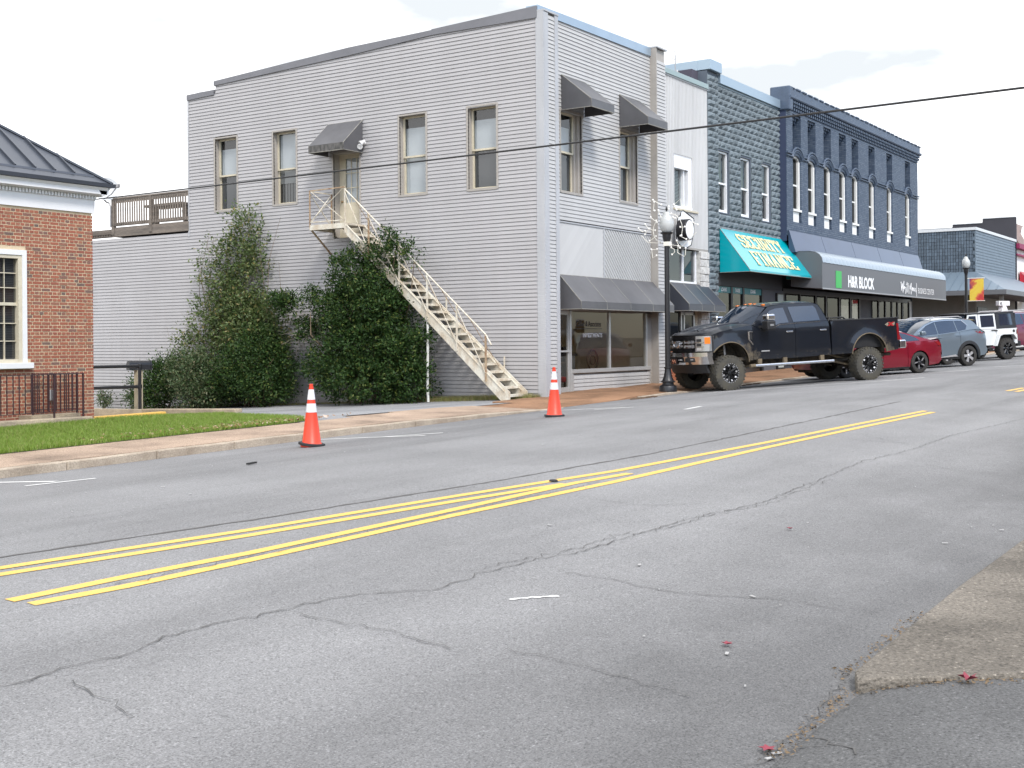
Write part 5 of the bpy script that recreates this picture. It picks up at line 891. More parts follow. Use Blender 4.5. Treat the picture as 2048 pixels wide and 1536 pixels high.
# slab serif letters of the awning, as strokes on a 4 x 6 grid
SL = {'S': [[(4, 4.6), (4, 5.4), (3.2, 6), (.8, 6), (0, 5.2), (0, 4.0), (.8, 3.3), (3.2, 2.7), (4, 2), (4, .8), (3.2, 0), (.8, 0), (0, .6), (0, 1.4)]], 'E': [[(.6, 0), (.6, 6)], [(0, 6), (3.8, 6), (3.8, 4.8)], [(0, 0), (3.8, 0), (3.8, 1.2)], [(.6, 3), (2.6, 3)]], 'C': [[(4, 4.4), (4, 5.2), (3.2, 6), (.8, 6), (0, 5), (0, 1), (.8, 0), (3.2, 0), (4, .8), (4, 1.6)]],
      'U': [[(.7, 6), (.7, 1), (1.4, 0), (2.8, 0), (3.5, 1), (3.5, 6)], [(0, 6), (1.5, 6)], [(2.7, 6), (4.2, 6)]], 'R': [[(.6, 0), (.6, 6)], [(0, 6), (3, 6), (3.8, 5.2), (3.8, 3.8), (3, 3), (.6, 3)], [(2.2, 3), (3.5, 0)], [(0, 0), (1.4, 0)], [(2.9, 0), (4.3, 0)]], 'I': [[(1, 0), (1, 6)], [(0, 0), (2, 0)], [(0, 6), (2, 6)]],
      'T': [[(2, 0), (2, 6)], [(0, 4.8), (0, 6), (4, 6), (4, 4.8)], [(1.1, 0), (2.9, 0)]], 'Y': [[(.5, 6), (2, 2.8), (3.5, 6)], [(2, 2.8), (2, 0)], [(-.2, 6), (1.2, 6)], [(2.8, 6), (4.2, 6)], [(1.1, 0), (2.9, 0)]], 'F': [[(.6, 0), (.6, 6)], [(0, 6), (3.8, 6), (3.8, 4.8)], [(.6, 3), (2.6, 3)], [(0, 0), (1.5, 0)]],
      'N': [[(.6, 0), (.6, 6)], [(.6, 6), (3.6, 0)], [(3.6, 0), (3.6, 6)], [(0, 0), (1.3, 0)], [(2.9, 6), (4.3, 6)], [(0, 6), (.8, 6)]], 'A': [[(.4, 0), (2, 6), (3.6, 0)], [(1, 2), (3, 2)], [(-.2, 0), (1.1, 0)], [(2.9, 0), (4.2, 0)]]}
def slab_word(s, x0, v0, w, h, th):
    """strokes as flat bars in a (u, v) plane"""
    adv = sum((2 if c == 'I' else 4) + 1.35 for c in s) - 1.35; k = w / adv; hv = h / 6; u = x0; b = MB()
    for c in s:
        for ln in SL[c]:
            for (a1, b1), (a2, b2) in zip(ln, ln[1:]):
                p = Vector((u + a1 * k, v0 + b1 * hv)); q = Vector((u + a2 * k, v0 + b2 * hv)); d = (q - p).normalized(); tt = th * (.55 if abs(d.x) > .9 else 1); n = Vector((-d.y, d.x)) * tt / 2; e = d * th * .2; p -= e; q += e
                b.add([(*(p - n), 0), (*(q - n), 0), (*(q + n), 0), (*(p + n), 0), (*(p - n), -.004), (*(q - n), -.004), (*(q + n), -.004), (*(p + n), -.004)], [(0, 1, 2, 3), (7, 6, 5, 4), (0, 4, 5, 1), (1, 5, 6, 2), (2, 6, 7, 3), (3, 7, 4, 0)])
        u += ((2 if c == 'I' else 4) + 1.35) * k
    return b
sv = Vector((0, -1.05, 3.68 - 5.07)); slen = sv.length; sv.normalize(); nv = Vector((0, -(5.07 - 3.68), 1.05)); nv = Vector((0, -.798, .603)).normalized()
def on_slope(b): b.v = [tuple(Vector((u, -.04, 5.07)) + sv * (slen - v) + Vector((0, -1.39, 1.05)).normalized() * (.032 + w)) for u, v, w in b.v]; return b
ob('lettering', on_slope(slab_word('SECURITY', 12.0, 1.02, 3.75, .5, .13)), M_YLET, aw); ob('lettering', on_slope(slab_word('FINANCE', 12.15, .26, 3.75, .55, .13)), M_YLET, aw)
# recessed shop front under the awning
ob('soffit', MB().box(10.95, 16.7, -.0, .32, 3.2, 4.9), MATS['dark_fascia'], B4); ob('recess_wall', MB().box(15.0, 16.9, .05, .3, 0, 3.2), mat('grey_render', (.10, .10, .11), .8), B4)
sf = ob('shopfront', MB().box(10.95, 11.05, .05, .16, .2, 3.2).box(12.19, 12.34, .05, .16, .2, 3.2).box(13.18, 13.32, .05, .16, .2, 3.2).box(14.87, 15.0, .05, .16, .2, 3.2), M_BLK, B4)
ob('shop_interior', MB().quad((10.95, 2.2, 0), (15, 2.2, 0), (15, 2.2, 3.2), (10.95, 2.2, 3.2)).quad((10.95, .2, .1), (15, .2, .1), (15, 2.2, .1), (10.95, 2.2, .1)).quad((10.95, .3, 3.2), (15, .3, 3.2), (15, 2.2, 3.2), (10.95, 2.2, 3.2)), mat('tan_interior', (.42, .33, .22), .9), B4)
ob('counter', MB().box(11.2, 14.6, 1.2, 1.5, .1, 1.2).box(13.9, 14.2, 1.9, 2.1, 1.2, 2.6), mat('counter', (.20, .14, .09), .6), B4)
tl = ob('ceiling_light', MB().box(11.2, 12.1, .9, 1.2, 2.99, 3.02), mat('tube_light', (.9, .9, .9), .5), B4); bsdf(MATS['tube_light']).inputs['Emission Color'].default_value = (1, .95, .85, 1); bsdf(MATS['tube_light']).inputs['Emission Strength'].default_value = 1.2
for a, c, s in ((11.05, 12.19, 'LOANS'), (12.34, 13.18, 'TAXES'), (13.32, 14.87, 'LOANS')):
    ob('pane', MB().quad((a, .1, .3), (c, .1, .3), (c, .1, 2.98), (a, .1, 2.98)), MATS['shop_glass'], sf); ob('sign_band', MB().box(a, c, .07, .09, 2.98, 3.19), M_TEALD, sf)
    tm = text_mesh(s, .17, .004, 0, .001, 1.05, .8, 'CENTER'); ob('lettering', on_front(tm, (a + c) / 2, .066, 3.03), M_SWHT, sf)
dd = ob('door', MB().box(16.14, 16.86, -.02, .05, .2, 3.1), M_BLK, B4); ob('door_panel', MB().box(16.2, 16.72, -.03, -.021, .4, 3.05), mat('pale_panel', (.42, .46, .44), .6), dd)
# ================================================================== BLUE PAINTED BRICK BUILDING
M_BLUE = mat('blue_paint_brick', (.075, .108, .180), .55, spec=.4); nt_ = M_BLUE.node_tree; b_ = bsdf(M_BLUE)
tc = _n(nt_, 'ShaderNodeTexCoord'); cb = _n(nt_, 'ShaderNodeCombineXYZ'); sp_ = _n(nt_, 'ShaderNodeSeparateXYZ'); nt_.links.new(tc.outputs['Object'], sp_.inputs[0]); ad_ = _n(nt_, 'ShaderNodeMath'); ad_.operation = 'ADD'; nt_.links.new(sp_.outputs['X'], ad_.inputs[0]); nt_.links.new(sp_.outputs['Y'], ad_.inputs[1]); nt_.links.new(ad_.outputs[0], cb.inputs['X']); nt_.links.new(sp_.outputs['Z'], cb.inputs['Y'])
bt = _n(nt_, 'ShaderNodeTexBrick'); bt.inputs['Scale'].default_value = 1; bt.inputs['Brick Width'].default_value = .215; bt.inputs['Row Height'].default_value = .075; bt.inputs['Mortar Size'].default_value = .012; bt.inputs['Mortar Smooth'].default_value = .4; bt.inputs['Color1'].default_value = (.050, .076, .120, 1); bt.inputs['Color2'].default_value = (.105, .138, .185, 1); bt.inputs['Mortar'].default_value = (.05, .075, .13, 1); nt_.links.new(cb.outputs[0], bt.inputs['Vector'])
no = _n(nt_, 'ShaderNodeTexNoise'); no.inputs['Scale'].default_value = 14; no.inputs['Detail'].default_value = 4; nt_.links.new(tc.outputs['Object'], no.inputs['Vector']); hm = _n(nt_, 'ShaderNodeMath'); hm.operation = 'MULTIPLY_ADD'; hm.inputs[1].default_value = .7; nt_.links.new(no.outputs['Fac'], hm.inputs[0]); iv = _n(nt_, 'ShaderNodeMath'); iv.operation = 'SUBTRACT'; iv.inputs[0].default_value = 1; nt_.links.new(bt.outputs['Fac'], iv.inputs[1]); nt_.links.new(iv.outputs[0], hm.inputs[2])
bp_ = _n(nt_, 'ShaderNodeBump'); bp_.inputs['Strength'].default_value = .9; bp_.inputs['Distance'].default_value = .03; nt_.links.new(hm.outputs[0], bp_.inputs['Height']); nt_.links.new(bp_.outputs[0], b_.inputs['Normal']); nt_.links.new(bt.outputs['Color'], b_.inputs['Base Color'])
M_BLUEP = mat('blue_paint', (.075, .105, .158), .5, var=.4, vscale=3, bump=.4, bscale=12, spec=.4); M_SHEET = mat('dark_blue_sheet', (.07, .095, .155), .28, metal=.35, var=.3, vscale=1, spec=.6)
B5 = thing('blue_building', 'long two storey brick building painted dark blue with eight arched windows', 'building', (25, -.3, .4))
FY = -.3; BX0, BX1 = 16.45, 33.62
cxs = [17.50, 19.08, 20.84, 22.66, 24.24, 26.48, 29.06, 31.93]; ww = .86
b = MB().box(BX0 + .02, BX1 - .02, .40, 16, 5.2, 9.6).box(BX0 + .02, BX1 - .02, .6, 16, 0, 5.2); ob('wall_core', b, M_DARKIN, B5)
# facade in piers and spandrels so that windows and upper recesses are real openings
def fbox(x0, x1, z0, z1, y=FY, m=M_BLUE, name='wall'): return ob(name, MB().box(x0, x1, y, .40, z0, z1), m, B5)
edges = [BX0] + [v for c in cxs for v in (c - ww / 2, c + ww / 2)] + [BX1]
for i in range(0, len(edges), 2): fbox(edges[i], edges[i + 1], 5.2, 9.70)
for c in cxs: fbox(c - ww / 2, c + ww / 2, 5.2, 5.74)
fbox(BX0, BX1, 9.701, 9.80)
M_WHTW = mat('white_window', (.74, .74, .72), .45)
for c in cxs:
    x0, x1 = c - ww / 2, c + ww / 2; arc = [(c + ww / 2 * math.cos(a), 8.0 + .20 * math.sin(a)) for a in np.linspace(math.pi, 0, 11)]
    ob('spandrel', MB().prism([(x0, 8.42)] + arc + [(x1, 8.42)], 'y', FY + .004, .05), M_BLUE, B5)
    rc = ob('recess', MB().box(x0, x1, FY + .42, .39, 8.42, 9.70), M_BLUE, B5)
    bb = MB()
    for r in range(3):
        for j in range(4 - (r % 2)): xx = x0 + .03 + j * .22 + (.11 if r % 2 else 0); bb.box(xx, xx + .12, FY + .06 + r * .07, FY + .421, 9.62 - r * .09, 9.70 - r * .09)
    ob('corbel', bb, M_BLUEP, rc, kind='stuff')
    # arched hood: two raised rolls and a ring of brick teeth
    hood = MB()
    for rr, th in ((.62, .035), (.52, .025)):
        hood.tube([(c + rr * math.cos(a) * 1.02, FY - .04, 8.0 + (rr - .13) * math.sin(a)) for a in np.linspace(math.pi * .93, math.pi * .07, 13)], th, 6)
    for a in np.linspace(math.pi * .9, math.pi * .1, 13): hood.bar((c + .45 * math.cos(a), FY - .025, 8.0 + .30 * math.sin(a)), (c + .54 * math.cos(a), FY - .025, 8.0 + .41 * math.sin(a)), .04, .04, up=(0, 1, 0))
    ob('arch_hood', hood, M_BLUEP, B5)
    w = ob('window', MB().box(x0, x0 + .05, FY + .10, .0, 6.22, 8.0).box(x1 - .05, x1, FY + .06, .0, 6.22, 8.0).box(x0, x1, FY - .02, .0, 6.14, 6.22), M_WHTW, B5)
    arc_in = [(c + (ww / 2 - .05) * math.cos(a), 8.0 + .13 * math.sin(a)) for a in np.linspace(0, math.pi, 9)]
    ob('arch_frame', MB().prism(arc + arc_in, 'y', FY + .08, -.02), M_WHTW, w)
    ob('sash', MB().box(x0 + .05, x1 - .05, FY + .14, FY + .2, 7.10, 7.16).box(x0 + .05, x0 + .11, FY + .14, FY + .2, 6.22, 8.0).box(x1 - .11, x1 - .05, FY + .07, FY + .2, 6.22, 8.0).box(x0 + .11, x1 - .11, FY + .15, FY + .2, 6.22, 6.29), M_WHTW, w)
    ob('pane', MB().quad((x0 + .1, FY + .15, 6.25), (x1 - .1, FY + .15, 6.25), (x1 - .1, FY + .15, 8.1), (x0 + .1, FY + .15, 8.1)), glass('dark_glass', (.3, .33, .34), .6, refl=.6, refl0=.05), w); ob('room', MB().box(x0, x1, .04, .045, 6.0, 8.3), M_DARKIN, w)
    ob('sill_panel', MB().box(x0, x1 - .14, FY + .05, .02, 5.74, 6.139), M_WHTW, w); ob('panel_reveal', MB().box(x1 - .139, x1, FY + .2, .02, 5.74, 6.139), M_BLUEP, w)
seg = MB(); pts = [BX0 - .04] + [v for c in cxs for v in (c - .60, c + .60)] + [BX1 + .06]
for i in range(0, len(pts), 2):
    if pts[i + 1] - pts[i] > .04:
        for z, th in ((8.22, .035), (8.12, .025)): seg.tube([(pts[i], FY - .04, z), (pts[i + 1], FY - .04, z)], th, 6)
ob('belt_course', seg, M_BLUEP, B5)
dent = MB()
for r in range(3):
    n = int((BX1 - BX0) / .22)
    for j in range(n): xx = BX0 + j * .22 + (.11 if r % 2 else 0); dent.box(xx, xx + .115, FY - .05 - r * .05, FY + .05, 9.82 + r * .11, 9.91 + r * .11)
ob('dentil_rows', dent, M_BLUEP, B5, kind='stuff'); ob('cornice_back', MB().box(BX0, BX1, FY + .02, .06, 9.80, 10.16), mat('blue_dark', (.03, .045, .085), .7), B5); ob('cornice', MB().prism([(FY - .18, 10.16), (FY - .21, 10.2), (FY - .21, 10.26), (FY - .12, 10.3), (FY - .12, 10.56), (.2, 10.56), (.2, 10.16)], 'x', BX0 - .02, BX1 + .02), M_BLUEP, B5)
x = BX0 + .1; 
while x < BX1 - .3: ob('coping_tile', MB().box(x, x + .42, FY - .16, .22, 10.56, 10.60 + random.uniform(0, .03)), M_BLUEP, B5, bevel=.015); x += .62
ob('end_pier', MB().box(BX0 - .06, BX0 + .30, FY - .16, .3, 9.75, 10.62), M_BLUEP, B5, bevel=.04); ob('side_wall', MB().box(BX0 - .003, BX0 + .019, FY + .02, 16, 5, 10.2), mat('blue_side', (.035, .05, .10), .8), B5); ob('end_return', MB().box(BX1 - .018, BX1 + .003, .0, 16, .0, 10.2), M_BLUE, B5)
x = BX0 + .05
for i, wd in enumerate((3.4, 3.6, 3.5, 3.3, 3.2)): ob('metal_panel', MB().prism([(FY - .05, 4.55), (FY - .30, 4.58), (FY - .05, 5.38), (FY - .012, 5.38)], 'x', x, x + wd - .03), M_SHEET, B5); x += wd
# long rounded canopy
CP = [(-.32, 4.62), (-1.0, 4.60), (-1.22, 4.56), (-1.38, 4.46), (-1.47, 4.33), (-1.5, 4.16), (-1.5, 3.24), (-.32, 3.34)]; M_CANO = mat('canopy_grey', (.125, .13, .142), .5, spec=.4); M_CANT = mat('canopy_top', (.36, .42, .47), .35, metal=.3)
ca = ob('canopy', MB().prism(CP, 'x', 16.72, 33.95), M_CANO, B5); x = 16.76
def cv(x0, x1):
    b = MB(); P = [(y - .012 * (i < 6), z + .014) for i, (y, z) in enumerate(CP[:6])] ; k = len(P); b.add([(x0, y, z) for y, z in P] + [((x0 + x1) / 2, y - .012, z + .012) for y, z in P] + [(x1, y, z) for y, z in P], [(i, i + 1, k + i + 1, k + i) for i in range(k - 1)] + [(k + i, k + i + 1, 2 * k + i + 1, 2 * k + i) for i in range(k - 1)]); return b
while x < 33.9: ob('canopy_sheet', cv(x, min(x + .44, 33.93)), M_CANT, ca, smooth=35); x += .45
ob('edge_trim', MB().box(16.72, 33.95, -1.515, -1.5, 3.22, 3.27), mat('edge_trim', (.3, .31, .32), .5), ca)
ob('green_square', MB().box(18.17, 18.80, -1.512, -1.501, 3.31, 3.94), mat('sign_green', (.04, .42, .09), .5), ca)
ob('lettering', on_front(text_mesh('H&R BLOCK', .60, .022, 0, .002, 1.0, .97), 19.55, -1.506, 3.40), M_SWHT, ca)
ob('lettering', on_front(text_mesh('BUSINESS CENTER', .36, -.004, 0, .002, .92, .98), 29.12, -1.506, 3.42), M_SWHT, ca)
SCR = [[(0, .42), (.06, .46), (.1, .0)], [(.26, .38), (.34, -.08)], [(.1, .0), (.26, .38)], [(.34, -.08), (.5, .52)], [(.5, .14), (.6, .24), (.68, .2), (.55, .1), (.52, .16), (.6, .06)], [(.68, .2), (.8, .2), (.78, -.1), (.7, -.12)], [(.98, .48), (.98, -.06)], [(.84, .36), (1.2, .40)], [(1.22, .36), (1.26, -.12)], [(1.26, .3), (1.42, .10), (1.62, .46), (1.6, -.14)], [(1.82, .24), (1.72, .12), (1.82, .04), (1.92, .22), (1.92, .04)], [(2.0, .2), (2.06, .04)], [(2.16, .04), (2.2, .22), (2.32, .2), (2.36, .0)]]
b = MB()
for ln in SCR: b.tube([(26.45 + u * .98, -1.507, 3.46 + v * .82) for u, v in ln], .017, 5)
b.box(28.86, 28.90, -1.512, -1.502, 3.28, 3.86); ob('script_lettering', b, M_SWHT, ca)
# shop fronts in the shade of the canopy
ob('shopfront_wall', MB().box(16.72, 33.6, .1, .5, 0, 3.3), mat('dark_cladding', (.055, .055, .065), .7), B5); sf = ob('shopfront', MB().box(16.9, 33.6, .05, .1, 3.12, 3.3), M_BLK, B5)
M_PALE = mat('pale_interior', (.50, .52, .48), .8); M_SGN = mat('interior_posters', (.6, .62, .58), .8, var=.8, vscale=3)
panes = [(17.2, 18.5), (18.7, 20.2), (20.5, 21.4), (21.7, 23.0), (23.35, 24.4), (24.75, 25.6), (27.55, 28.3), (28.5, 29.3), (29.5, 30.3), (30.5, 31.2), (31.4, 32.0), (32.3, 33.1)]
for i, (a, c) in enumerate(panes):
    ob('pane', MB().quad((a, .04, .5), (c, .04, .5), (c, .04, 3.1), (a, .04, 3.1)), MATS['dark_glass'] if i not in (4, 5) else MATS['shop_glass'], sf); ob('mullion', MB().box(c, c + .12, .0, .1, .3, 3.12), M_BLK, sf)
    if i in (4, 5): ob('poster', MB().box(a + .05, c - .05, .06, .08, .6, 2.8), M_SGN, sf)
ob('pale_wall', MB().box(33.1, 33.6, .02, .1, 0, 3.2), mat('pale_trim', (.4, .4, .38), .7), B5)
# ================================================================== FAR SIDE STREET BUILDINGS
M_SHGL = mat('slate_shingle', (.10, .135, .175), .7, var=.5, vscale=2); island_tint(M_SHGL, .22); M_SHGF = mat('front_shingle', (.145, .19, .235), .6, var=.4, vscale=2); M_RIBR = mat('ribbed_roof', (.16, .21, .26), .4, metal=.3); M_WFAS = mat('white_fascia', (.6, .62, .64), .5)
B6 = thing('slate_building', 'slate clad corner building with blue metal porch roof beyond the blue building', 'building', (50, 1, .7))
ob('wall', MB().box(46.55, 57, .1, 14, 0, 7.55), MATS['dark_cladding'], B6); ob('lower_wall', MB().box(46.45, 46.54, -.0, 14, 0, 5.1).box(46.55, 57, -.02, .09, 0, 5.1), mat('tan_siding', (.20, .185, .17), .8, var=.3, vscale=2), B6)
for i in range(44):      # side: columns of slates
    y = .02 + i * .145
    for k in range(12): pass
cols_ = MB()
for i in range(46):
    y = .02 + i * .15
    for k in range(12): z = 5.2 + k * .2; o_ = .012 * (k % 2); cols_.prism([(y + .01, z), (y + .135, z), (y + .135, z + .185), (y + .01, z + .185)], 'x', 46.49 - o_ - .03, 46.549)
ob('side_slates', cols_, M_SHGL, B6, kind='stuff')
for k in range(14): z = 5.2 + k * .17; ob('shingle_course', MB().prism([(.1, z), (-.035, z), (-.015, z + .165), (.1, z + .165)], 'x', 46.46, 57.2), M_SHGF, B6)
ob('fascia', MB().box(46.4, 57.3, -.08, .3, 7.58, 7.74).box(46.4, 46.6, .3, 9, 7.58, 7.74), M_WFAS, B6)
px0, py0 = 43.9, -2.15
ob('porch_roof', MB().quad((46.4, -.02, 5.2), (57, -.02, 5.2), (60, py0, 4.05), (px0, py0, 4.05)), M_RIBR, B6); ob('porch_roof', MB().quad((46.4, -.02, 5.2), (px0, py0, 4.05), (px0, 12, 4.05), (46.4, 12, 5.2)), M_RIBR, B6)
for i in range(22): y = py0 + .5 + i * .5; d = min(1, (y - py0) / 2.13); ob('roof_rib', MB().bar((px0, y, 4.07), (px0 + 2.5 * d, y, 4.07 + 1.15 * d), .04, .03), M_RIBR, B6)
ob('porch_fascia', MB().box(px0 - .02, 60, py0 - .04, py0, 3.8, 4.06).box(px0 - .02, px0 + .02, py0, 12, 3.8, 4.06), MATS['canopy_grey'], B6); ob('soffit', MB().box(px0, 60, py0, .0, 3.78, 3.82), MATS['dark_cladding'], B6)
ob('door', MB().box(46.7, 47.5, -.06, -.02, .6, 3.2).box(47.6, 49.2, -.05, -.02, .6, 3.2), M_BLK, B6); ob('notice', MB().box(47.0, 47.3, -.075, -.061, 2.3, 2.42).box(47.0, 47.3, -.075, -.061, 2.1, 2.22), M_SWHT, B6); ob('porch_column', MB().box(44.4, 44.6, -1.9, -1.7, .5, 3.8), MATS['tan_siding'], B6)
B7 = thing('dark_wall_building', 'building behind with a plain charcoal side wall and stepped parapet', 'building', (57, 6, .8)); M_CHAR = mat('charcoal_wall', (.045, .045, .055), .85, var=.3, vscale=1)
ob('wall', MB().prism([(-.05, 0), (-.05, 9.2), (2.02, 9.2), (2.02, 8.93), (3.92, 8.93), (3.92, 8.72), (14, 8.72), (14, 0)], 'x', 57.4, 57.55), M_CHAR, B7); ob('wall_cap', MB().box(57.36, 57.6, .0, 2.0, 9.2, 9.26).box(57.36, 57.6, 2.03, 3.9, 8.93, 8.98).box(57.36, 57.6, 3.93, 14, 8.72, 8.77), M_WFAS, B7)
B8 = thing('red_white_building', 'white shop with maroon trim, red awning and brown sloping roof at the far right', 'building', (64, 0, .9)); M_MAR = mat('maroon_trim', (.25, .02, .08), .6); M_MANS = mat('brown_roof', (.24, .17, .15), .7, var=.6, vscale=5)
ob('wall', MB().box(57.56, 72, .1, 14, 0, 7.3), mat('cream_wall', (.75, .74, .72), .7), B8); ob('mansard', MB().prism([(-.2, 7.5), (.9, 9.2), (1.1, 9.2), (1.1, 7.5)], 'x', 57.6, 72), M_MANS, B8); ob('cornice', MB().box(57.4, 72, -.25, .1, 7.18, 7.5).box(57.4, 72, -.12, .1, 6.75, 6.85), M_MAR, B8); ob('gable', MB().prism([(60.2, 7.5), (61.6, 8.9), (63, 7.5)], 'y', -.4, .4), M_WPAINT, B8)
for k in range(6): z = 5.0 + k * .55; ob('quoin', MB().box(57.56, 58.0, .06, .2, z, z + .28), M_MAR, B8)
awning('red_awning', B8, 'y', 58.6, 66, 5.75, 4.5, 4.3, 1.3, mat('red_vinyl', (.45, .02, .04), .4), MATS['red_vinyl'])
# ================================================================== ACROSS THE STREET (behind the camera, seen in glass and paint)
def opp(x0, x1, h, col, nm, lab, y=-27, storeys=2):
    t = thing('brick_block', lab, 'building', ((x0 + x1) / 2, y, 0)); m = mat('opp_' + nm, col, .85, var=.4, vscale=1.2)
    ob('wall', MB().box(x0, x1, y - 10, y, -1, h), m, t); b = MB(); g = MB()
    n = int((x1 - x0) / 2.4)
    for i in range(n):
        xa = x0 + .7 + i * (x1 - x0 - .6) / n
        if storeys > 1: b.box(xa, xa + 1.0, y - .02, y + .03, 4.4, 6.4)
        g.box(xa - .3, xa + 1.4, y - .02, y + .02, .3, 2.9)
    if b.v: ob('windows', b, mat('opp_window', (.09, .10, .12), .15, spec=.6), t, kind='stuff')
    ob('shop_windows', g, MATS['opp_window'] if 'opp_window' in MATS else M_BLK, t, kind='stuff'); ob('cornice', MB().box(x0, x1, y, y + .2, h - .4, h), mat('opp_trim', (.5, .48, .44), .7), t)
opp(-16, -4, 7.2, (.26, .12, .08), 'red', 'red brick shop across the street behind the viewpoint'); opp(-3.9, 9, 6.2, (.36, .31, .25), 'tan', 'tan brick shop across the street behind the viewpoint'); opp(9.1, 30, 7.6, (.24, .13, .09), 'brown', 'brown brick shops across the street'); opp(-62, -36, 6, (.30, .2, .15), 'far', 'low brick block beyond the side street', -30)
# ================================================================== VEHICLES
def paint(name, col, mud=0., metal=.0, rough=.28):
    m = mat(name, col, rough, metal=metal, coat=.6 if mud else .8, spec=.3 if mud else .4); nt = m.node_tree; b = bsdf(m)
    if mud:
        tc = _n(nt, 'ShaderNodeTexCoord'); t = _n(nt, 'ShaderNodeTexNoise'); t.inputs['Scale'].default_value = 7; t.inputs['Detail'].default_value = 9; t.inputs['Roughness'].default_value = .72; nt.links.new(tc.outputs['Object'], t.inputs['Vector'])
        sp = _n(nt, 'ShaderNodeSeparateXYZ'); nt.links.new(tc.outputs['Object'], sp.inputs[0])
        def arch(cx):      # spray thrown back from each wheel
            d = _n(nt, 'ShaderNodeVectorMath'); d.operation = 'DISTANCE'; d.inputs[1].default_value = (cx, 1.0, .72); nt.links.new(tc.outputs['Object'], d.inputs[0])
            r = _n(nt, 'ShaderNodeMapRange'); r.inputs[1].default_value = .55; r.inputs[2].default_value = .85; r.inputs[3].default_value = .20; r.inputs[4].default_value = 0; nt.links.new(d.outputs['Value'], r.inputs[0]); return r.outputs[0]
        z = _n(nt, 'ShaderNodeMapRange'); z.inputs[1].default_value = 1.25; z.inputs[2].default_value = .72; z.inputs[3].default_value = -.06; z.inputs[4].default_value = .12; nt.links.new(sp.outputs['Z'], z.inputs[0])
        s1 = _n(nt, 'ShaderNodeMath'); nt.links.new(arch(-.28), s1.inputs[0]); nt.links.new(arch(-4.75), s1.inputs[1]); s2 = _n(nt, 'ShaderNodeMath'); nt.links.new(s1.outputs[0], s2.inputs[0]); nt.links.new(z.outputs[0], s2.inputs[1]); s3 = _n(nt, 'ShaderNodeMath'); nt.links.new(s2.outputs[0], s3.inputs[0]); nt.links.new(t.outputs['Fac'], s3.inputs[1])
        r = _n(nt, 'ShaderNodeMapRange'); r.inputs[1].default_value = .64; r.inputs[2].default_value = .98; nt.links.new(s3.outputs[0], r.inputs[0])
        x = _n(nt, 'ShaderNodeMix'); x.data_type = 'RGBA'; x.inputs['A'].default_value = (*col, 1); x.inputs['B'].default_value = (.16, .13, .085, 1); nt.links.new(r.outputs[0], x.inputs['Factor']); nt.links.new(x.outputs['Result'], b.inputs['Base Color'])
        iv = _n(nt, 'ShaderNodeMath'); iv.operation = 'SUBTRACT'; iv.inputs[0].default_value = 1; nt.links.new(r.outputs[0], iv.inputs[1]); cw = _n(nt, 'ShaderNodeMath'); cw.operation = 'MULTIPLY'; cw.inputs[1].default_value = .6; nt.links.new(iv.outputs[0], cw.inputs[0]); nt.links.new(cw.outputs[0], b.inputs['Coat Weight'])
        r2 = _n(nt, 'ShaderNodeMapRange'); r2.inputs[3].default_value = rough; r2.inputs[4].default_value = .9; nt.links.new(r.outputs[0], r2.inputs[0]); nt.links.new(r2.outputs[0], b.inputs['Roughness'])
    return m
M_CGLASS = mat('car_glass', (.012, .024, .045), .03, spec=1.0, coat=.6); M_CHROME = mat('chrome', (.78, .78, .79), .16, metal=1., var=.25, vscale=6); M_TYRE = mat('tyre_rubber', (.028, .027, .026), .85, var=.5, vscale=6, col2=(.06, .055, .045)); M_TYREM = mat('dusty_tyre', (.055, .053, .047), .9, var=.7, vscale=5, col2=(.095, .085, .06)); M_BLKPL = mat('black_plastic', (.016, .016, .017), .55); M_UNDER = mat('underbody', (.022, .02, .018), .9, var=.8, vscale=6, col2=(.12, .095, .06)); M_TAN = mat('muddy_steel', (.19, .15, .095), .85, var=.7, vscale=7, col2=(.07, .055, .04))
M_REDL = mat('red_lens', (.22, .008, .012), .15, spec=.7); M_AMB = mat('amber_lens', (.85, .22, .02), .2, spec=.6); M_LENS = mat('clear_lens', (.40, .41, .42), .15, metal=.5); M_SILV = mat('silver_alloy', (.62, .62, .63), .28, metal=.6); M_DALLOY = mat('dark_alloy', (.05, .05, .055), .35, metal=.6); M_BALLOY = mat('black_alloy', (.010, .010, .011), .3, metal=.3, spec=.6)
def cdt_fill(poly, grid):
    """triangulate a side outline with inner points so that it can be curved"""
    P = [Vector(p) for p in poly]; xs = [p.x for p in P]; zs = [p.y for p in P]; pts = list(P)
    x = min(xs) + grid * .5
    while x < max(xs):
        z = min(zs) + grid * .5
        while z < max(zs):
            if inside((x, z), [tuple(p) for p in P]) and min(((Vector((x, z)) - p).length for p in P)) > grid * .45: pts.append(Vector((x, z)))
            z += grid
        x += grid
    n = len(P); r = delaunay_2d_cdt(pts, [(i, (i + 1) % n) for i in range(n)], [], 1, 1e-5)
    return r[0], [f for f in r[2]]
def dens(poly, step=.09):
    out = []
    for a, c in zip(poly, poly[1:] + poly[:1]):
        a, c = Vector(a), Vector(c); k = max(1, int((c - a).length / step)); out += [tuple(a.lerp(c, i / k)) for i in range(k)]
    return out
def panel(poly, ys, side=1, off=0., grid=.12, rim=.03):
    poly = dens(poly); vs, fs = cdt_fill(poly, grid); b = MB(); b.add([(v.x, side * (ys(v.x, v.y) + off), v.y) for v in vs], fs)
    n = len(poly); rv = [(x, side * (ys(x, z) + off), z) for x, z in poly] + [(x, side * (ys(x, z) + off - rim), z) for x, z in poly]; b.add(rv, [(i, (i + 1) % n, n + (i + 1) % n, n + i) for i in range(n)]); return b
def pobj(name, poly, ys, m, parent, sides=(1, -1), smooth=32, **k):
    return [ob(name, panel(poly, ys, s, **k), m, parent, smooth=smooth) for s in sides]
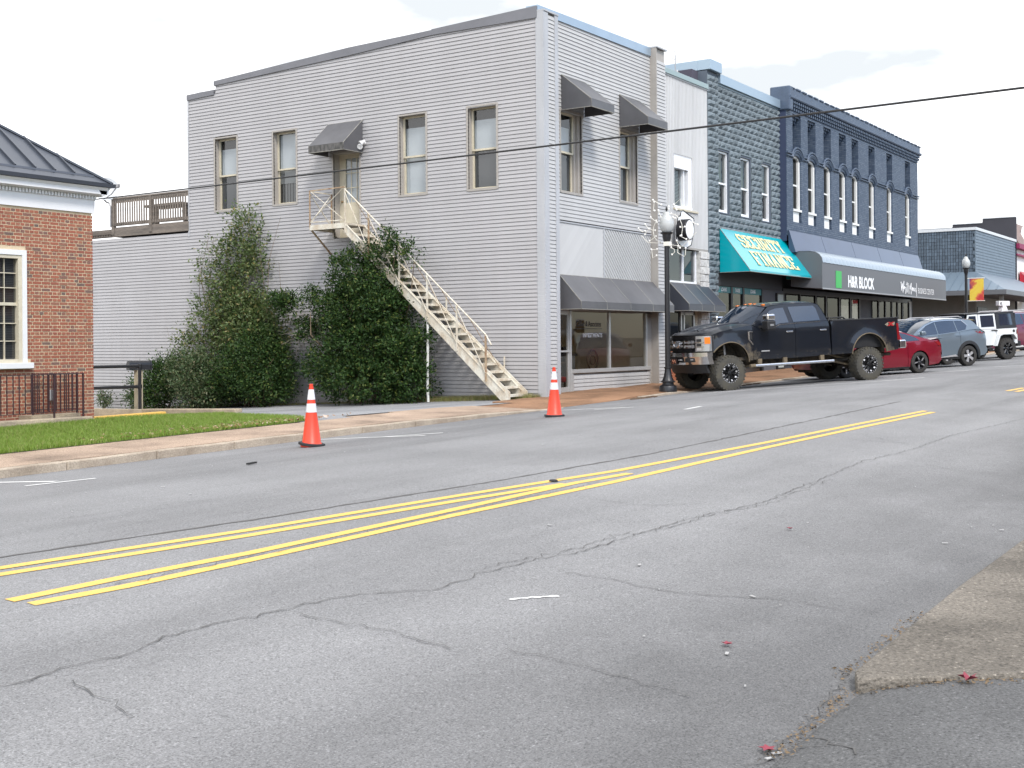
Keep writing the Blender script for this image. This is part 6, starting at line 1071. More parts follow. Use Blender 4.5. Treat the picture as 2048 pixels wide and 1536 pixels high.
def loft(prof, ys, n=10, inset=0.):
    """surface between the two sides; prof = (x, z, crown, bow)"""
    b = MB(); vs = []
    for x, z, cr, bo in prof:
        w = ys(x, z) - inset
        for j in range(n + 1):
            t = -1 + 2 * j / n; q = 1 - abs(t) ** 2.4; vs.append((x + bo * q, w * t, z + cr * q))
    m = n + 1; b.add(vs, [(i * m + j, i * m + j + 1, (i + 1) * m + j + 1, (i + 1) * m + j) for i in range(len(prof) - 1) for j in range(n)]); return b
def arc(cx, cz, rx, rz, a0, a1, n=9): return [(cx + rx * math.cos(math.radians(a0 + (a1 - a0) * i / n)), cz + rz * math.sin(math.radians(a0 + (a1 - a0) * i / n))) for i in range(n + 1)]
def wheel(root, x, y, r, w, side, tm, rim_r, style, lug=0, steer=0.):
    M = Matrix.Translation((x, y, r)) @ Matrix.Rotation(steer, 4, 'Z') @ (Matrix.Identity(4) if side > 0 else Matrix.Rotation(math.pi, 4, 'Z')); h = w / 2
    t = ob('wheel', MB().lathe([(rim_r * .96, -h), (rim_r * 1.04, -h * 1.02), (r * .86, -h * 1.06), (r * .95, -h * .96), (r * .992, -h * .78), (r, -h * .4), (r, h * .4), (r * .992, h * .78), (r * .95, h * .96), (r * .86, h * 1.06), (rim_r * 1.04, h * 1.02), (rim_r * .96, h), (rim_r * .9, h * .5), (rim_r * .9, -h)], (0, 0, 0), 40, 'y').xform(M), tm, root, smooth=32)
    if lug:
        b = MB()
        for i in range(lug):
            a = 2 * math.pi * i / lug
            for yy, da in ((-.62, 0), (-.2, .5), (.22, .1), (.66, .6)):
                q = MB().box(-r * .05, r * .05, yy * h - h * .18, yy * h + h * .18, r * .985, r * 1.015).xform(Matrix.Rotation(a + da * 2 * math.pi / lug, 4, 'Y')); b.merge(q)
            for s in (-1, 1): b.merge(MB().box(-r * .045, r * .045, s * h * .98 - .02, s * h * .98 + .02, r * .90, r * .99).xform(Matrix.Rotation(a + .3, 4, 'Y')))
        ob('tread', b.xform(M), tm, t, kind='stuff')
    dk, sp = {'truck': (M_BALLOY, M_BALLOY), 'suv': (M_DALLOY, M_SILV), 'jeep': (M_BALLOY, M_BALLOY), 'sedan': (M_BALLOY, M_DALLOY)}[style]
    rim = ob('rim', MB().lathe([(rim_r, h * .98), (rim_r * .94, h * .93), (rim_r * .9, h * .4), (rim_r * .5, h * .15), (0, h * .15)], (0, 0, 0), 32, 'y').xform(M), dk, t, smooth=35)
    ns = {'truck': 8, 'suv': 5, 'jeep': 7, 'sedan': 5}[style]; b = MB(); hi = MB()
    for i in range(ns):
        q = MB(); a = 2 * math.pi * i / ns + .2
        if style == 'truck':
            for s in (-1, 1): q.bar((s * .03, h * .62, rim_r * .25), (s * .075, h * .88, rim_r * .93), .035, .05); 
            hi.merge(MB().bar((.0, h * .75, rim_r * .72), (.0, h * .93, rim_r * .84), .04, .05).xform(Matrix.Rotation(a, 4, 'Y')))
            hi.merge(MB().bar((.085, h * .90, rim_r * .70), (.095, h * .93, rim_r * .92), .012, .02).xform(Matrix.Rotation(a, 4, 'Y')))
        elif style == 'suv':
            q.prism([(-.035, rim_r * .2), (.035, rim_r * .2), (.075, rim_r * .95), (-.03, rim_r * .95)], 'y', h * .6, h * .86)
        elif style == 'jeep':
            q.bar((0, h * .6, rim_r * .2), (.05, h * .88, rim_r * .95), .05, .05); hi.merge(MB().bar((.02, h * .84, rim_r * .5), (.065, h * .92, rim_r * .93), .02, .03).xform(Matrix.Rotation(a, 4, 'Y')))
        else: q.prism([(-.03, rim_r * .2), (.03, rim_r * .2), (.06, rim_r * .95), (-.01, rim_r * .95)], 'y', h * .55, h * .85); hi.merge(MB().bar((.0, h * .87, rim_r * .4), (.045, h * .88, rim_r * .9), .012, .02).xform(Matrix.Rotation(a, 4, 'Y')))
        b.merge(q.xform(Matrix.Rotation(a, 4, 'Y')))
    ob('spokes', b.xform(M), sp, rim); b = MB().lathe([(rim_r * .26, h * .5), (rim_r * .24, h * .8), (rim_r * .18, h * .9), (0, h * .95)], (0, 0, 0), 16, 'y'); ob('hub', b.xform(M), sp, rim, smooth=35)
    if style == 'truck':
        for i in range(24): a = 2 * math.pi * i / 24; hi.lathe([(.011, -.01), (.011, .012), (0, .014)], (rim_r * .95 * math.sin(a), h * .95, rim_r * .95 * math.cos(a)), 6, 'y')
    if hi.v: ob('milled_edges', hi.xform(M), M_SILV, rim, kind='stuff')
    return t
def place(root, O, h):
    h = Vector(h).normalized(); l = Vector((0, 0, 1)).cross(h).normalized(); u = h.cross(l); m = Matrix((h, l, u)).transposed().to_4x4(); m.translation = Vector(O); root.matrix_world = m; root['_loc'] = 1
def vehicle(name, label, cat, O, h, group='vehicles nosed in to the far kerb'):
    t = thing(name, label, cat, (0, 0, 0), group, local=True); place(t, O, h); return t
def side_text(b, x, y, z): b.v = [(x - u, y + w, z + v) for u, v, w in b.v]; return b
# ------------------------------------------------------------------ lifted pickup
TR = vehicle('pickup_truck', 'lifted muddy black crew cab pickup truck with big off road tyres', 'pickup truck', (4.388, -2.671, .060), (-.829, .557, -.040))
M_TP = paint('truck_paint', (.007, .009, .014), mud=1.)
def tys(x, z):
    y = 1.02 - .05 * max(0, (1.0 - z) / .3) ** 2 * .5 + .012 * math.exp(-((z - 1.5) / .06) ** 2)
    if z > 1.62 and x > -3.3: y -= .20 * ((z - 1.62) / .62)
    for cx in (-.03, -4.52):
        d = math.hypot(x - cx, (z - .68)); y += .055 * math.exp(-((d - .60) / .13) ** 2) * (1 if z > .6 else 0)
    if x > .05: y -= .16 * ((x - .05) / .5) ** 2
    if x < -5.3: y -= .05 * ((-5.3 - x) / .35) ** 2
    return y
A1 = arc(-.04, .72, .565, .565, 168, 38, 12); A2 = arc(-4.52, .74, .585, .58, 174, 4, 14)
pobj('front_fender', [(.50, 1.085), (.46, 1.30), (.46, 1.49), (.2, 1.575), (-.3, 1.655), (-.765, 1.70), (-.76, .775), (-.60, .775)] + A1 + [(.44, 1.075)], tys, M_TP, TR)
fd = pobj('front_door', [(-.775, 1.69), (-.77, .785), (-2.112, .77), (-2.118, 1.70), (-1.63, 1.675), (-1.40, 1.585), (-1.05, 1.575), (-.95, 1.62)], tys, M_TP, TR); rd = pobj('rear_door', [(-2.128, 1.70), (-2.122, .77), (-3.28, .795), (-3.215, 1.72), (-2.7, 1.712)], tys, M_TP, TR)
pobj('cab_side', [(-.80, 1.71), (-.96, 1.63), (-1.05, 1.582), (-1.40, 1.592), (-1.63, 1.682), (-2.7, 1.718), (-3.222, 1.728), (-3.10, 2.05), (-3.02, 2.18), (-2.87, 2.225), (-2.45, 2.24), (-1.85, 2.225), (-1.40, 2.17), (-1.12, 1.97)], tys, M_TP, TR, off=-.012)
pobj('window', [(-1.06, 1.66), (-1.37, 1.625), (-1.66, 1.715), (-1.95, 1.725), (-1.87, 2.13), (-1.62, 2.115), (-1.42, 2.06), (-1.2, 1.88)], tys, M_CGLASS, TR, off=-.002, rim=.012); pobj('window', [(-2.10, 1.73), (-2.97, 1.75), (-2.92, 2.06), (-2.85, 2.15), (-2.02, 2.145)], tys, M_CGLASS, TR, off=-.002, rim=.012)
for s in (1, -1):
    b = MB(); P = [(-1.02, 1.575), (-1.38, 1.582), (-1.62, 1.672), (-2.1, 1.695), (-2.95, 1.708)]; b.tube([(x, s * (tys(x, z) + .004), z) for x, z in P], .010, 5); ob('chrome_strip', b, M_CHROME, TR)
    for j, x in enumerate((-1.93, -3.02)):
        d = (fd, rd)[j][0 if s > 0 else 1]; ob('handle', MB().box(x - .10, x + .11, s * (tys(x, 1.48) + .012) - .012, s * (tys(x, 1.48) + .012) + .012, 1.46, 1.50), M_CHROME, d, bevel=.01)
    ob('bed_side', panel([(-3.30, 1.70), (-3.305, .79), (-5.11 + 1.17 + .0, .80)] + arc(-4.52, .74, .585, .58, 6, 174, 14) + [(-5.12, .79), (-5.58, .83), (-5.63, 1.08), (-5.555, 1.085), (-5.50, 1.555), (-5.585, 1.56), (-5.60, 1.70)], tys, s), M_TP, TR, smooth=32)
    ob('taillight', panel([(-5.51, 1.555), (-5.60, 1.555), (-5.665, 1.09), (-5.56, 1.09)], tys, s, off=.004), M_REDL, TR, smooth=30)
    ob('bed_rail', MB().bar((-3.32, s * .965, 1.715), (-5.60, s * .965, 1.715), .13, .035), M_BLKPL, TR, bevel=.008)
    ob('bed_inner', MB().box(-5.58, -3.34, s * .90 - .01, s * .90 + .01, .95, 1.70), M_BLKPL, TR)
    # wheel openings: liner and mud edge
    for cx, cz, r, a0, a1 in ((-.04, .72, .565, 178, 34), (-4.52, .74, .585, 176, 4)):
        A = arc(cx, cz, r, r, a0, a1, 16); b = MB(); k = len(A); b.add([(x, s * .99, z) for x, z in A] + [(x, s * .45, z) for x, z in A], [(i, i + 1, k + i + 1, k + i) for i in range(k - 1)]); ob('wheel_liner', b, M_UNDER, TR)
        ob('arch_lip', MB().tube([(x, s * (tys(x, z) + .004), z) for x, z in A], .014, 5), M_TAN, TR)
    ob('running_board', MB().tube([(-.72, s * 1.06, .625), (-3.3, s * 1.06, .625)], .042, 10), M_CHROME, TR, smooth=50)
    for x in (-.95, -1.75, -2.95): ob('step_bracket', MB().box(x - .06, x + .06, s * .98, s * 1.05, .63, .80), M_TAN, TR)
    ob('step_cap', MB().tube([(-.62, s * 1.06, .622), (-.78, s * 1.06, .625)], .048, 10), M_TAN, TR)
    # tow mirror
    mr = ob('mirror', MB().box(-1.27, -1.0, s * 1.12, s * 1.12 + s * .26, 1.56, 1.80), M_BLKPL, TR, bevel=.03); ob('mirror_cap', MB().box(-1.26, -1.01, s * 1.12, s * 1.12 + s * .26, 1.805, 1.97), M_CHROME, mr, bevel=.04); ob('mirror_arm', MB().bar((-1.02, s * .98, 1.64), (-1.1, s * 1.2, 1.66), .10, .07), M_BLKPL, mr); ob('mirror_lamp', MB().box(-1.2, -1.08, s * 1.37, s * 1.39, 1.66, 1.71), M_LENS, mr)
    # chrome badge and vent on the fender
    ob('fender_vent', MB().tube([(-.63, s * (tys(-.63, 1.5) + .008), 1.53), (-.75, s * (tys(-.75, 1.5) + .008), 1.52)], .02, 6).tube([(-.635, s * (tys(-.63, 1.5) + .008), 1.53), (-.645, s * (tys(-.64, 1.35) + .008), 1.33), (-.76, s * (tys(-.76, 1.2) + .01), 1.19)], .024, 6), M_CHROME, TR); ob('vent_grille', MB().box(-.755, -.67, s * (tys(-.7, 1.4)) - .002, s * (tys(-.7, 1.4)) + .008, 1.32, 1.5), M_BLKPL, TR)
    ob('door_badge', MB().box(-1.28, -1.02, s * tys(-1.15, 1.0) - .004, s * tys(-1.15, 1.0) + .006, .985, 1.015), M_SILV, TR)
    ob('front_headlight', MB(), None, TR) if False else None
t4 = text_mesh('4  4', .13, .006, .25, .002, 1, 1.6); ob('badge', side_text(t4, -5.10, tys(-5.3, 1.55) + .008, 1.50), mat('decal_tan', (.26, .22, .17), .5), TR); tx = text_mesh('X', .13, .012, .1, .002, 1, 1.7); ob('badge', side_text(tx, -5.22, tys(-5.3, 1.55) + .010, 1.50), mat('decal_red', (.32, .015, .015), .4), TR)
ob('hood', loft([(.46, 1.49, .02, .44), (.40, 1.515, .05, .40), (.2, 1.575, .085, .22), (-.1, 1.625, .10, .12), (-.45, 1.672, .10, .10), (-.77, 1.70, .075, .12)], tys, 14), M_TP, TR, smooth=40)
for y in (-.45, .45): ob('hood_bulge', MB().tube([(.55, y, 1.575), (.2, y, 1.665), (-.2, y, 1.725), (-.7, y, 1.775)], .06, 8, .05), M_TP, TR, smooth=60)
ob('windscreen', loft([(-.80, 1.705, .07, .12), (-1.06, 1.93, .065, .13), (-1.34, 2.165, .06, .12)], tys, 12, .03), M_CGLASS, TR, smooth=40); ob('cowl', loft([(-.70, 1.695, .06, .12), (-.82, 1.70, .06, .12)], tys, 10), M_BLKPL, TR)
for s in (1, -1): ob('wiper', MB().bar((-.74, s * .12 + .1, 1.785), (-.92, s * .55, 1.86), .02, .02), M_BLKPL, TR)
ob('roof', loft([(-1.33, 2.165, .065, .12), (-1.5, 2.20, .07, .08), (-1.9, 2.228, .07, .0), (-2.5, 2.24, .07, 0), (-2.87, 2.225, .06, -.02), (-3.03, 2.17, .05, -.04)], tys, 12), M_TP, TR, smooth=40)
ob('cab_back', loft([(-3.03, 2.17, .05, -.04), (-3.10, 2.05, 0, -.05), (-3.225, 1.72, 0, -.05), (-3.28, 1.0, 0, 0)], tys, 10), M_TP, TR, smooth=40); ob('rear_window', MB().quad((-3.14, -.6, 2.08), (-3.14, .6, 2.08), (-3.27, .65, 1.78), (-3.27, -.65, 1.78)), M_CGLASS, TR)
for y in (-.62, -.22, 0, .22, .62): ob('marker_lamp', MB().box(-1.44, -1.36, y - .045, y + .045, 2.245 - .06 * abs(y), 2.285 - .06 * abs(y)), M_AMB, TR, bevel=.012)
ob('tailgate', MB().box(-5.62, -5.57, -.86, .86, 1.0, 1.71), M_TP, TR, bevel=.015); ob('bed_floor', MB().box(-5.58, -3.34, -.9, .9, .92, .96), M_BLKPL, TR); ob('bed_front', MB().box(-3.36, -3.33, -.95, .95, .9, 1.70), M_BLKPL, TR)
ob('rear_bumper', MB().box(-5.86, -5.64, -.98, .99, .85, 1.08), M_CHROME, TR, bevel=.03); ob('bed_rack', MB().tube([(-3.40, .75, 1.70), (-3.46, .75, 1.79), (-3.9, .75, 1.79), (-4.05, .75, 1.70)], .022, 8).tube([(-3.46, .75, 1.79), (-3.46, -.75, 1.79)], .022, 8).tube([(-3.9, .75, 1.79), (-3.9, -.75, 1.79)], .022, 8), M_BLKPL, TR, smooth=40)
# front end on a bowed face
xf = lambda y: .93 - .40 * min(1, abs(y) / 1.0) ** 2.6
def face(y0, y1, z0, z1, off=0., th=.05, n=None, x0=0., x1=0.):
    n = n or max(1, int(abs(y1 - y0) / .08)); b = MB(); vs = []
    for i in range(n + 1):
        y = y0 + (y1 - y0) * i / n; a, c = xf(y) + off + x0, xf(y) + off + x1; vs += [(a, y, z0), (c, y, z1), (c - th, y, z1), (a - th, y, z0)]
    f = [(4 * i + j, 4 * i + (j + 1) % 4, 4 * i + 4 + (j + 1) % 4, 4 * i + 4 + j) for i in range(n) for j in range(4)] + [(0, 1, 2, 3), (4 * n, 4 * n + 3, 4 * n + 2, 4 * n + 1)]; return b.add(vs, f)
ob('grille', face(-.98, .98, 1.03, 1.50, -.09, .04), M_BLKPL, TR, smooth=30)
b = MB()
for z in (1.085, 1.11, 1.135, 1.385, 1.41, 1.435): b.merge(face(-.56, .56, z, z + .012, -.03))
ob('grille_bars', b, M_DALLOY, TR, kind='stuff')
cb_ = ob('chrome_grille', face(-.62, .62, 1.165, 1.20, .0, .05).merge(face(-.62, .62, 1.33, 1.365, .0, .05)).merge(face(-.62, .62, 1.245, 1.262, .005, .05)).merge(face(-.62, .62, 1.283, 1.30, .005, .05)), M_CHROME, TR, kind='stuff')
for y0, y1 in ((-.64, -.55), (-.34, -.28), (.28, .34), (.55, .64)): ob('grille_bracket', face(y0, y1, 1.165, 1.245, .008, .05).merge(face(y0, y1, 1.30, 1.365, .008, .05)), M_CHROME, cb_, kind='stuff')
for y0, y1 in ((-.55, -.34), (-.28, -.14), (.14, .28), (.34, .55)): ob('grille_insert', face(y0, y1, 1.19, 1.245, -.005, .03).merge(face(y0, y1, 1.30, 1.34, -.005, .03)), M_SILV, cb_, kind='stuff')
ob('emblem', MB().lathe([(.10, -.02), (.12, 0), (.12, .02), (.095, .035), (.095, .02), (0, .02)], (0, 0, 0), 20, 'x').xform(Matrix.Translation((.945, 0, 1.27)) @ Matrix.Diagonal((1, 1.4, .8, 1))), M_CHROME, TR, smooth=40)
for s in (1, -1):
    hl = ob('headlight', face(s * .66, s * .97, 1.075, 1.475, -.015, .12, x1=-.02), M_LENS, TR, smooth=30); ob('indicator', face(s * .885, s * .978, 1.27, 1.44, -.008, .03), M_AMB, hl, smooth=30)
    for z in (1.14, 1.25, 1.37): ob('lamp_cell', face(s * .70, s * .80, z - .04, z + .03, -.010, .02), M_BLKPL if z != 1.14 else M_SILV, hl)
    for z in (1.195, 1.31): ob('lamp_bar', face(s * .67, s * .86, z - .006, z + .006, -.006, .02), M_CHROME, hl)
bp = ob('front_bumper', face(-1.0, 1.0, .94, 1.045, .10, .16).merge(face(-1.0, -.40, .735, .94, .10, .14, x0=-.05)).merge(face(.40, 1.0, .735, .94, .10, .14, x0=-.05)).merge(face(-.40, .40, .735, .795, .09, .14)), M_CHROME, TR, smooth=30)
ob('bumper_opening', face(-.40, .40, .795, .94, .06, .05), M_BLKPL, bp); 
for s in (1, -1): ob('fog_recess', face(s * .46, s * .72, .80, .905, .112, .03), M_BLKPL, bp); ob('fog_lamp', face(s * .63, s * .70, .85, .885, .118, .03), M_LENS, bp); ob('tow_hook', MB().box(.93, 1.04, s * .25 - .06, s * .25 + .06, .845, .875), M_SILV, bp, bevel=.01)
ob('valance', face(-.90, .90, .50, .735, .03, .06, x0=-.10), M_BLKPL, TR, smooth=30)
pl = ob('number_plate', MB().box(1.045, 1.055, -.17, .14, .74, .90), mat('dark_plate', (.05, .03, .028), .6), bp); ob('plate_art', MB().tube([(1.058, .08, .78), (1.058, .04, .86), (1.058, -.02, .80), (1.058, -.06, .86), (1.058, -.10, .78), (1.058, -.03, .77), (1.058, .02, .84)], .014, 5), mat('plate_orange', (.42, .17, .10), .6), pl)
# chassis
ob('frame_rail', MB().box(-5.5, .8, .38, .46, .62, .78).box(-5.5, .8, -.46, -.38, .62, .78), M_UNDER, TR, kind='stuff'); ob('floor_pan', MB().box(-3.28, .3, -.92, .92, .78, .86).box(-.6, .45, -.5, .5, .86, 1.45), M_UNDER, TR, kind='stuff')
for x in (-.03, -4.52): ob('axle', MB().tube([(x, -.85, .465), (x, .85, .465)], .055, 10).lathe([(0, -.16), (.1, -.14), (.16, 0), (.1, .14), (0, .16)], (x, .15, .465), 14, 'x'), M_UNDER, TR, smooth=40)
for s in (1, -1):
    b = MB(); hl_ = [(-.02 + .075 * math.cos(t), s * .60 + .075 * math.sin(t), .62 + .5 * t / (14 * math.pi) * 1.0) for t in np.linspace(0, 14 * math.pi, 120)]; b.tube(hl_, .014, 5); ob('coil_spring', b, M_TAN, TR, smooth=50)
    ob('shock_absorber', MB().tube([(-.14, s * .66, .55), (-.12, s * .62, 1.2)], .03, 8), M_SILV, TR); ob('link_arm', MB().bar((-.1, s * .5, .45), (-1.25, s * .45, .66), .06, .05), M_TAN, TR); ob('leaf_spring', MB().tube([(-3.6, s * .52, .78), (-4.1, s * .52, .62), (-4.52, s * .52, .57), (-5.0, s * .52, .64), (-5.35, s * .52, .80)], .035, 6), M_TAN, TR); ob('traction_bar', MB().bar((-3.3, s * .5, .66), (-4.45, s * .55, .42), .05, .05), M_TAN, TR)
ob('exhaust', MB().tube([(-3.2, .2, .6), (-4.0, .6, .62), (-4.9, .65, .72), (-5.5, .7, .7)], .05, 8), M_UNDER, TR, smooth=40); ob('hitch', MB().box(-5.75, -5.5, -.06, .06, .62, .74), M_UNDER, TR); ob('steering_damper', MB().tube([(.12, -.55, .45), (.12, .25, .5)], .03, 8), M_SILV, TR)
for x in (-.02, -4.52):
    for s in (1, -1): wheel(TR, x, s * .885, .47, .33, s, M_TYREM, .262, 'truck', lug=30)
# ------------------------------------------------------------------ ordinary cars
def car(root, m, W, wb, prof, belt, rail, glassp, ra, wr, rw, style, low=.2, clad=None, doors=(), sills=None, rear_lamp=None, front_lamp=None, zt=1.0):
    """prof: dict of top strips; belt: outline points rear to front; x measured forward from the rear axle"""
    xr, xfr = belt[0][0], belt[-1][0]; xc = (xr + xfr) / 2; hl = (xfr - xr) / 2
    zb_ = lambda x: float(np.interp(x, [p[0] for p in belt], [p[1] for p in belt]))
    ztop = max(p[1] for p in rail)
    def ys(x, z):
        y = W * (1 - .10 * abs((x - xc) / hl) ** 5) - .05 * max(0, (.55 - z) / .35) ** 2 - .03 * max(0, (z - .75) / .35) ** 2 * (1 if z < zb_(x) else 0)
        y += .012 * math.exp(-((z - .72 * zb_(x) - .12) / .05) ** 2)
        if z > zb_(x): y = W * (1 - .10 * abs((x - xc) / hl) ** 5) - .03 - .24 * ((z - zb_(x)) / (ztop - zb_(x) + .01)) * min(1, (ztop - zb_(x)) / .45)
        for cx in (0, wb): d = math.hypot(x - cx, z - wr); y += .022 * math.exp(-((d - ra) / .10) ** 2)
        return y
    lo = lambda x: low
    # lower side, split at door gaps
    out = [(xr, low + .18), (xr + .12, low + .06), (-ra, low + .02)] + arc(0, wr, ra, ra, 180 + 20, -20, 12)[1:-1] + [(ra, low), (wb - ra, low)] + arc(wb, wr, ra, ra, 200, -20, 12)[1:-1] + [(wb + ra, low + .02), (xfr - .1, low + .03), (xfr, low + .15)] + belt[::-1]
    cuts = [-9] + list(doors) + [9]; names = ['rear_quarter', 'rear_door', 'front_door', 'front_fender'] if len(doors) == 3 else ['rear_quarter', 'front_door', 'front_fender']
    for i, nm in enumerate(names):
        p = out
        if cuts[i] > -9: p = clip(p, -1, 0, -(cuts[i] + .006))
        if cuts[i + 1] < 9: p = clip(p, 1, 0, cuts[i + 1] - .006)
        for o in pobj(nm, p, ys, m, root): pass
    gp = belt_part = [(x, z + .002) for x, z in belt if rail[0][0] - .02 <= x <= rail[-1][0] + .02]
    pobj('pillars', [(rail[0][0], zb_(rail[0][0]) + .002)] + [p for p in gp if rail[0][0] < p[0] < rail[-1][0]] + [(rail[-1][0], zb_(rail[-1][0]) + .002)] + rail[::-1][1:-1] if False else [(p[0], max(p[1], zb_(p[0]) + .002)) for p in ([p for p in gp] + rail[::-1])], ys, m, root, off=-.004)
    for g in glassp: pobj('window', g, ys, M_CGLASS, root, off=.003, rim=.012)
    for nm, mm, pr in prof: ob(nm, loft(pr, ys, 12), mm or m, root, smooth=40)
    for s in (1, -1):
        for cx in (0, wb):
            A = arc(cx, wr, ra - .005, ra - .005, 200, -20, 14); k = len(A); ob('wheel_liner', MB().add([(x, s * (W - .03), z) for x, z in A] + [(x, s * (W - .4), z) for x, z in A], [(i, i + 1, k + i + 1, k + i) for i in range(k - 1)]), M_BLKPL, root)
            if clad:
                c1 = arc(cx, wr, ra + clad, ra + clad, 190, -10, 14) + arc(cx, wr, ra + .004, ra + .004, -10, 190, 14); ob('arch_cladding', panel(c1, ys, s, off=.012, grid=.2), M_BLKPL, root, smooth=30)
            wheel(root, cx, s * (W - rw / 2 - .005), wr, rw, s, M_TYRE, wr * .66, style)
        if sills: ob('sill', panel([(ra + .02, low - .03), (wb - ra - .02, low - .03), (wb - ra - .02, low + sills), (ra + .02, low + sills)], ys, s, off=.012, grid=.2), M_BLKPL, root, smooth=30)
        if rear_lamp: ob('taillight', panel(rear_lamp, ys, s, off=.006), M_REDL, root, smooth=30)
        if front_lamp: ob('headlight', panel(front_lamp, ys, s, off=.006), M_LENS, root, smooth=30)
    ob('underbody', MB().box(xr + .15, xfr - .15, -W + .22, W - .22, low - .02, .6).box(ra + .05, wb - ra - .05, -W + .08, W - .08, low, low + .1), M_UNDER, root, kind='stuff')
    return ys
HD = (-.829, .557, -.040)
def at_near_rear(x, y, hw):      # root origin from the near rear tyre contact
    h = Vector(HD).normalized(); l = Vector((0, 0, 1)).cross(h).normalized(); return Vector((x, y, roadz(x, y))) - l * hw
# red sedan
RS_ = vehicle('red_sedan', 'dark red saloon car half hidden behind the black pickup truck', 'car', at_near_rear(12.12, -6.18, .9), HD); M_RP = paint('red_paint', (.20, .005, .018), metal=.2)
bl = [(-.93, .55), (-.92, .84), (-.83, .985), (-.5, .985), (.2, .955), (1.0, .93), (2.0, .90), (2.62, .885), (3.1, .80), (3.42, .70), (3.5, .5)]; rl = [(-.50, .99), (.0, 1.13), (.45, 1.265), (.9, 1.34), (1.4, 1.355), (1.85, 1.28), (2.25, 1.10), (2.6, .90)]
ys_ = car(RS_, M_RP, .91, 2.72, [('boot_lid', None, [(-.83, .985, .0, -.05), (-.80, 1.03, .005, -.06), (-.50, 1.0, .05, -.03)]), ('rear_window', M_CGLASS, [(-.50, .995, .05, -.03), (0, 1.135, .07, -.05), (.45, 1.27, .08, -.05)]), ('roof', None, [(.45, 1.27, .08, -.05), (.9, 1.345, .08, 0), (1.4, 1.36, .08, .05), (1.5, 1.35, .08, .08)]), ('windscreen', M_CGLASS, [(1.5, 1.35, .08, .08), (2.0, 1.22, .07, .12), (2.6, .90, .06, .16)]), ('bonnet', None, [(2.6, .89, .06, .16), (3.1, .80, .05, .1), (3.42, .70, .02, .06)]), ('front_bumper', None, [(3.42, .70, .02, .1), (3.5, .5, 0, .12), (3.44, .28, 0, .1)]), ('rear_bumper', None, [(-.83, .985, 0, -.05), (-.92, .84, 0, -.06), (-.93, .55, 0, -.08), (-.86, .3, 0, -.08)])],
    bl, rl, [[(-.05, 1.0), (.55, .99), (.62, 1.27), (.40, 1.215), (.05, 1.09)], [(.66, .99), (1.32, .97), (1.36, 1.32), (.9, 1.31), (.72, 1.29)], [(1.40, .97), (2.32, .94), (2.1, 1.12), (1.8, 1.26), (1.44, 1.32)]], .37, .33, .22, 'sedan', doors=(.45, 1.38, 2.35), rear_lamp=[(-.62, .95), (-.85, .93), (-.92, .82), (-.80, .80)], sills=.02)
for s in (1, -1): ob('mirror', MB().box(2.0, 2.2, s * .93, s * 1.06, .95, 1.08), M_RP, RS_, bevel=.03)
ob('spoiler', loft([(-.86, 1.035, .005, -.05), (-.90, 1.045, .005, -.06), (-.62, 1.015, .02, -.03)], ys_, 10), M_RP, RS_, smooth=40); ob('lower_diffuser', MB().box(-.97, -.8, -.7, .7, .26, .42), M_BLKPL, RS_, bevel=.03)
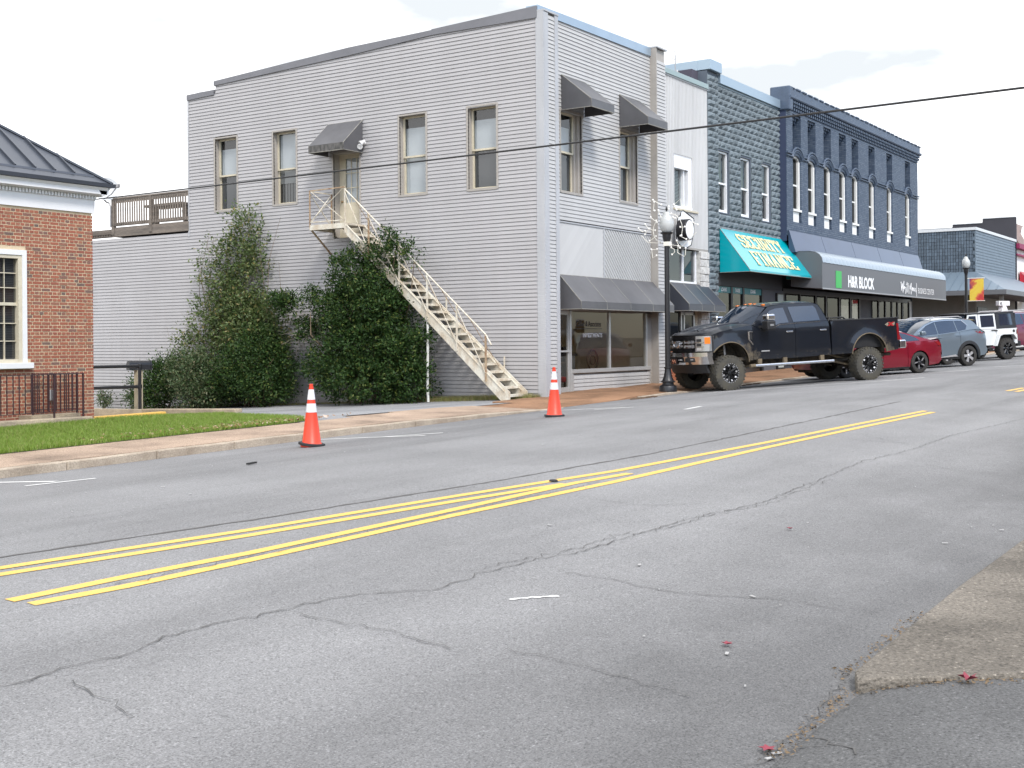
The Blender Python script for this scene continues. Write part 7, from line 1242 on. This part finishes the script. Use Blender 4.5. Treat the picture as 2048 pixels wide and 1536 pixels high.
# crossovers
def crossover(name, label, O, col, paint_name, h=HD, scale=1., rails=True):
    t = vehicle(name, label, 'car', O, h); m = paint(paint_name, col, metal=.35)
    bl = [(-.90, .55), (-.91, .90), (-.80, 1.15), (-.58, 1.27), (-.07, 1.25), (.5, 1.185), (1.3, 1.13), (2.1, 1.09), (2.45, 1.08), (3.0, 1.0), (3.45, .88), (3.58, .62)]; rl = [(-.58, 1.28), (-.42, 1.50), (-.30, 1.585), (.2, 1.64), (.8, 1.66), (1.35, 1.625), (1.75, 1.52), (2.1, 1.34), (2.45, 1.10)]
    y_ = car(t, m, .93, 2.70, [('tailgate', None, [(-.91, .90, 0, -.05), (-.80, 1.15, .0, -.06), (-.58, 1.28, .03, -.05)]), ('rear_window', M_CGLASS, [(-.58, 1.28, .03, -.05), (-.42, 1.50, .05, -.06)]), ('roof', None, [(-.42, 1.52, .05, -.05), (-.30, 1.59, .06, -.03), (.2, 1.645, .06, 0), (.8, 1.665, .06, 0), (1.35, 1.63, .06, .05)]), ('windscreen', M_CGLASS, [(1.35, 1.63, .06, .05), (1.75, 1.52, .07, .1), (2.1, 1.34, .07, .14), (2.45, 1.10, .06, .16)]), ('bonnet', None, [(2.45, 1.09, .06, .16), (3.0, 1.0, .06, .1), (3.45, .88, .03, .06)]), ('front_bumper', M_BLKPL, [(3.45, .88, .03, .1), (3.58, .62, 0, .12), (3.5, .35, 0, .1)]), ('rear_bumper', M_BLKPL, [(-.91, .90, 0, -.06), (-.90, .55, 0, -.1), (-.82, .35, 0, -.1)])],
        bl, rl, [[(-.03, 1.40), (.08, 1.27), (.42, 1.225), (.42, 1.585), (.12, 1.575)], [(.46, 1.22), (1.27, 1.165), (1.27, 1.585), (.8, 1.60), (.46, 1.59)], [(1.31, 1.16), (2.08, 1.125), (1.95, 1.30), (1.7, 1.46), (1.31, 1.58)]], .42, .355, .24, 'suv', low=.30, clad=.11, doors=(.35, 1.29, 2.25), sills=.07, rear_lamp=[(-.36, 1.19), (-.78, 1.19), (-.74, 1.10), (-.50, 1.115)], front_lamp=[(3.1, .93), (3.42, .86), (3.40, .78), (3.15, .84)])
    for s in (1, -1):
        ob('mirror', MB().box(1.98, 2.18, s * .95, s * 1.10, 1.16, 1.29), m, t, bevel=.04); ob('door_handle', MB().box(.30, .55, s * (y_(.4, 1.07)) - .005, s * (y_(.4, 1.07)) + .022, 1.055, 1.085), m, t, bevel=.008); ob('door_handle', MB().box(1.15, 1.4, s * (y_(1.3, 1.03)) - .005, s * (y_(1.3, 1.03)) + .022, 1.015, 1.045), m, t, bevel=.008)
        ob('sill_accent', MB().prism([(.52, .36), (.62, .43), (1.35, .37), (2.1, .35), (2.1, .33)], 'y', s * .945, s * .955), M_SILV, t); ob('window_trim', MB().tube([(x, s * (y_(x, z) + .004), z) for x, z in [(-.05, 1.40), (.11, 1.59), (.8, 1.615), (1.32, 1.595), (1.72, 1.475), (2.1, 1.28)]], .011, 5), M_CHROME, t)
        if rails: ob('roof_rail', MB().tube([(0, s * .62, 1.68), (.15, s * .62, 1.73), (1.2, s * .62, 1.735), (1.4, s * .62, 1.68)], .018, 6), M_SILV, t)
    ob('spoiler', loft([(-.30, 1.595, .06, -.03), (-.52, 1.565, .06, -.05), (-.50, 1.54, .05, -.05)], y_, 10), m, t, smooth=40); return t
crossover('grey_crossover', 'blue grey crossover with roof rails and silver spoked wheels', at_near_rear(18.1, -6.25, .93), (.16, .20, .235), 'blue_grey_paint')
crossover('silver_crossover', 'silver white car mostly hidden behind the blue grey crossover', at_near_rear(20.9, -4.85, .93), (.5, .52, .54), 'silver_paint')
# white off roader with a black hard top
JP = vehicle('white_off_roader', 'boxy white off roader with black hard top and flared arches', 'off roader', at_near_rear(25.5, -6.0, .95), HD); M_JP = paint('white_car_paint', (.66, .68, .68)); M_HT = mat('hardtop_black', (.018, .019, .022), .45)
jy = lambda x, z: .80 - (.08 * (z - 1.24) / .6 if z > 1.24 else 0)
A = [(.52, .58), (.36, .98), (.16, 1.03), (-.34, 1.02), (-.46, .80), (-.50, .62)]
pobj('rear_tub', [(-.68, .62), (-.68, 1.235), (.38, 1.235), (.38, .98)] + A[2:] , jy, M_JP, JP); pobj('rear_door', [(.40, .99), (.40, 1.235), (1.27, 1.235), (1.27, .60), (.56, .60)], jy, M_JP, JP); pobj('front_door', [(1.285, .60), (1.285, 1.235), (2.1, 1.235), (2.1, .60)], jy, M_JP, JP); pobj('front_fender', [(2.115, .60), (2.115, 1.235), (3.2, 1.19), (3.25, .95), (3.1, .9), (2.5, .9), (2.35, .6)], jy, M_JP, JP)
pobj('hardtop', [(-.66, 1.245), (.38, 1.245), (.36, 1.86), (-.58, 1.86), (-.62, 1.8)], jy, M_HT, JP); pobj('window', [(-.46, 1.37), (.20, 1.37), (.19, 1.82), (-.42, 1.82)], jy, M_CGLASS, JP, off=.004, rim=.01)
for x0, x1 in ((.40, 1.26), (1.285, 2.0)):
    pobj('door_frame', [(x0, 1.245), (x1 + .0, 1.245), (x1 - (.0 if x0 < 1 else .22), 1.84), (x0, 1.85)], jy, M_JP, JP); pobj('window', [(x0 + .09, 1.33), (x1 - .10, 1.33), (x1 - (.10 if x0 < 1 else .28), 1.79), (x0 + .09, 1.79)], jy, M_CGLASS, JP, off=.004, rim=.01)
ob('hardtop_roof', MB().box(-.60, 1.95, -.73, .73, 1.85, 1.91), M_HT, JP, bevel=.03); ob('hardtop_back', MB().box(-.66, -.60, -.75, .75, 1.24, 1.86), M_HT, JP, bevel=.02); ob('windscreen', MB().quad((2.12, -.72, 1.25), (2.12, .72, 1.25), (1.86, .68, 1.86), (1.86, -.68, 1.86)), M_CGLASS, JP); ob('bonnet', MB().box(2.12, 3.3, -.62, .62, .95, 1.24), M_JP, JP, bevel=.05); ob('grille', MB().box(3.25, 3.33, -.62, .62, .65, 1.2), M_JP, JP, bevel=.03); ob('tub', MB().box(-.67, 3.2, -.74, .74, .55, 1.2), M_BLKPL, JP, kind='stuff')
ob('rear_bumper', MB().box(-.86, -.68, -.8, .8, .50, .72), M_BLKPL, JP, bevel=.03); ob('front_bumper', MB().box(3.4, 3.6, -.85, .85, .5, .7), M_BLKPL, JP, bevel=.03); ob('spare_wheel', MB().lathe([(.2, -.1), (.38, -.12), (.42, -.06), (.42, .06), (.38, .12), (.2, .1)], (-.88, 0, 1.15), 24, 'x'), M_TYRE, JP, smooth=35)
for s in (1, -1):
    for cx in (0, 2.95):
        F = [(cx + .60, .56), (cx + .40, 1.0), (cx + .22, 1.06), (cx - .36, 1.05), (cx - .54, .82), (cx - .50, .78), (cx - .34, .99), (cx + .20, 1.0), (cx + .35, .95), (cx + .53, .56)]; ob('wheel_flare', MB().prism([(x, z) for x, z in F], 'y', s * .78, s * .97), M_JP, JP, bevel=.012); wheel(JP, cx, s * .83, .43, .28, s, M_TYRE, .25, 'jeep', lug=24)
    ob('hinge', MB().box(.36, .48, s * .80, s * .83, 1.15, 1.19), M_BLKPL, JP); ob('taillight', MB().box(-.71, -.62, s * .64, s * .80, .98, 1.2), M_REDL, JP); ob('fuel_cap', MB().lathe([(.06, 0), (.055, .012 * s), (0, .014 * s)], (-.5, s * .80, 1.12), 14, 'y'), M_BLKPL, JP); ob('door_handle', MB().box(.48, .66, s * .80, s * .835, 1.17, 1.21), M_BLKPL, JP, bevel=.01); ob('step_bar', MB().tube([(.7, s * .86, .48), (2.4, s * .86, .48)], .035, 8), M_BLKPL, JP)
# maroon estate at the edge of the frame
MS = crossover('maroon_crossover', 'tall maroon car parked beyond the white off roader at the frame edge', at_near_rear(30.4, -6.1, 1.0), (.15, .02, .05), 'maroon_paint'); MS.scale = (1.12, 1.08, 1.15)
t = thing('car_top_sign', 'white sign box on a tapered base on top of the maroon car', 'sign', (30.3, -4.82, 2.60)); pz = 2.46
b = MB().prism([(-.17, 0), (.17, 0), (.07, .22), (-.07, .22)], 'y', -.12, .12); SB = Matrix.Translation((0, 0, 0)) @ Matrix.Rotation(math.radians(146), 4, 'Z')
o1 = ob('base', b, M_SWHT, None); o1.parent = t; o1.matrix_local = SB; o2 = ob('box', MB().box(-.30, .30, -.10, .10, .22, .42), M_SWHT, None, bevel=.01); o2.parent = t; o2.matrix_local = SB
o3 = ob('mark', side_text(text_mesh('K', .15, .01, 0, .001, 1, 1.1), .24, .101, .26), M_INK, None); o3.parent = t; o3.matrix_local = SB
